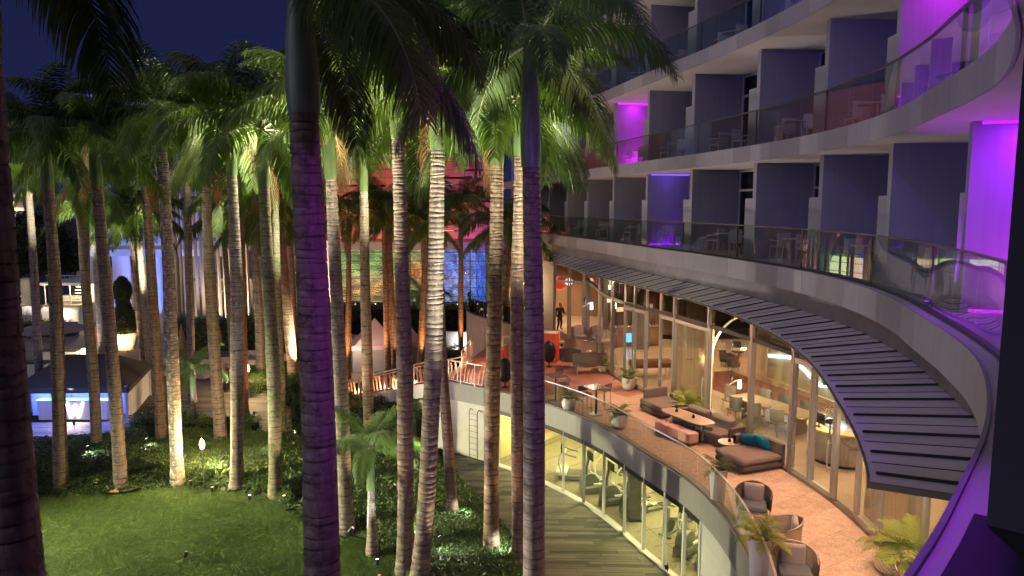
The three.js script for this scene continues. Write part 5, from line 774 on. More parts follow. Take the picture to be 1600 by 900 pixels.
{ // hanging red lantern and glass clusters in the lobby
  const [x, z] = [1.9, -46.3]; const t = thing('red_lantern', 'large red hanging lantern behind the end glass doors', 'lantern', [x + 1.2, 6.3, z]); part('shade', ball(0.5, 0, 0, 0, 1, 0.9, 1, 18), glow([0.75, 0.03, 0.02], 0.8), t); part('cord', cyl(0.012, 0.012, 1.4, 0, 1.1, 0, 6), M.black, t);
  const w = thing('white_lantern', 'white hanging lantern beside the red one', 'lantern', [x + 1.75, 6.4, z + 0.6]); part('shade', ball(0.26, 0, 0, 0, 1, 0.9, 1, 16), glow([1, 0.8, 0.6], 3), w); part('cord', cyl(0.012, 0.012, 1.3, 0, 0.85, 0, 6), M.black, w);
  const b = thing('floor_lamp', 'small bright lamp behind the left end door', 'lamp', [1.1, T, -46]); part('stem', cyl(0.02, 0.03, 1.1, 0, 0.55, 0, 8), M.black, b); part('lamp_shade', cyl(0.14, 0.17, 0.4, 0, 1.25, 0, 16), glow([0.95, 1, 0.9], 4), b);
  const sh = thing('shelf_wall', 'amber shelf wall inside the lobby', 'shelf', [1.0, T, -50.9]); part('carcass', box(3.2, 3.4, 0.3, 0, 1.7, 0), M.veneer, sh); for (let i = 0; i < 4; i++) part('shelf', box(3.0, 0.05, 0.34, 0, 0.6 + i * 0.75, 0.06), M.bronze, sh); for (let i = 0; i < 16; i++) part('vase', lathe([[0.001, 0], [0.08, 0.01], [0.1, 0.15], [0.04, 0.3], [0.05, 0.34]], 10).translate(-1.3 + (i % 4) * 0.85 + rr(-0.1, 0.1), 0.63 + Math.floor(i / 4) * 0.75, 0.12), [M.bronze, M.veneer, mat([0.5, 0.35, 0.1], 0.3)][i % 3], sh);
}
// near restaurant floor: music stand like sculpture, columns
{ const p = Tp(1478, 905).map((v, i) => i === 1 ? T : v), t = thing('bird_sculpture', 'small black and white bird sculpture on the restaurant floor', 'sculpture', [p[0] + 0.2, T, p[2] - 0.3], 0.4); part('body', ball(0.16, 0, 0.3, 0, 0.8, 1.4, 0.8), M.black, t); part('wing', ball(0.12, -0.06, 0.62, 0, 0.5, 2.2, 0.35), mat([0.8, 0.78, 0.75], 0.4), t); part('wing', ball(0.1, -0.16, 0.55, 0.06, 0.5, 1.9, 0.35), mat([0.8, 0.78, 0.75], 0.4), t); part('leg', merge([bar([0.04, 0.15, 0], [0.06, 0, 0], 0.012), bar([-0.04, 0.15, 0], [-0.06, 0, 0], 0.012)]), M.black, t); 
  const q = Tp(1502, 862), s = thing('display_stand', 'black slender display stand with slanting arm inside the glass', 'stand', [q[0] + 0.5, T, q[2] - 0.6]); part('pole', merge([cyl(0.035, 0.035, 2.6, 0, 1.3, 0, 10), cyl(0.03, 0.03, 2.4, 0.9, 1.2, -0.3, 10)]), M.black, s); part('arm', bar([-1.5, 2.5, 0.2], [0.05, 1.7, 0], 0.03, 8), M.black, s); part('base', merge([cyl(0.3, 0.32, 0.03, 0.9, 0.02, -0.3, 20), cyl(0.2, 0.22, 0.03, 0, 0.02, 0, 20)]), M.black, s); part('blade', ball(0.14, -0.1, 2.1, 0, 0.8, 3.2, 0.4), M.black, s);
}
// ---------------------------------------------------------------- gym machines
const gymAt = (px, o, y = 0.06) => { const p = pq(TE.pt(TE.col(px, 0.02, 0.2)), o, y); return p; };
M.gymWhite = mat([0.62, 0.62, 0.58], 0.4); M.gymGrey = mat([0.10, 0.10, 0.10], 0.5);
function elliptical(label, pos, turn) { const t = thing('elliptical_trainer', label, 'elliptical trainer', pos, turn);
  part('base', rbox(0.55, 0.3, 1.0, 0, 0.18, -0.35, 0.08, 3), M.gymGrey, t); part('rail', merge([beam([-0.2, 0.08, -0.1], [-0.2, 0.08, 1.0], 0.06, 0.08), beam([0.2, 0.08, -0.1], [0.2, 0.08, 1.0], 0.06, 0.08), beam([-0.3, 0.05, 1.0], [0.3, 0.05, 1.0], 0.08, 0.08)]), M.gymGrey, t);
  part('mast', tube([[0, 0.3, -0.5], [0, 0.9, -0.62], [0, 1.45, -0.52]], 0.055, 8, 14), M.gymGrey, t); part('console', rbox(0.5, 0.34, 0.06, 0, 1.5, -0.46, 0.02), M.black, t);
  for (const s of [-1, 1]) { part('moving_arm', tube([[s * 0.3, 0.3, 0.35], [s * 0.33, 0.8, -0.35], [s * 0.30, 1.2, -0.38], [s * 0.25, 1.55, -0.12], [s * 0.2, 1.75, -0.1]], 0.026, 7, 22), M.gymWhite, t); part('pedal', rbox(0.17, 0.05, 0.42, s * 0.2, 0.34 + s * 0.07, 0.3, 0.02), M.black, t); part('link', beam([s * 0.25, 0.33, 0.5], [s * 0.22, 0.4, -0.4], 0.05, 0.07), M.gymWhite, t); }
  part('flywheel_cover', cyl(0.36, 0.36, 0.34, 0, 0, 0, 22).rotateZ(PI / 2).translate(0, 0.45, -0.5), M.gymGrey, t); return t; }
function bike(label, pos, turn) { const t = thing('exercise_bike', label, 'exercise bike', pos, turn);
  part('base', merge([rbox(0.5, 0.07, 0.1, 0, 0.05, 0.5, 0.02), rbox(0.5, 0.07, 0.1, 0, 0.05, -0.55, 0.02), beam([0, 0.09, 0.5], [0, 0.09, -0.55], 0.12, 0.08)]), M.gymGrey, t); part('flywheel', cyl(0.26, 0.26, 0.08, 0, 0, 0, 22).rotateZ(PI / 2).translate(0, 0.36, -0.3), M.black, t); part('frame', merge([beam([0, 0.1, 0.2], [0, 0.85, 0.32], 0.08, 0.1), beam([0, 0.12, -0.45], [0, 1.0, -0.38], 0.08, 0.1), beam([0, 0.42, 0.25], [0, 0.62, -0.36], 0.08, 0.1)]), M.gymGrey, t); part('saddle', rbox(0.22, 0.08, 0.3, 0, 0.93, 0.34, 0.035, 3), M.black, t); part('handlebar', merge([tube([[-0.24, 1.14, -0.5], [-0.2, 1.1, -0.3], [0, 1.08, -0.34], [0.2, 1.1, -0.3], [0.24, 1.14, -0.5]], 0.022, 7, 20)]), M.black, t); part('console', rbox(0.26, 0.2, 0.04, 0, 1.2, -0.44, 0.015), M.gymGrey, t); part('crank', merge([cyl(0.1, 0.1, 0.05, 0, 0, 0, 14).rotateZ(PI / 2).translate(0, 0.34, 0.06), bar([-0.14, 0.5, 0.06], [0.14, 0.18, 0.06], 0.02), rbox(0.12, 0.03, 0.09, 0.19, 0.18, 0.06, 0.01), rbox(0.12, 0.03, 0.09, -0.19, 0.5, 0.06, 0.01)]), M.steel, t); return t; }
function treadmill(label, pos, turn) { const t = thing('treadmill', label, 'treadmill', pos, turn);
  part('deck', rbox(0.85, 0.2, 1.9, 0, 0.15, 0.2, 0.05, 3), M.gymGrey, t); part('belt', box(0.56, 0.012, 1.5, 0, 0.262, 0.28), M.black, t); part('motor_cover', rbox(0.85, 0.22, 0.45, 0, 0.28, -0.62, 0.08, 3), M.gymWhite, t); for (const s of [-1, 1]) { part('upright', tube([[s * 0.4, 0.3, -0.6], [s * 0.4, 0.9, -0.72], [s * 0.36, 1.25, -0.6]], 0.04, 8, 14), M.gymWhite, t); part('side_grip', tube([[s * 0.36, 1.2, -0.62], [s * 0.36, 1.08, -0.3], [s * 0.36, 1.02, 0.0]], 0.03, 7, 12), M.gymGrey, t); } part('console', rbox(0.85, 0.42, 0.08, 0, 1.38, -0.6, 0.03), M.black, t); part('grip_bar', bar([-0.36, 1.12, -0.5], [0.36, 1.12, -0.5], 0.022), M.gymWhite, t); return t; }
treadmill('dark treadmill nearest the violet trunk in the gym', gymAt(862, 1.4), 1.4); elliptical('elliptical trainer in the second gym window', gymAt(898, 1.3), 1.9); elliptical('elliptical trainer in the third gym window', gymAt(927, 1.3), 1.9); elliptical('elliptical trainer by the dark gym pillar', gymAt(948, 1.5), 2.0);
bike('exercise bike in the middle gym window', gymAt(986, 1.7), 2.3); elliptical('elliptical trainer with white arms right of the exercise bike', gymAt(1017, 1.6), 2.4); elliptical('elliptical trainer with white arms near the gym end', gymAt(1046, 1.6), 2.5); treadmill('white and grey treadmill at the gym end', gymAt(1074, 1.5), 2.6);
bike('exercise bike further back in the gym, behind the treadmill', gymAt(880, 3.6), 2.0); treadmill('treadmill at the back of the gym behind the ellipticals', gymAt(930, 3.8), 1.9); bike('exercise bike at the back of the gym near the middle', gymAt(990, 3.9), 2.2);
{ const p = gymAt(957, 0.9), t = thing('gym_pillar', 'dark square pillar behind the gym glass', 'pillar', [p[0], 0.06, p[2]]); part('shaft', rbox(0.42, 2.48, 0.42, 0, 1.24, 0, 0.02), mat([1, 1, 1], 0.4, { map: tone([0.05, 0.045, 0.035], N_grain, 0.5, 1) }), t); part('skirting', box(0.46, 0.1, 0.46, 0, 0.05, 0), M.black, t);
  const q = gymAt(978, 3.0), r = thing('dumbbell_rack', 'steel dumbbell rack with round weights in the gym', 'rack', [q[0], 0.06, q[2]], 0.6); part('frame', merge([beam([-0.7, 0, 0], [-0.7, 1.1, -0.2], 0.06, 0.06), beam([0.7, 0, 0], [0.7, 1.1, -0.2], 0.06, 0.06)]), M.steel, r); for (let i = 0; i < 3; i++) { part('shelf', beam([-0.7, 0.25 + i * 0.38, 0], [0.7, 0.25 + i * 0.38, 0], 0.22, 0.03), M.gymGrey, r); for (let j = 0; j < 5; j++) part('dumbbell', merge([cyl(0.075, 0.075, 0.1, 0, 0, 0, 10).rotateX(PI / 2).translate(-0.56 + j * 0.28, 0.35 + i * 0.38, 0.1), cyl(0.075, 0.075, 0.1, 0, 0, 0, 10).rotateX(PI / 2).translate(-0.56 + j * 0.28, 0.35 + i * 0.38, -0.1), bar([-0.56 + j * 0.28, 0.35 + i * 0.38, -0.1], [-0.56 + j * 0.28, 0.35 + i * 0.38, 0.1], 0.018)]), M.black, r); }
  const bp = gymAt(856, 2.2, 1.75), b = thing('blue_exercise_mat', 'bright blue exercise mat hung high in the gym', 'mat', bp, 0.8); part('mat', rbox(0.9, 0.05, 0.5, 0, 0, 0, 0.02), mat([0.02, 0.12, 0.65], 0.6), b); part('bracket', merge([bar([-0.3, -0.03, 0], [-0.3, -1.7, 0], 0.02), bar([0.3, -0.03, 0], [0.3, -1.7, 0], 0.02)]), M.steel, b);
  const l = TE.col(744, 0.02, 1.2), lad = thing('wall_ladder', 'steel ladder fixed to the pale wall beside the gym doors', 'ladder'); const A = o => pq(TE.pt(l - 0.24), -0.16, o), B = o => pq(TE.pt(l + 0.24), -0.16, o); const hook = (F, y) => { const f = F(y), w = V(...f); const q2 = TE.pt(l); return [f, [w.x + q2.nx * 0.1, y + 0.12, w.z + q2.nz * 0.1], [w.x + q2.nx * 0.27, y, w.z + q2.nz * 0.27]]; };
  for (const F of [A, B]) part('stile', merge([bar(F(0.1), F(2.2), 0.02), tube(hook(F, 2.2), 0.02, 6, 8)]), M.bronze, lad); for (let i = 0; i < 8; i++) part('rung', bar(A(0.25 + i * 0.27), B(0.25 + i * 0.27), 0.014), M.bronze, lad);
  const fig = GL; const wp = (px, o, y) => pq(TE.pt(TE.col(px, 0.02, 1.2)), o, y); const posterM = mat([0.62, 0.24, 0.06], 0.6), po = thing('wall_poster', 'orange wall panel with a dark figure behind the gym doors', 'poster', wp(787, 2.6, 0.9), 0.7); part('panel', box(1.6, 1.5, 0.03, 0, 0.75, 0), posterM, po); const S = new THREE.Shape(); [[0, 0.1], [0.16, 0.25], [0.2, 0.6], [0.1, 0.85], [0.12, 1.05], [0, 1.15], [-0.12, 1.02], [-0.1, 0.85], [-0.22, 0.6], [-0.15, 0.3]].forEach((p, i) => i ? S.lineTo(...p) : S.moveTo(...p)); part('printed_figure', new THREE.ExtrudeGeometry(S, { depth: 0.004, bevelEnabled: false }).translate(0, 0, 0.016), M.gymGrey, po);
}
// ---------------------------------------------------------------- red clad building with the media wall
{
  const Z = -66, X0 = -26, X1 = -0.7, b = thing('red_clad_building', 'red panel clad building above a glass lobby with a media wall', 'building');
  const reds = [0, 1, 2].map(k => mat([1, 1, 1], 0.6, { map: tone([0.30 + k * 0.02, 0.095 + k * 0.008, 0.07 + k * 0.004], N_soft, 0.12, 4) })), y0 = 8.2, rows = 19, ph = 0.7, cols = 7, pw = (X1 - X0) / cols;
  const slits = new Set(['1,5', '4,6', '7,5', '8,6', '9,4', '11,3', '5,4', '13,6', '6,3', '10,6', '2,4']);
  for (let r = 0; r < rows; r++) for (let c = 0; c < cols; c++) {
    if (slits.has(r + ',' + c)) { const w = pw * rr(0.3, 0.55), x = X0 + (c + 0.5) * pw; part('cladding_panel', box(pw - 0.03, ph - 0.22, 0.08, x, y0 + r * ph + 0.3, Z), reds[1], b); part('light_slot', box(w, 0.12, 0.06, x + rr(-0.4, 0.4), y0 + r * ph + 0.08, Z + 0.0), glow([[1, 0.6, 0.35], [1, 0.35, 0.15], [0.9, 0.7, 0.5], [0.1, 0.9, 0.7]][r === 7 ? 3 : (r + c) % 3], 1.6), b); continue; }
    part('cladding_panel', box(pw - 0.03, ph - 0.035, 0.08, X0 + (c + 0.5) * pw, y0 + (r + 0.5) * ph, Z + rr(-0.004, 0.004)), reds[(r * 3 + c * 5) % 3], b);
  }
  part('upper_body', box(X1 - X0, rows * ph + 0.6, 9, (X0 + X1) / 2, y0 + rows * ph / 2, Z - 4.6), mat([0.06, 0.02, 0.018], 0.9), b);
  const sp = mat([0.13, 0.13, 0.14], 0.35, { metalness: 0.4 });
  for (let i = 0; i < 8; i++) part('spandrel_panel', box(3.1, 1.0, 0.1, X0 + 1.6 + i * 3.16, 7.66, Z - 0.3), sp, b);
  for (let i = 0; i <= 8; i++) part('mullion', box(0.1, 7.2, 0.16, X0 + i * 3.16, 3.58, Z - 0.3), M.black, b);
  for (let i = 0; i < 9; i++) part('mullion', box(X1 - X0, i === 6 ? 0.28 : 0.055, 0.12, (X0 + X1) / 2, 6.95 - i * 0.82, Z - 0.26), i === 6 ? M.greyTimber : M.black, b);
  for (let i = 0; i < 8; i++) part('glass_pane', new THREE.PlaneGeometry(3.0, 7.0).translate(X0 + 1.58 + i * 3.16, 3.6, Z - 0.34), M.glass, b);
  part('lobby_floor', box(X1 - X0, 0.1, 8, (X0 + X1) / 2, 0.06, Z - 4.4), M.tableTop, b); part('lobby_back_wall', box(X1 - X0, 7, 0.2, (X0 + X1) / 2, 3.7, Z - 8.2), mat([0.25, 0.2, 0.16], 0.8), b); part('balcony_slab', box(X1 - X0, 0.3, 3, (X0 + X1) / 2, 1.85, Z - 2.1), M.greyTimber, b);
  // the media wall: rows of short glowing dashes
  const screen = (pxa, pxb, col) => { const [xa] = atZ(pxa, 430, Z - 1.6), [xb] = atZ(pxb, 430, Z - 1.6), w = xb - xa, h = 5.0; const t = tex(256, (i, x, y) => { const row = Math.floor(y / 6), cell = Math.floor(x / 18 + (row % 2) * 0.5 + N_fine[(row * 911) & 65535] * 2), q = N_fine[(row * 257 + cell * 31) & 65535], gap = y % 6 === 0 || (x + row * 7) % 18 === 0 ? 0.16 : 1, u = x / 256, v = y / 256, s = N_soft[(y * 256 + x) & 65535]; const c = col(u, v, s), k = clamp(0.68 + (q - 0.45) * 1.3, 0.34, 1.1) * gap; return [c[0] * k, c[1] * k, c[2] * k]; }); t.wrapS = t.wrapT = THREE.ClampToEdgeWrapping; t.repeat.set(1, 1);
    const m = raw(new THREE.MeshStandardMaterial({ color: 0x060606, roughness: 0.4, emissive: 0xffffff, emissiveMap: t, emissiveIntensity: 1.35 })); part('media_screen', new THREE.PlaneGeometry(w, h).translate((xa + xb) / 2, 4.6, Z - 1.6), m, b); part('screen_housing', box(w, h, 0.2, (xa + xb) / 2, 4.6, Z - 1.72), M.black, b);
    return [(xa + xb) / 2, w]; };
  const blend = (a, c, k) => a.map((v, i) => lerp(v, c[i], clamp(k, 0, 1)));
  screen(515, 640, (u, v, s) => blend(blend([0.60, 0.76, 0.42], [0.82, 0.74, 0.52], (0.75 - v) * 1.8), [0.95, 0.62, 0.35], Math.max(0, 1 - Math.hypot((u - 0.6) * 1.6, (v - 0.25) * 3)) * 2 * s));
  screen(642, 692, (u, v, s) => blend([0.72, 0.72, 0.5], [1, 0.42, 0.14], (1 - Math.abs(v - 0.55) * 3) * 1.6 * s));
  screen(693, 743, (u, v, s) => blend([0.46, 0.58, 1], [0.80, 0.78, 0.80], (0.6 - v) * 1.8 * s));
  screen(743, 758, () => [0.35, 0.48, 1]); screen(758, 786, (u, v) => [0.30, 0.36, 0.2]);
  for (const [x, c, k] of [[-11.5, [0.75, 0.85, 0.4], 26], [-6, [1, 0.7, 0.4], 18], [-3, [0.35, 0.5, 1], 26]]) { const l = new THREE.RectAreaLight(C(...c), k * 0.12, 5, 4); l.position.set(x, 4.6, Z - 1.5); l.lookAt(x, 3.6, Z + 10); l.name = 'lamp'; scene.add(l); }
  for (let i = 0; i < 16; i++) part('lobby_lamp', ball(0.09 + (i % 3) * 0.04, X0 + 9 + i * 1.05 + rr(-0.4, 0.4), rr(0.6, 1.5), Z - rr(1.5, 5), 1, 1, 1, 10), glow([[1, 0.85, 0.6], [1, 0.6, 0.3], [0.5, 0.65, 1]][i % 3], 6), b);
  for (let i = 0; i < 9; i++) part('ledge_light', ball(0.07, X0 + 9.5 + i * 1.9, 2.14, Z - 0.05, 1, 1, 1, 8), glow([1, 0.85, 0.6], 6), b);
  bulb([-12, 1.2, Z - 2], [1, 0.8, 0.5], 30, 10); bulb([-5, 1.2, Z - 2], [0.7, 0.8, 1], 24, 10);
  // floods on the cladding
  uplight([-14.5, 0.7, -60.5], [-15, 12, Z], [1, 0.50, 0.34], 1000, { angle: 0.9, pen: 1, label: 'ground spotlight before the lobby, left, aimed at the red cladding' });
  uplight([-7.5, 0.7, -60.5], [-7, 12, Z], [1, 0.48, 0.38], 700, { angle: 0.9, pen: 1, label: 'ground spotlight before the lobby, middle, aimed at the red cladding' });
  uplight([-2.2, 0.7, -60.0], [-1.5, 13, Z], [0.5, 0.08, 1.0], 900, { angle: 0.6, pen: 1, label: 'violet ground spotlight at the hotel end of the red cladding' });
  const pm = mat([1, 1, 1], 0.7, { map: tone([0.50, 0.44, 0.42], N_soft, 0.1, 3) });
  const wing = thing('pale_panel_wall', 'pale pinkish panel wall between white fins and lobby glass', 'wall'); for (let i = 0; i < 6; i++) { const [xa] = atZ(418 + i * 16.5, 430, -63), [xb] = atZ(434 + i * 16.5, 430, -63); part('wall_panel', box(xb - xa - 0.03, 7.2, 0.3, (xa + xb) / 2, 4.55, -63 - i * 0.1), pm, wing); } part('plinth', box(6.5, 1.0, 0.4, -19, 0.5, -63.4), M.concrete, wing); uplight([-18.5, 0.9, -60.5], [-18.8, 5, -63], SOFT, 22, { angle: 1.0, label: 'ground spotlight before the pale panel wall' });
}
// ---------------------------------------------------------------- white pavilion on round columns and the fins beside it
{
  const Z = -62, b = thing('white_pavilion', 'white boxy pavilion raised on round columns, washed with blue light', 'building'), wm = mat([1, 1, 1], 0.7, { map: tone([0.62, 0.62, 0.64], N_soft, 0.06, 4) });
  const [xa] = atZ(131, 300, Z), [xb] = atZ(352, 300, Z);
  for (let i = 0; i < 5; i++) { const w = (xb - xa) / 5; for (let j = 0; j < 3; j++) part('wall_panel', box(w - 0.03, 4.35, 0.3, xa + (i + 0.5) * w, 9.6 + j * 4.4, Z), wm, b); }
  part('body', box(xb - xa - 0.3, 13.2, 9, (xa + xb) / 2, 14, Z - 4.7), wm, b); part('base_beam', box(xb - xa + 0.3, 0.6, 9.8, (xa + xb) / 2, 7.2, Z - 4.6), wm, b);
  part('roof', rbox(xb - xa + 1.2, 1.25, 11, (xa + xb) / 2, 21.2, Z - 4.4, 0.6, 4), M.dark, b);
  for (const px of [192, 244]) { const [x] = atZ(px, 450, Z - 1.2); part('column', cyl(0.72, 0.72, 7.0, x, 3.5, Z - 1.2, 28), wm, b); }
  for (const px of [150, 225, 300]) { const [x] = atZ(px, 450, Z - 7); part('column', cyl(0.72, 0.72, 7.0, x, 3.5, Z - 7, 28), wm, b); }
  const BL = [0.16, 0.26, 1.0];
  uplight([-39.5, 0.5, -57.8], [-36, 17, Z], BL, 1500, { angle: 0.55, pen: 1, label: 'blue ground spotlight at the outer corner of the white pavilion' });
  uplight([-31.2, 0.3, -60.6], [-32.2, 8, -63], BL, 260, { angle: 0.8, pen: 1, label: 'blue ground spotlight between the pavilion columns' });
  uplight([-35.6, 0.3, -62.6], [-33.6, 6, -63.2], BL, 200, { angle: 0.8, pen: 1, label: 'blue ground spotlight left of the pavilion columns' });
  uplight([-30.0, 0.3, -58.2], [-30, 11, Z], BL, 450, { angle: 0.8, pen: 1, label: 'blue ground spotlight before the pavilion wall' });
  uplight([-33.4, 0.3, -61.2], [-33.4, 6, -63], ORANGE, 50, { angle: 0.7, pen: 1, label: 'amber ground spotlight close to the first pavilion column' });
  const f = thing('fin_screen', 'tall curved screen of slender pale vertical fins', 'screen'), fm = mat([1, 1, 1], 0.6, { map: tone([0.46, 0.41, 0.38], N_soft, 0.1, 3) });
  for (let i = 0; i < 19; i++) { const u = i / 18, px = lerp(281, 437, Math.pow(u, 1.08)), z = -57.5 - 3.2 * Math.pow(u, 1.5), [x, yb] = atZ(px, lerp(514, 506, u), z), h = 15.5 - yb; part('fin', box(0.10, h, 0.42, x, yb + h / 2, z), fm, f); if (i % 6 === 3) for (const yy of [4.2, 9.0, 13]) part('bracket', box(0.9, 0.06, 0.06, x, yy, z - 0.3), M.steel, f); }
  const core = thing('stair_tower', 'dark stair tower with banded walls behind the pale fins', 'building'), dm = mat([1, 1, 1], 0.7, { map: tone([0.20, 0.17, 0.17], N_soft, 0.2, 3) }), lm = mat([1, 1, 1], 0.7, { map: tone([0.48, 0.43, 0.42], N_soft, 0.1, 3) });
  part('core_wall', box(8.2, 14.5, 0.4, -23.4, 8.6, -62.6), dm, core); for (let j = 0; j < 4; j++) for (let i = 0; i < 3; i++) if ((i + j) % 3 !== 2) part('wall_panel', box(1.5, 2.6, 0.12, -26.3 + i * 2.3, 3.2 + j * 3.6, -62.2), lm, core); for (let j = 0; j < 5; j++) part('landing', box(7.6, 0.22, 2.0, -23.2, 1.6 + j * 3.4, -61.2), dm, core); part('pier', box(1.5, 1.9, 1.2, -26.2, 0.95, -57.9), lm, core);
  uplight([-27.5, 0.4, -59.4], [-26.5, 9, -62], BL, 420, { angle: 0.6, pen: 1, label: 'blue ground spotlight at the foot of the fins' });
  uplight([-22.5, 0.4, -55.6], [-22.8, 7, -60], SOFT, 420, { angle: 0.8, pen: 1, label: 'ground spotlight before the middle of the fins' });
}
// ---------------------------------------------------------------- yacht, distant buildings and dark trees at the waterfront
{
  const Z = -66, y = thing('motor_yacht', 'white motor yacht moored stern on with lit cockpit stairs', 'yacht'), wm = mat([0.75, 0.74, 0.71], 0.3), P = (px, py, z = Z) => { const [x, yy] = atZ(px, py, z); return [x, yy, z]; };
  const [xl] = atZ(58, 470, Z), [xr] = atZ(127, 470, Z), cx = (xl + xr) / 2, w = xr - xl;
  part('hull', rbox(w, 2.0, 14, cx, 0.9, Z - 7, 0.5, 4), wm, y); part('deck', box(w - 0.3, 0.08, 4, cx, 1.95, Z - 2.2), M.plank[1], y); part('superstructure', rbox(w - 0.8, 1.9, 7, cx, 2.9, Z - 8, 0.3, 3), wm, y); part('saloon_glass', box(w - 1.2, 1.3, 0.06, cx, 2.75, Z - 4.45), M.black, y);
  part('flybridge', rbox(w + 0.1, 0.28, 9, cx, 3.95, Z - 5, 0.12, 3), wm, y); part('flybridge_coaming', rbox(w - 1.6, 0.7, 5, cx + 0.5, 4.5, Z - 6.5, 0.2, 3), M.greyTimber, y); part('flybridge_rail', merge([bar([cx - w / 2 + 0.3, 4.7, Z - 1], [cx + w / 2 - 0.3, 4.7, Z - 1], 0.02), ...[0.1, 0.3, 0.5, 0.7, 0.9].map(u => bar([xl + w * u, 4.05, Z - 1], [xl + w * u, 4.7, Z - 1], 0.018))]), M.steel, y);
  for (const u of [0.05, 0.62, 0.95]) part('support', bar([xl + w * u, 1.9, Z - 0.9], [xl + w * u, 3.85, Z - 0.9], 0.06), wm, y);
  for (let i = 0; i < 6; i++) part('stair', box(0.6, 0.05, 0.3, xl + w * 0.66, 2.1 + i * 0.28, Z - 1.3 - i * 0.18), M.plank[4], y); part('cockpit_sofa', rbox(w * 0.5, 0.7, 0.7, xl + w * 0.32, 2.2, Z - 3.4, 0.15, 3), wm, y); part('radar_arch', tube([[cx - 1.2, 4.2, Z - 8], [cx - 0.9, 6.0, Z - 8], [cx + 0.9, 6.0, Z - 8], [cx + 1.2, 4.2, Z - 8]], 0.12, 6, 20), wm, y); part('radar_dome', ball(0.35, cx, 6.4, Z - 8, 1, 0.7, 1, 14), wm, y);
  part('deck_light', ball(0.12, xl + w * 0.62, 1.2, Z + 0.12, 1, 1, 1, 10), glow([1, 0.8, 0.5], 6), y); bulb([cx + 0.8, 3.4, Z - 1.6], [1, 0.72, 0.42], 40, 6); bulb([xl + w * 0.62, 1.2, Z + 0.6], [1, 0.75, 0.45], 9, 5); bulb([xl + 0.5, 3.0, Z + 1.2], [1, 0.8, 0.6], 14, 5);
  for (const [px, n] of [[46, 'left'], [56, 'right']]) { const p = P(px, 488), t = thing('deck_seat', `white winged deck seat beside the yacht, ${n === 'left' ? 'farther from' : 'nearer to'} its hull`, 'seat', [p[0], 0.6, p[2] + 0.4], 0.3); part('shell', new THREE.SphereGeometry(0.62, 18, 12, 0, PI * 1.2, 0.3, 1.5).scale(1, 1.1, 0.8).translate(0, 0.75, 0), wm, t); part('cushion', rbox(0.7, 0.2, 0.5, 0, 0.4, 0.1, 0.08, 3), M.cream, t); part('foot', cyl(0.1, 0.3, 0.35, 0, 0.16, 0, 14), wm, t); }
  const ab = thing('distant_building', 'pale waterfront building with lit terraces far behind the dark trees', 'building'), pm = mat([0.5, 0.46, 0.4], 0.8); for (let j = 0; j < 4; j++) { part('storey', box(11, 2.6, 8, -84, 2 + j * 3.2, -120), pm, ab); part('terrace_slab', box(13, 0.35, 10, -83, 3.5 + j * 3.2, -119), pm, ab); for (let i = 0; i < 5; i++) { part('window', box(1.3, 1.7, 0.1, -88 + i * 2.2, 2.1 + j * 3.2, -115.9), (i * 7 + j * 3) % 4 ? M.dark : glow([1, 0.8, 0.45], 1.2), ab); } } bulb([-81, 10.2, -114], [1, 0.8, 0.55], 90, 10); bulb([-80, 7.0, -113], [1, 0.9, 0.75], 60, 10);
  const bb = thing('distant_building', 'small distant building with a lit window row between two trunks', 'building'); part('body', box(8, 9, 6, -63, 4.5, -118), pm, bb); part('window', box(2.2, 1.4, 0.1, -61.5, 7.6, -114.9), glow([1, 0.6, 0.25], 1.6), bb); part('sign_band', box(2.4, 0.7, 0.1, -61.5, 9.0, -114.9), glow([0.1, 0.25, 1], 1.5), bb);
  const darkTint = () => { const k = rr(0.5, 1.3); return [0.035 * k, 0.055 * k, 0.022 * k]; }, bigClump = leafCluster(16, 0.55, 0.30);
  const tree = (label, x, z, h, r, n) => { const t = thing('broadleaf_tree', label, 'tree', [x, 0, z]); part('trunk', tube([[0, 0, 0], [0.15, h * 0.35, 0.1], [-0.1, h * 0.7, 0]], 0.22, 8, 12), M.bark[1], t); for (let i = 0; i < 4; i++) part('limb', bar([0, h * 0.45, 0], [r * 0.6 * cos(i * 1.7), h * 0.75, r * 0.6 * sin(i * 1.7)], 0.08), M.bark[1], t); const lobes = Array.from({ length: 9 }, () => [rr(-0.6, 0.6) * r, h * rr(0.5, 0.9), rr(-0.6, 0.6) * r, rr(0.4, 0.62) * r]), list = []; for (let i = 0; i < n; i++) { const [lx, ly, lz, lr] = lobes[i % 9], d = V(rr(-1, 1), rr(-1, 1), rr(-1, 1)).normalize().multiplyScalar(lr * Math.cbrt(rr(0.25, 1))); list.push([lx + d.x, ly + d.y * 0.8, lz + d.z, rr(0.7, 1.3), 1.5]); } instances('crown', bigClump, M.hedgeLeaf, list, t, darkTint); return t; };
  tree('dark broadleaf tree above the yacht, leftmost', -51, -76, 9.5, 4.2, 2400); tree('dark broadleaf tree behind the yacht, beside the two grove trunks', -45, -79, 9, 4.2, 2400); tree('dark tree seen between the pavilion columns', -30, -82, 9, 4.5, 2000); tree('dark tree behind the pavilion, right of its columns', -36.5, -78, 8.5, 3.6, 1800); tree('dark tree at the far left edge', -58, -78, 8.5, 4, 2000);
  hedge('clipped hedge in front of the yacht', [[-48, -61], [-38, -61.5]], 1.4, 0, 1.3, 90);
  uplight([-44.2, 0.3, -59.4], [-44.6, 2, -61], COOL, 26, { angle: 0.9, glow: 8, label: 'bright ground spotlight before the hedge by the yacht' });
  // bright leaves and paving seen under the pavilion
  bulb([-28.5, 2.5, -72], [1, 0.95, 0.6], 60, 8); bulb([-29.5, 0.8, -66], [1, 0.9, 0.6], 12, 6);
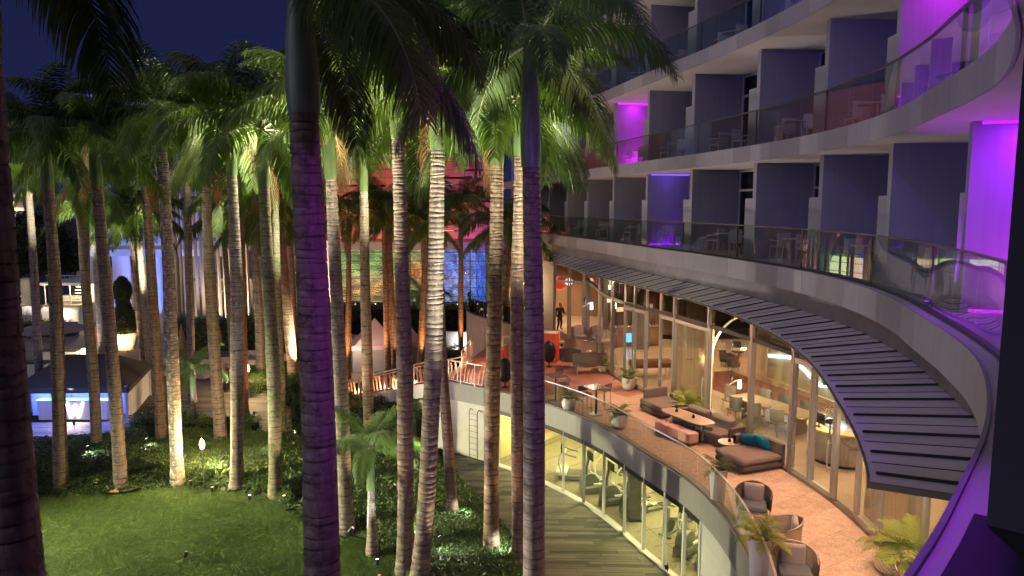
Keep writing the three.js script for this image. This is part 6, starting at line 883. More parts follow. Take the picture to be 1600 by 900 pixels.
  const sea = struct('water', new THREE.PlaneGeometry(160, 60).rotateX(-PI / 2).translate(-60, -0.03, -106), mat([0.01, 0.014, 0.02], 0.12, { bumpMap: bumpSoft, bumpScale: 0.03 }));
}
// ---------------------------------------------------------------- blue cabana with the lit letter, and the bar behind it
{
  const c = thing('cabana', 'blue lit white cabana with dark hipped roof and glowing letter', 'cabana'), cloth = mat([1, 1, 1], 0.8, { map: tone([0.62, 0.62, 0.64], N_soft, 0.05, 2) }), roofM = mat([0.05, 0.045, 0.045], 0.85);
  const A = [-25.6, -36], B = [-19.95, -36.2], D = [-21.5, -41.6], E2 = [-27, -41.4], e = 1.95;
  const roofP = (out, y, k) => { const cx = (A[0] + B[0] + D[0] + E2[0]) / 4, cz = (A[1] + B[1] + D[1] + E2[1]) / 4; return [A, B, D, E2].map(([x, z]) => [cx + (x - cx) * k, y, cz + (z - cz) * k]); };
  const lo = roofP(0, e, 1.05), hi = [[-24.6, 3.1, -38.9], [-22.1, 3.1, -39]], P = [], tri = (a, b, d) => P.push(...a, ...b, ...d); tri(lo[0], lo[1], hi[1]); tri(lo[0], hi[1], hi[0]); tri(lo[1], lo[2], hi[1]); tri(lo[2], lo[3], hi[0]); tri(lo[2], hi[0], hi[1]); tri(lo[3], lo[0], hi[0]); tri(lo[0], lo[2], lo[1]); tri(lo[0], lo[3], lo[2]);
  const g = new THREE.BufferGeometry(); g.setAttribute('position', new THREE.Float32BufferAttribute(P, 3)); g.computeVertexNormals(); part('roof', g, roofM, c);
  for (let i = 0; i < 4; i++) { const a = lo[i], b = lo[(i + 1) % 4]; part('valance', beam([a[0], e - 0.14, a[2]], [b[0], e - 0.14, b[2]], 0.06, 0.26), roofM, c); }
  for (const p of [A, B, D, E2]) part('post', box(0.12, e, 0.12, p[0], e / 2 + 0.06, p[1]), M.frameWhite, c);
  const wall = (a, b, n) => { for (let i = 0; i < n; i++) { const u = (i + 0.02) / n, v = (i + 0.98) / n; part('wall_cloth', beam([lerp(a[0], b[0], u), e / 2 + 0.04, lerp(a[1], b[1], u)], [lerp(a[0], b[0], v), e / 2 + 0.04, lerp(a[1], b[1], v)], 0.05, e - 0.2), cloth, c); } };
  wall([B[0] - 0.03, B[1] - 0.12], [D[0], D[1] + 0.12], 3); wall([A[0], A[1] - 1.25], [B[0] - 0.4, B[1] - 1.25], 5); wall([A[0], A[1] - 0.1], [E2[0], E2[1]], 3);
  part('counter', rbox(3.6, 1.0, 0.5, -23.0, 0.6, -36.75, 0.03), cloth, c); part('counter_top', rbox(3.8, 0.06, 0.62, -23.0, 1.13, -36.75, 0.02), M.frameWhite, c); part('side_panel', rbox(0.16, 1.7, 0.12, -20.35, 1.0, -35.95, 0.02), M.veneer, c);
  const W = [[-0.42, 0.42], [-0.2, -0.42], [0.02, 0.28], [0.2, -0.42], [0.46, 0.46]], wx = -22.85, wy = 0.65; for (let i = 0; i < 4; i++) part('neon_letter_stroke', beam([wx + W[i][0], wy + W[i][1], -36.46], [wx + W[i + 1][0], wy + W[i + 1][1], -36.46], 0.05, i % 2 ? 0.07 : 0.15).clone(), glow([1, 0.78, 0.42], 7), c);
  { const l = new THREE.RectAreaLight(C(1, 0.72, 0.36), 34, 1.0, 0.8); l.position.set(wx, wy + 0.1, -36.3); l.lookAt(wx + 0.2, 0.0, -34); l.name = 'lamp'; scene.add(l); }
  for (const x of [-24.8, -23.0, -21.2]) { part('ceiling_light', box(0.9, 0.03, 0.12, x, 1.9, -36.75), glow([0.12, 0.2, 1], 4), c); const l = new THREE.RectAreaLight(C(0.10, 0.19, 1.0), 330, 0.9, 0.14); l.position.set(x, 1.86, -36.6); l.lookAt(x, 0, -36.9 + 0.9); l.name = 'lamp'; scene.add(l); }
  const t = thing('blue_step_light', 'small turquoise step light at the cabana deck corner', 'light', [-19.95, 0.12, -35.3]); part('housing', rbox(0.3, 0.16, 0.1, 0, 0.08, 0, 0.02), M.frameWhite, t); part('lens', box(0.24, 0.1, 0.02, 0, 0.08, 0.055), glow([0.05, 0.7, 1.0], 3), t);
  bulb([-20.4, 1.5, -33.9], [0.12, 0.22, 1.0], 5, 8); bulb([-23.4, 2.6, -33.8], [0.1, 0.18, 1.0], 20, 8);
  // white low walls, bar counter, parasol and lamp behind
  const low = (label, pxa, pxb, py, h, z) => { const [xa] = atZ(pxa, py, z), [xb] = atZ(pxb, py, z), t2 = thing('white_counter', label, 'counter', [(xa + xb) / 2, 0, z]); part('body', rbox(xb - xa, h, 0.8, 0, h / 2, 0, 0.03), cloth, t2); part('top', rbox(xb - xa + 0.1, 0.08, 0.9, 0, h + 0.04, 0, 0.02), M.dark, t2); return t2; };
  low('white counter left of the cabana roof', 30, 78, 580, 1.6, -43.5); low('white bar counter under the grey parasol', 66, 126, 560, 1.25, -49);
  const pz = thing('square_parasol', 'wide grey parasol over the white bar counter', 'parasol', [-33.5, 0, -51.5]); part('pole', cyl(0.06, 0.06, 2.9, 0, 1.45, 0, 10), M.metalLeg, pz); const ca = lathe([[2.6, 2.25], [0.05, 3.0], [0.001, 3.02]], 8); part('canopy', ca, mat([0.24, 0.2, 0.18], 0.9), pz); part('base', rbox(0.8, 0.12, 0.8, 0, 0.06, 0, 0.03), M.dark, pz); for (let i = 0; i < 8; i++) part('rib', bar([0, 2.85, 0], [2.5 * cos(i * PI / 4 + 0.39), 2.2, 2.5 * sin(i * PI / 4 + 0.39)], 0.015), M.metalLeg, pz);
  const lz = -48.6, [lx] = atZ(133, 545, lz), lp = thing('table_lamp', 'glowing white drum lamp on the bar counter end', 'lamp', [lx, 0, lz]); part('stand', cyl(0.25, 0.3, 0.9, 0, 0.45, 0, 16), M.pot, lp); part('lamp_shade', cyl(0.24, 0.3, 0.5, 0, 1.2, 0, 20), glow([1, 0.82, 0.5], 6), lp); bulb([lx, 1.7, lz + 0.4], [1, 0.78, 0.45], 22, 6);
  const [fx] = atZ(151, 530, -51), fl = thing('red_flower_plant', 'red flowering plant lit by a warm lamp behind the bar', 'plant', [fx, 0, -51]); part('pot', lathe([[0.001, 0], [0.3, 0], [0.38, 0.6], [0.34, 0.6]], 18), M.pot, fl); instances('petals', leafCluster(10, 0.3, 0.16), mat([0.5, 0.02, 0.015], 0.6, { side: THREE.DoubleSide }), Array.from({ length: 26 }, () => [rr(-0.35, 0.35), rr(0.9, 2.4), rr(-0.35, 0.35), rr(0.6, 1), 1.5]), fl); part('stem', merge(Array.from({ length: 7 }, () => bar([0, 0.5, 0], [rr(-0.3, 0.3), rr(1.2, 2.2), rr(-0.3, 0.3)], 0.02))), M.bark[1], fl); bulb([fx + 0.2, 1.3, -50.2], [1, 0.65, 0.35], 9, 4);
  const [sx] = atZ(158, 547, -47), sg = thing('path_lamp', 'small bright path lamp on the paving behind the cabana', 'lamp', [sx, 0, -47.5]); part('post', cyl(0.04, 0.05, 0.9, 0, 0.45, 0, 8), M.black, sg); part('glowing_head', ball(0.1, 0, 0.98, 0, 1.3, 0.8, 1, 12), glow([0.95, 0.95, 0.85], 5), sg); bulb([sx, 1.05, -47.2], [1, 0.9, 0.7], 5, 4);
}
{ // big white pot with a clipped bush
  const [x, z] = at(197, 546), t = thing('potted_bush', 'clipped cone bush in a huge white flower pot', 'potted plant', [x, 0, z]); part('pot', lathe([[0.001, 0], [0.55, 0], [0.8, 1.05], [0.9, 1.07], [0.92, 1.36], [0.84, 1.36], [0.78, 1.2], [0.001, 1.2]], 32), M.pot, t); part('trunk', cyl(0.07, 0.1, 1.4, 0, 1.8, 0, 8), M.bark[1], t);
  const list = []; for (let i = 0; i < 2600; i++) { const y = rr(0, 1), r = 1.25 * Math.sqrt(1 - y) * (0.8 + 0.35 * sin(y * 9)) * Math.sqrt(rr(0.4, 1)), a = rr(0, 6.28); list.push([r * cos(a), 1.45 + y * 4.2, r * sin(a), rr(1.0, 1.7), 1.5]); } instances('crown', clump, M.hedgeLeaf, list, t, () => { const k = rr(0.5, 1.3); return [0.04 * k, 0.065 * k, 0.025 * k]; });
  uplight([x - 1.6, 0.25, z + 1.6], [x, 1.2, z], SOFT, 90, { angle: 0.7, pen: 1, label: 'ground spotlight left of the huge white pot' }); uplight([x + 1.2, 0.25, z + 2.0], [x, 1.0, z], WARM, 60, { angle: 0.7, pen: 1, label: 'ground spotlight right of the huge white pot' });
}
// ---------------------------------------------------------------- torches, parasols, daybeds, chess pieces, tents
function torch(label, x, z, h = 1.75, cd = 34) { const t = thing('garden_torch', label, 'torch', [x, 0, z]); part('stake', cyl(0.025, 0.022, h - 0.35, 0, (h - 0.35) / 2, 0, 8), M.steel, t); part('cup', lathe([[0.001, h - 0.36], [0.05, h - 0.34], [0.085, h - 0.2], [0.09, h - 0.18], [0.07, h - 0.18]], 16), M.steel, t); part('flame', lathe([[0.001, h - 0.24], [0.09, h - 0.14], [0.105, h - 0.02], [0.075, h + 0.1], [0.035, h + 0.17], [0.001, h + 0.235]], 16), glow([1, 0.72, 0.30], 13), t); bulb([x, h + 0.05, z], [1, 0.70, 0.34], cd, 4); return t; }
{ const [x, z] = at(319, 760); torch('burning garden torch on the lawn edge between two palms', x, z, 1.78, 85); const [x2, z2] = at(393, 618); torch('burning garden torch at the low hedge by the boardwalk', x2, z2 + 0.4, 1.75, 60);
  const a = at(174, 771), b = at(214, 752), fs = thing('fallen_palm_stalk', 'pale fallen palm stalk lying on the lawn', 'palm stalk', [a[0], 0.06, a[1]]); part('stalk', tube([[0, 0, 0], [(b[0] - a[0]) * 0.5, 0.03, (b[1] - a[1]) * 0.45], [b[0] - a[0], 0.12, b[1] - a[1]]], 0.045, 7, 14), mat([0.30, 0.20, 0.10], 0.8), fs); part('sheath', rbox(0.34, 0.04, 0.16, 0.1, 0.02, 0, 0.02), mat([0.26, 0.16, 0.08], 0.8), fs);
  const up = (label, px, py, z) => { const [x] = atZ(px, py, z), t = thing('closed_parasol', label, 'parasol', [x, 0, z]); part('pole', cyl(0.035, 0.035, 3.0, 0, 1.5, 0, 8), M.metalLeg, t); const cl = lathe([[0.2, 0.95], [0.3, 1.1], [0.26, 1.7], [0.14, 2.4], [0.05, 2.95], [0.001, 3.0]], 9); part('folded_canopy', toCreasedNormals(cl, 0.3), mat([0.22, 0.16, 0.14], 0.9), t); part('base', cyl(0.3, 0.35, 0.1, 0, 0.05, 0, 16), M.dark, t); }; up('folded brown parasol beside the daybeds, left one', 285, 545, -49.5); up('folded brown parasol below the white fins, right one', 341, 535, -52);
  const dc = fabric(0.48, 0.40, 0.38, 0.08), bed = (label, px, py, ry, w = 1.9) => { const [x, z] = at(px, py), t = thing('garden_daybed', label, 'daybed', [x, 0, z], ry); part('base', rbox(w, 0.3, 1.5, 0, 0.2, 0, 0.05), dc, t); part('mattress', rbox(w - 0.1, 0.2, 1.4, 0, 0.44, 0.02, 0.07, 3), dc, t); const b2 = part('backrest', rbox(w, 0.85, 0.22, 0, 0.72, -0.72, 0.06), dc, t); b2.rotation.x = -0.25; part('pillow', rbox(0.6, 0.35, 0.2, -w * 0.2, 0.72, -0.45, 0.09, 3), dc, t); part('pillow', rbox(0.6, 0.35, 0.2, w * 0.2, 0.72, -0.45, 0.09, 3), dc, t); };
  bed('white daybed left of the folded parasol', 258, 585, 0.3, 2.2); bed('white daybed right behind the folded parasol', 312, 588, -0.4, 2.2); bed('white daybed behind the pale leaning palm', 350, 584, 0.1, 1.7); bed('white daybed directly behind the chess pieces', 378, 588, 0.0, 3.0); bed('white daybed left of the yellow lit palm', 394, 572, 0.0, 2.6); bed('white daybed right of the yellow lit palm', 430, 578, -0.1, 2.0);
  // giant garden chess set
  const wht = mat([0.72, 0.68, 0.62], 0.5), blk = M.black, piece = { pawn: [[0.001, 0], [0.17, 0], [0.17, 0.07], [0.09, 0.14], [0.06, 0.34], [0.11, 0.38], [0.05, 0.41], [0.1, 0.48], [0.11, 0.55], [0.07, 0.62], [0.001, 0.64]], bishop: [[0.001, 0], [0.19, 0], [0.19, 0.08], [0.1, 0.16], [0.07, 0.55], [0.13, 0.6], [0.06, 0.64], [0.11, 0.76], [0.06, 0.9], [0.02, 0.95], [0.001, 0.98]], rook: [[0.001, 0], [0.19, 0], [0.19, 0.08], [0.12, 0.16], [0.1, 0.45], [0.15, 0.5], [0.15, 0.66], [0.11, 0.66], [0.11, 0.6], [0.001, 0.6]], king: [[0.001, 0], [0.2, 0], [0.2, 0.08], [0.1, 0.18], [0.08, 0.72], [0.15, 0.78], [0.07, 0.82], [0.14, 1.02], [0.08, 1.06], [0.03, 1.1], [0.03, 1.2], [0.001, 1.2]] };
  [[347, 606, 'king', 1, 'tallest white chess piece, front left'], [353, 599, 'bishop', 1, 'white chess bishop behind the tall white one'], [359, 600, 'bishop', 1, 'white chess bishop beside the black king'], [365, 602, 'rook', 1, 'white chess rook touching the dark trunk'], [356, 602, 'king', 0, 'black chess king in the middle of the set'], [349, 612, 'pawn', 0, 'black chess pawn in the front row, leftmost'], [354, 613, 'pawn', 0, 'black chess pawn in the front row, second from left'], [359, 613, 'pawn', 0, 'black chess pawn in the front row, third from left'], [364, 612, 'pawn', 0, 'black chess pawn in the front row, by the trunk'], [382, 600, 'king', 1, 'white chess piece left of the garden torch'], [388, 596, 'bishop', 1, 'white chess piece beside the garden torch, behind']].forEach(([px, py, k, w, lab]) => { const [x, z] = at(px, py), t = thing('chess_piece', lab, 'chess piece', [x, 0, z]); part('body', lathe(piece[k].map(p => [p[0] * 1.15, p[1] * 1.05]), 18), w ? wht : blk, t); part('collar', new THREE.TorusGeometry(0.1, 0.02, 6, 16).rotateX(PI / 2).translate(0, piece[k][4][1] * 0.95, 0), w ? wht : blk, t); if (k === 'king') part('finial', merge([box(0.14, 0.035, 0.035, 0, 1.33, 0), box(0.035, 0.16, 0.035, 0, 1.33, 0)]), w ? wht : blk, t); });
  const tentM = mat([1, 1, 1], 0.85, { map: tone([0.50, 0.40, 0.40], N_soft, 0.1, 2) }), wallM = mat([0.26, 0.30, 0.29], 0.85);
  const tent = (label, x, z, w, e, h) => { const t = thing('garden_tent', label, 'tent', [x, 0, z], 0.25), n = 10, P = [], R = i => w / 2 * (1 - i / n) ** 0.9, Y = i => e + (h - e) * (i / n) ** 1.5; for (let i = 0; i < n; i++) for (let k = 0; k < 4; k++) { const q = (j, m) => { const a = [[-1, -1], [1, -1], [1, 1], [-1, 1]][m % 4]; return [a[0] * R(j), Y(j), a[1] * R(j)]; }; const A = q(i, k), B = q(i, k + 1), D = q(i + 1, k + 1), E3 = q(i + 1, k); P.push(...A, ...D, ...B, ...A, ...E3, ...D); } const g = new THREE.BufferGeometry(); g.setAttribute('position', new THREE.Float32BufferAttribute(P, 3)); g.computeVertexNormals(); part('roof', g, tentM, t); for (const [dx, dz, ww, dd] of [[0, -1, 1, 0], [0, 1, 1, 0], [-1, 0, 0, 1], [1, 0, 0, 1]]) { part('side_wall', box(ww ? w - 0.1 : 0.04, e - 0.02, ww ? 0.04 : w - 0.1, dx * (w / 2 - 0.05), e / 2, dz * (w / 2 - 0.05)), wallM, t); part('valance', box(ww ? w : 0.05, 0.3, ww ? 0.05 : w, dx * w / 2, e - 0.1, dz * w / 2), tentM, t); } };
  tent('pink roofed garden tent between the orange palms', -9.6, -49.5, 3.3, 1.75, 3.45); tent('smaller pale green tent right behind the pink roofed one', -7.7, -51, 2.6, 1.6, 3.2); tent('garden tent partly hidden by the large violet trunk', -12.6, -50.5, 3.0, 1.7, 3.2);
  bulb([-10.2, 2.2, -46.4], [1, 0.6, 0.45], 22, 8);
}
// ---------------------------------------------------------------- curved timber wall, ramp and railings at the terrace head
{
  const C2 = planCurve([[-2.85, -48], [-2.95, -46.5], [-2.5, -44.5], [-1.5, -42.4], [-0.3, -40.8], [0.9, -39.6]]), t = thing('curved_timber_wall', 'curved grey timber wall with dark glass rim behind the terrace', 'wall'), n = 34;
  for (let i = 0; i < n; i++) part('board', sweep(C2.cut(C2.len * i / n + 0.004, C2.len * (i + 1) / n - 0.004), rect(-0.04 + rr(-0.006, 0.006), 0.06, 0, 4.5)), raw(M.greyTimber), t);
  part('coping', sweep(C2.cut(0, C2.len), rect(-0.08, 0.1, 4.51, 4.58)), raw(M.black), t); for (let i = 0; i < 7; i++) part('glass_panel', sweep(C2.cut(C2.len * i / 7 + 0.02, C2.len * (i + 1) / 7 - 0.02), rect(0.0, 0.0002, 4.58, 5.5), false), raw(M.glassDark), t); part('upper_floor', sweep(C2.cut(0, C2.len), rect(0.1, 2.6, 3.1, 3.27)), raw(M.redTile[1]), t);
  for (let i = 0; i < 3; i++) { const q = C2.pt(C2.len * (0.45 + i * 0.2)), k = thing('yellow_chair', `yellow lounge chair above the curved timber wall, ${['farthest', 'middle', 'nearest'][i]} one`, 'chair', [q.x + q.nx * 1.1, 3.3, q.z + q.nz * 1.1], i); part('shell', new THREE.CylinderGeometry(0.42, 0.34, 0.6, 18, 1, true, 0, PI * 1.3).translate(0, 0.6, 0), mat([0.55, 0.33, 0.03], 0.7), k); part('seat', cyl(0.38, 0.36, 0.16, 0, 0.38, 0, 18), mat([0.55, 0.33, 0.03], 0.7), k); part('pedestal', cyl(0.05, 0.2, 0.3, 0, 0.15, 0, 12), M.black, k); }
  bulb([0.6, 6.2, -43.6], [1, 0.7, 0.35], 16, 6);
  // ramp
  const A = [-2.9, 3.3, -32.3], B = [-9.0, 0.25, -40.6], W = 1.9, d = V(B[0] - A[0], 0, B[2] - A[2]).normalize(), nx = d.z, nz = -d.x; // nx, nz: to the right going down
  const ramp = thing('garden_ramp', null, null); ramp.userData.kind = 'structure'; const side = (p, o, dy = 0) => [p[0] + nx * o, p[1] + dy, p[2] + nz * o];
  const mid = u => [lerp(A[0], B[0], u), lerp(A[1], B[1], u), lerp(A[2], B[2], u)]; const steps = 14;
  for (let i = 0; i < steps; i++) { const a = mid(i / steps), b = mid((i + 1) / steps); part('ramp_slab', beam([a[0], a[1] - 0.06, a[2]], [b[0], b[1] - 0.06, b[2]], W, 0.12), M.redTile[i % 3], ramp); }
  for (const o of [-W / 2 - 0.08, W / 2 + 0.08]) for (let i = 0; i < 5; i++) part('white_stringer', beam(side(mid(i / 5 + 0.002), o, -0.3), side(mid((i + 1) / 5 - 0.002), o, -0.3), 0.14, 0.62), M.render, ramp);
  part('landing_wall', beam([-3.0, 1.27, -32.1], [-6.0, 1.27, -35.9], 0.25, 2.5), M.render, ramp); part('terrace_edge_beam', beam([-3.05, 3.0, -31.95], [-2.2, 3.0, -36.5], 0.3, 0.7), M.render, ramp);
  const railing = (label, P0, P1, n, slant) => { const r = thing('metal_railing', label, 'railing'), p = u => [lerp(P0[0], P1[0], u), lerp(P0[1], P1[1], u), lerp(P0[2], P1[2], u)]; part('top_rail', bar(p(0).map((v, i) => v + (i === 1 ? 1.0 : 0)), p(1).map((v, i) => v + (i === 1 ? 1.0 : 0)), 0.03, 8), M.steel, r); part('bottom_rail', bar(p(0).map((v, i) => v + (i === 1 ? 0.12 : 0)), p(1).map((v, i) => v + (i === 1 ? 0.12 : 0)), 0.018, 6), M.steel, r); for (let i = 0; i <= n; i++) { const q = p(i / n); if (i % 4 === 0) part('post', bar(q, [q[0], q[1] + 1.0, q[2]], 0.028, 8), M.steel, r); else part('baluster', beam([q[0], q[1] + 0.12, q[2]], [q[0] + slant * (P1[0] - P0[0]) / n, q[1] + 0.78, q[2] + slant * (P1[2] - P0[2]) / n], 0.07, 0.02), mat([0.55, 0.42, 0.34], 0.35, { metalness: 0.5 }), r); } };
  const o1 = -W / 2, o2 = W / 2; railing('steel railing with slanted balusters on the near side of the ramp', side(A, o1), side(B, o1), 26, 0.5); railing('steel railing with slanted balusters on the far side of the ramp', side(A, o2), side(B, o2), 26, 0.5);
  railing('steel railing with slanted balusters at the terrace head', [-2.95, 3.36, -31.75], [-1.3, 3.36, -30.55], 10, 0.6); railing('steel railing between the terrace and the curved timber wall', [-2.4, 3.36, -33.6], [-2.1, 3.36, -37.2], 10, 0.5);
  const gate = thing('metal_gate_frame', 'pale metal gate frame beside the egg lantern', 'gate', [0.1, 3.3, -36.2], 0.3); part('frame', merge([box(0.07, 1.3, 0.07, -0.6, 0.65, 0), box(0.07, 1.3, 0.07, 0.6, 0.65, 0), box(1.27, 0.07, 0.08, 0, 1.31, 0)]), mat([0.6, 0.5, 0.35], 0.4), gate); for (let i = 0; i < 6; i++) part('bar', bar([-0.42 + i * 0.17, 0.05, 0], [-0.42 + i * 0.17, 1.28, 0], 0.012), M.steel, gate);
  for (const [u, cd] of [[0.15, 16], [0.45, 16], [0.75, 16]]) { const p = side(mid(u), W / 2 - 0.12, 0.18); bulb(p, [1, 0.34, 0.12], cd, 3); part('step_light', ball(0.04, ...p, 1, 1, 1, 8), glow([1, 0.45, 0.2], 6), ramp); }
  bulb([-1.9, 3.9, -33.2], [1, 0.42, 0.2], 5, 3); bulb([-1.2, 3.9, -35.8], [1, 0.42, 0.2], 5, 3);
  const wl = thing('white_garden_wall', 'low white wall lit bright behind the railing by the dark shrubs', 'wall', [-3.9, 0, -53.5]); part('body', rbox(3.4, 1.7, 0.3, 0, 0.85, 0, 0.03), M.render, wl); part('coping', box(3.5, 0.08, 0.4, 0, 1.74, 0), M.render, wl); uplight([-3.6, 0.2, -52.2], [-3.7, 1, -53.5], COOL, 40, { angle: 0.9, glow: 6, label: 'bright ground spotlight before the low white garden wall' });
}
// ---------------------------------------------------------------- violet lamps and furniture on the balconies
const VIOLET = [0.25, 0.012, 1.0], MAGENTA = [0.68, 0.015, 0.95], BLUE = [0.16, 0.07, 1.0];
let vl = 0;
function violet(k, i, colTop, colFoot, L1, L2, where) { // lights the near face of divider i on floor k
  const s = divS[i] + 0.1, y0 = L[k], y1 = L[k + 1] - 0.43, P = (ds, o, y) => pq(E0.pt(s + ds), o, y);
  const t = thing('violet_wall_light', `violet light strip on the balcony wall ${where}`, 'wall light');
  part('top_strip', beam(P(0.12, 0.8, y1 - 0.04), P(0.12, 2.55, y1 - 0.04), 0.06, 0.05), glow(colTop, 2.2), t); part('foot_strip', beam(P(0.10, 0.8, y0 + 0.05), P(0.10, 2.55, y0 + 0.05), 0.05, 0.05), glow(colFoot, 2.2), t);
  const area = (pos, aim, c, nit, w, h) => { const l = new THREE.RectAreaLight(C(...c), nit, w, h); l.position.set(...pos); l.name = 'lamp'; scene.add(l); l.lookAt(...aim); };
  area(P(0.55, 1.6, y1 - 0.1), P(-0.05, 1.6, y0 + 1.1), colTop, L1, 0.25, 1.6); area(P(0.5, 1.6, y0 + 0.15), P(0.0, 1.6, y1 - 0.6), colFoot, L2, 0.25, 1.6);
}
const ix = px => divPx.indexOf(px) + 1;
violet(1, ix(1509), [0.34, 0.012, 1.0], MAGENTA, 95, 38, 'of the nearest bay on the rail level row');
violet(2, ix(1388), MAGENTA, VIOLET, 34, 26, 'of the upper row, second nearest bay');
violet(2, ix(1509), VIOLET, MAGENTA, 70, 60, 'of the upper row, nearest bay');
violet(2, ix(958), MAGENTA, MAGENTA, 34, 42, 'of the upper row behind the palm frond tip');
violet(2, ix(858), VIOLET, VIOLET, 24, 24, 'of the upper row beside the violet trunk');
violet(1, ix(1010), BLUE, VIOLET, 6, 9, 'of the rail level row above the canopy');
violet(1, ix(801), BLUE, VIOLET, 20, 20, 'at the far end of the rail level row');
violet(2, ix(801), BLUE, VIOLET, 24, 20, 'at the far end of the upper row');
violet(3, ix(1178), BLUE, BLUE, 6, 4, 'on the top visible row');
{ const s = divS[ix(1509)], p = pq(E0.pt(s - 0.75), 0.42, L[1]), t = thing('violet_floor_light', 'violet floor light before the low screen beside the nearest lit wall', 'light', p); part('housing', cyl(0.07, 0.08, 0.06, 0, 0.03, 0, 14), M.black, t); part('lens', cyl(0.055, 0.055, 0.012, 0, 0.066, 0, 14), glow(VIOLET, 4), t); const q = pq(E0.pt(s - 0.75), 0.85, L[1] + 1.3); spot([p[0], p[1] + 0.1, p[2]], q, [0.45, 0.015, 1.0], 14, 0.6, 0.8, 3); }
{ // violet lamps on the hotel face that throw colour across the nearest palms
  const l = thing('facade_floodlight', 'violet floodlight under the upper balcony edge near the viewer', 'floodlight', pq(E0.pt(divS[divS.length - 1] - 0.9), 1.0, L[2] - 0.62)); part('body', rbox(0.3, 0.16, 0.2, 0, 0, 0, 0.03), M.black, l); part('lens', box(0.26, 0.12, 0.012, 0, 0, 0.105), glow(VIOLET, 3), l); part('yoke', box(0.05, 0.14, 0.05, 0, 0.12, 0), M.black, l); l.lookAt(-3, 9, -11);
  const p = pq(E0.pt(divS[divS.length - 1] - 0.9), 0.78, L[2] - 0.62); spot(p, [-1.4, 9.4, -13], [0.52, 0.08, 1.0], 150, 0.5, 1, 4);
  for (const [k, n] of [[2, 'upper balcony edge'], [3, 'top balcony edge']]) { const f = thing('facade_floodlight', `blue violet floodlight under the ${n} aimed along the balconies`, 'floodlight', pq(E0.pt(E0.len - 2.6), -0.3, L[k] - 0.62)); part('body', rbox(0.3, 0.16, 0.2, 0, 0, 0, 0.03), M.black, f); part('lens', box(0.26, 0.12, 0.012, 0, 0, 0.105), glow(BLUE, 3), f); part('yoke', box(0.05, 0.14, 0.05, 0, 0.12, 0), M.black, f); const o = pq(E0.pt(E0.len - 2.6), -0.3, L[k] - 0.62), d = V(8.6, L[k] - 1.2, -20).sub(V(...o)).normalize(); f.lookAt(8.6, L[k] - 1.2, -20); spot(V(...o).addScaledVector(d, 0.16).toArray(), [8.6, L[k] - 1.2, -20], [0.22, 0.14, 1.0], 75, 0.6, 1, 4); }
  const q = pq(E0.pt(divS[divS.length - 1] - 1.0), -0.4, L[3] - 0.7); const dl = thing('added_violet_downlight', 'added violet downlight high over the ledge beside the dark near wall', 'light', q); part('body', cyl(0.09, 0.09, 0.1, 0, 0.02, 0, 14), M.black, dl); part('lens', cyl(0.07, 0.07, 0.01, 0, -0.036, 0, 14), glow(VIOLET, 3), dl); const w = pq(E0.pt(divS[divS.length - 1] + 0.4), 0.0, L[1]); spot([q[0], q[1] - 0.06, q[2]], w, [0.36, 0.01, 1.0], 80, 0.3, 0.9, 4);  // lamp added out of view to turn the ledge violet
}
{ const q = E0.pt(sE(-8.9)), p = pq(q, -0.2, 7.86), t = thing('canopy_downlight', 'small downlight at the canopy end above the striped pots', 'light', p); part('housing', cyl(0.06, 0.06, 0.08, 0, 0, 0, 12), M.black, t); part('lens', cyl(0.05, 0.05, 0.01, 0, -0.045, 0, 12), glow([1, 0.8, 0.5], 3), t); const a = Tp(1405, 890); spot([p[0], p[1] - 0.08, p[2]], [a[0], T + 0.8, a[2]], [1, 0.82, 0.5], 150, 0.4, 0.9, 3); }
// furniture
function bChair() { const o = new THREE.Group(); o.name = 'balcony_chair'; part('seat', rbox(0.46, 0.05, 0.46, 0, 0.44, 0, 0.02), M.frameWhite, o); part('backrest', rbox(0.46, 0.4, 0.035, 0, 0.68, -0.22, 0.015), M.frameWhite, o); for (const [x, z] of [[1, 1], [1, -1], [-1, 1], [-1, -1]]) part('leg', bar([x * 0.2, 0.43, z * 0.2], [x * 0.22, 0, z * 0.22], 0.018), M.frameWhite, o); for (const x of [-1, 1]) part('armrest', beam([x * 0.24, 0.64, -0.2], [x * 0.24, 0.64, 0.2], 0.05, 0.025), M.frameWhite, o); return o; }
function bTable() { const o = new THREE.Group(); o.name = 'balcony_table'; part('tabletop', cyl(0.36, 0.35, 0.03, 0, 0.72, 0, 24), M.frameWhite, o); for (let i = 0; i < 3; i++) part('leg', bar([0.22 * cos(i * 2.1), 0.7, 0.22 * sin(i * 2.1)], [0.27 * cos(i * 2.1), 0, 0.27 * sin(i * 2.1)], 0.016), M.frameWhite, o); return o; }
function bSofa() { const o = new THREE.Group(); o.name = 'balcony_sofa'; part('base', rbox(1.5, 0.34, 0.75, 0, 0.2, 0, 0.05), fabric(0.16, 0.13, 0.12), o); part('seat_cushion', rbox(1.4, 0.14, 0.68, 0, 0.43, 0.03, 0.05, 3), M.slate, o); part('backrest', rbox(1.5, 0.3, 0.14, 0, 0.62, -0.32, 0.05), M.slate, o); return o; }
const protoB = { chair: bChair(), table: bTable(), sofa: bSofa() };
const rowName = ['', 'rail level row', 'second row up', 'third row up', 'fourth row up'];
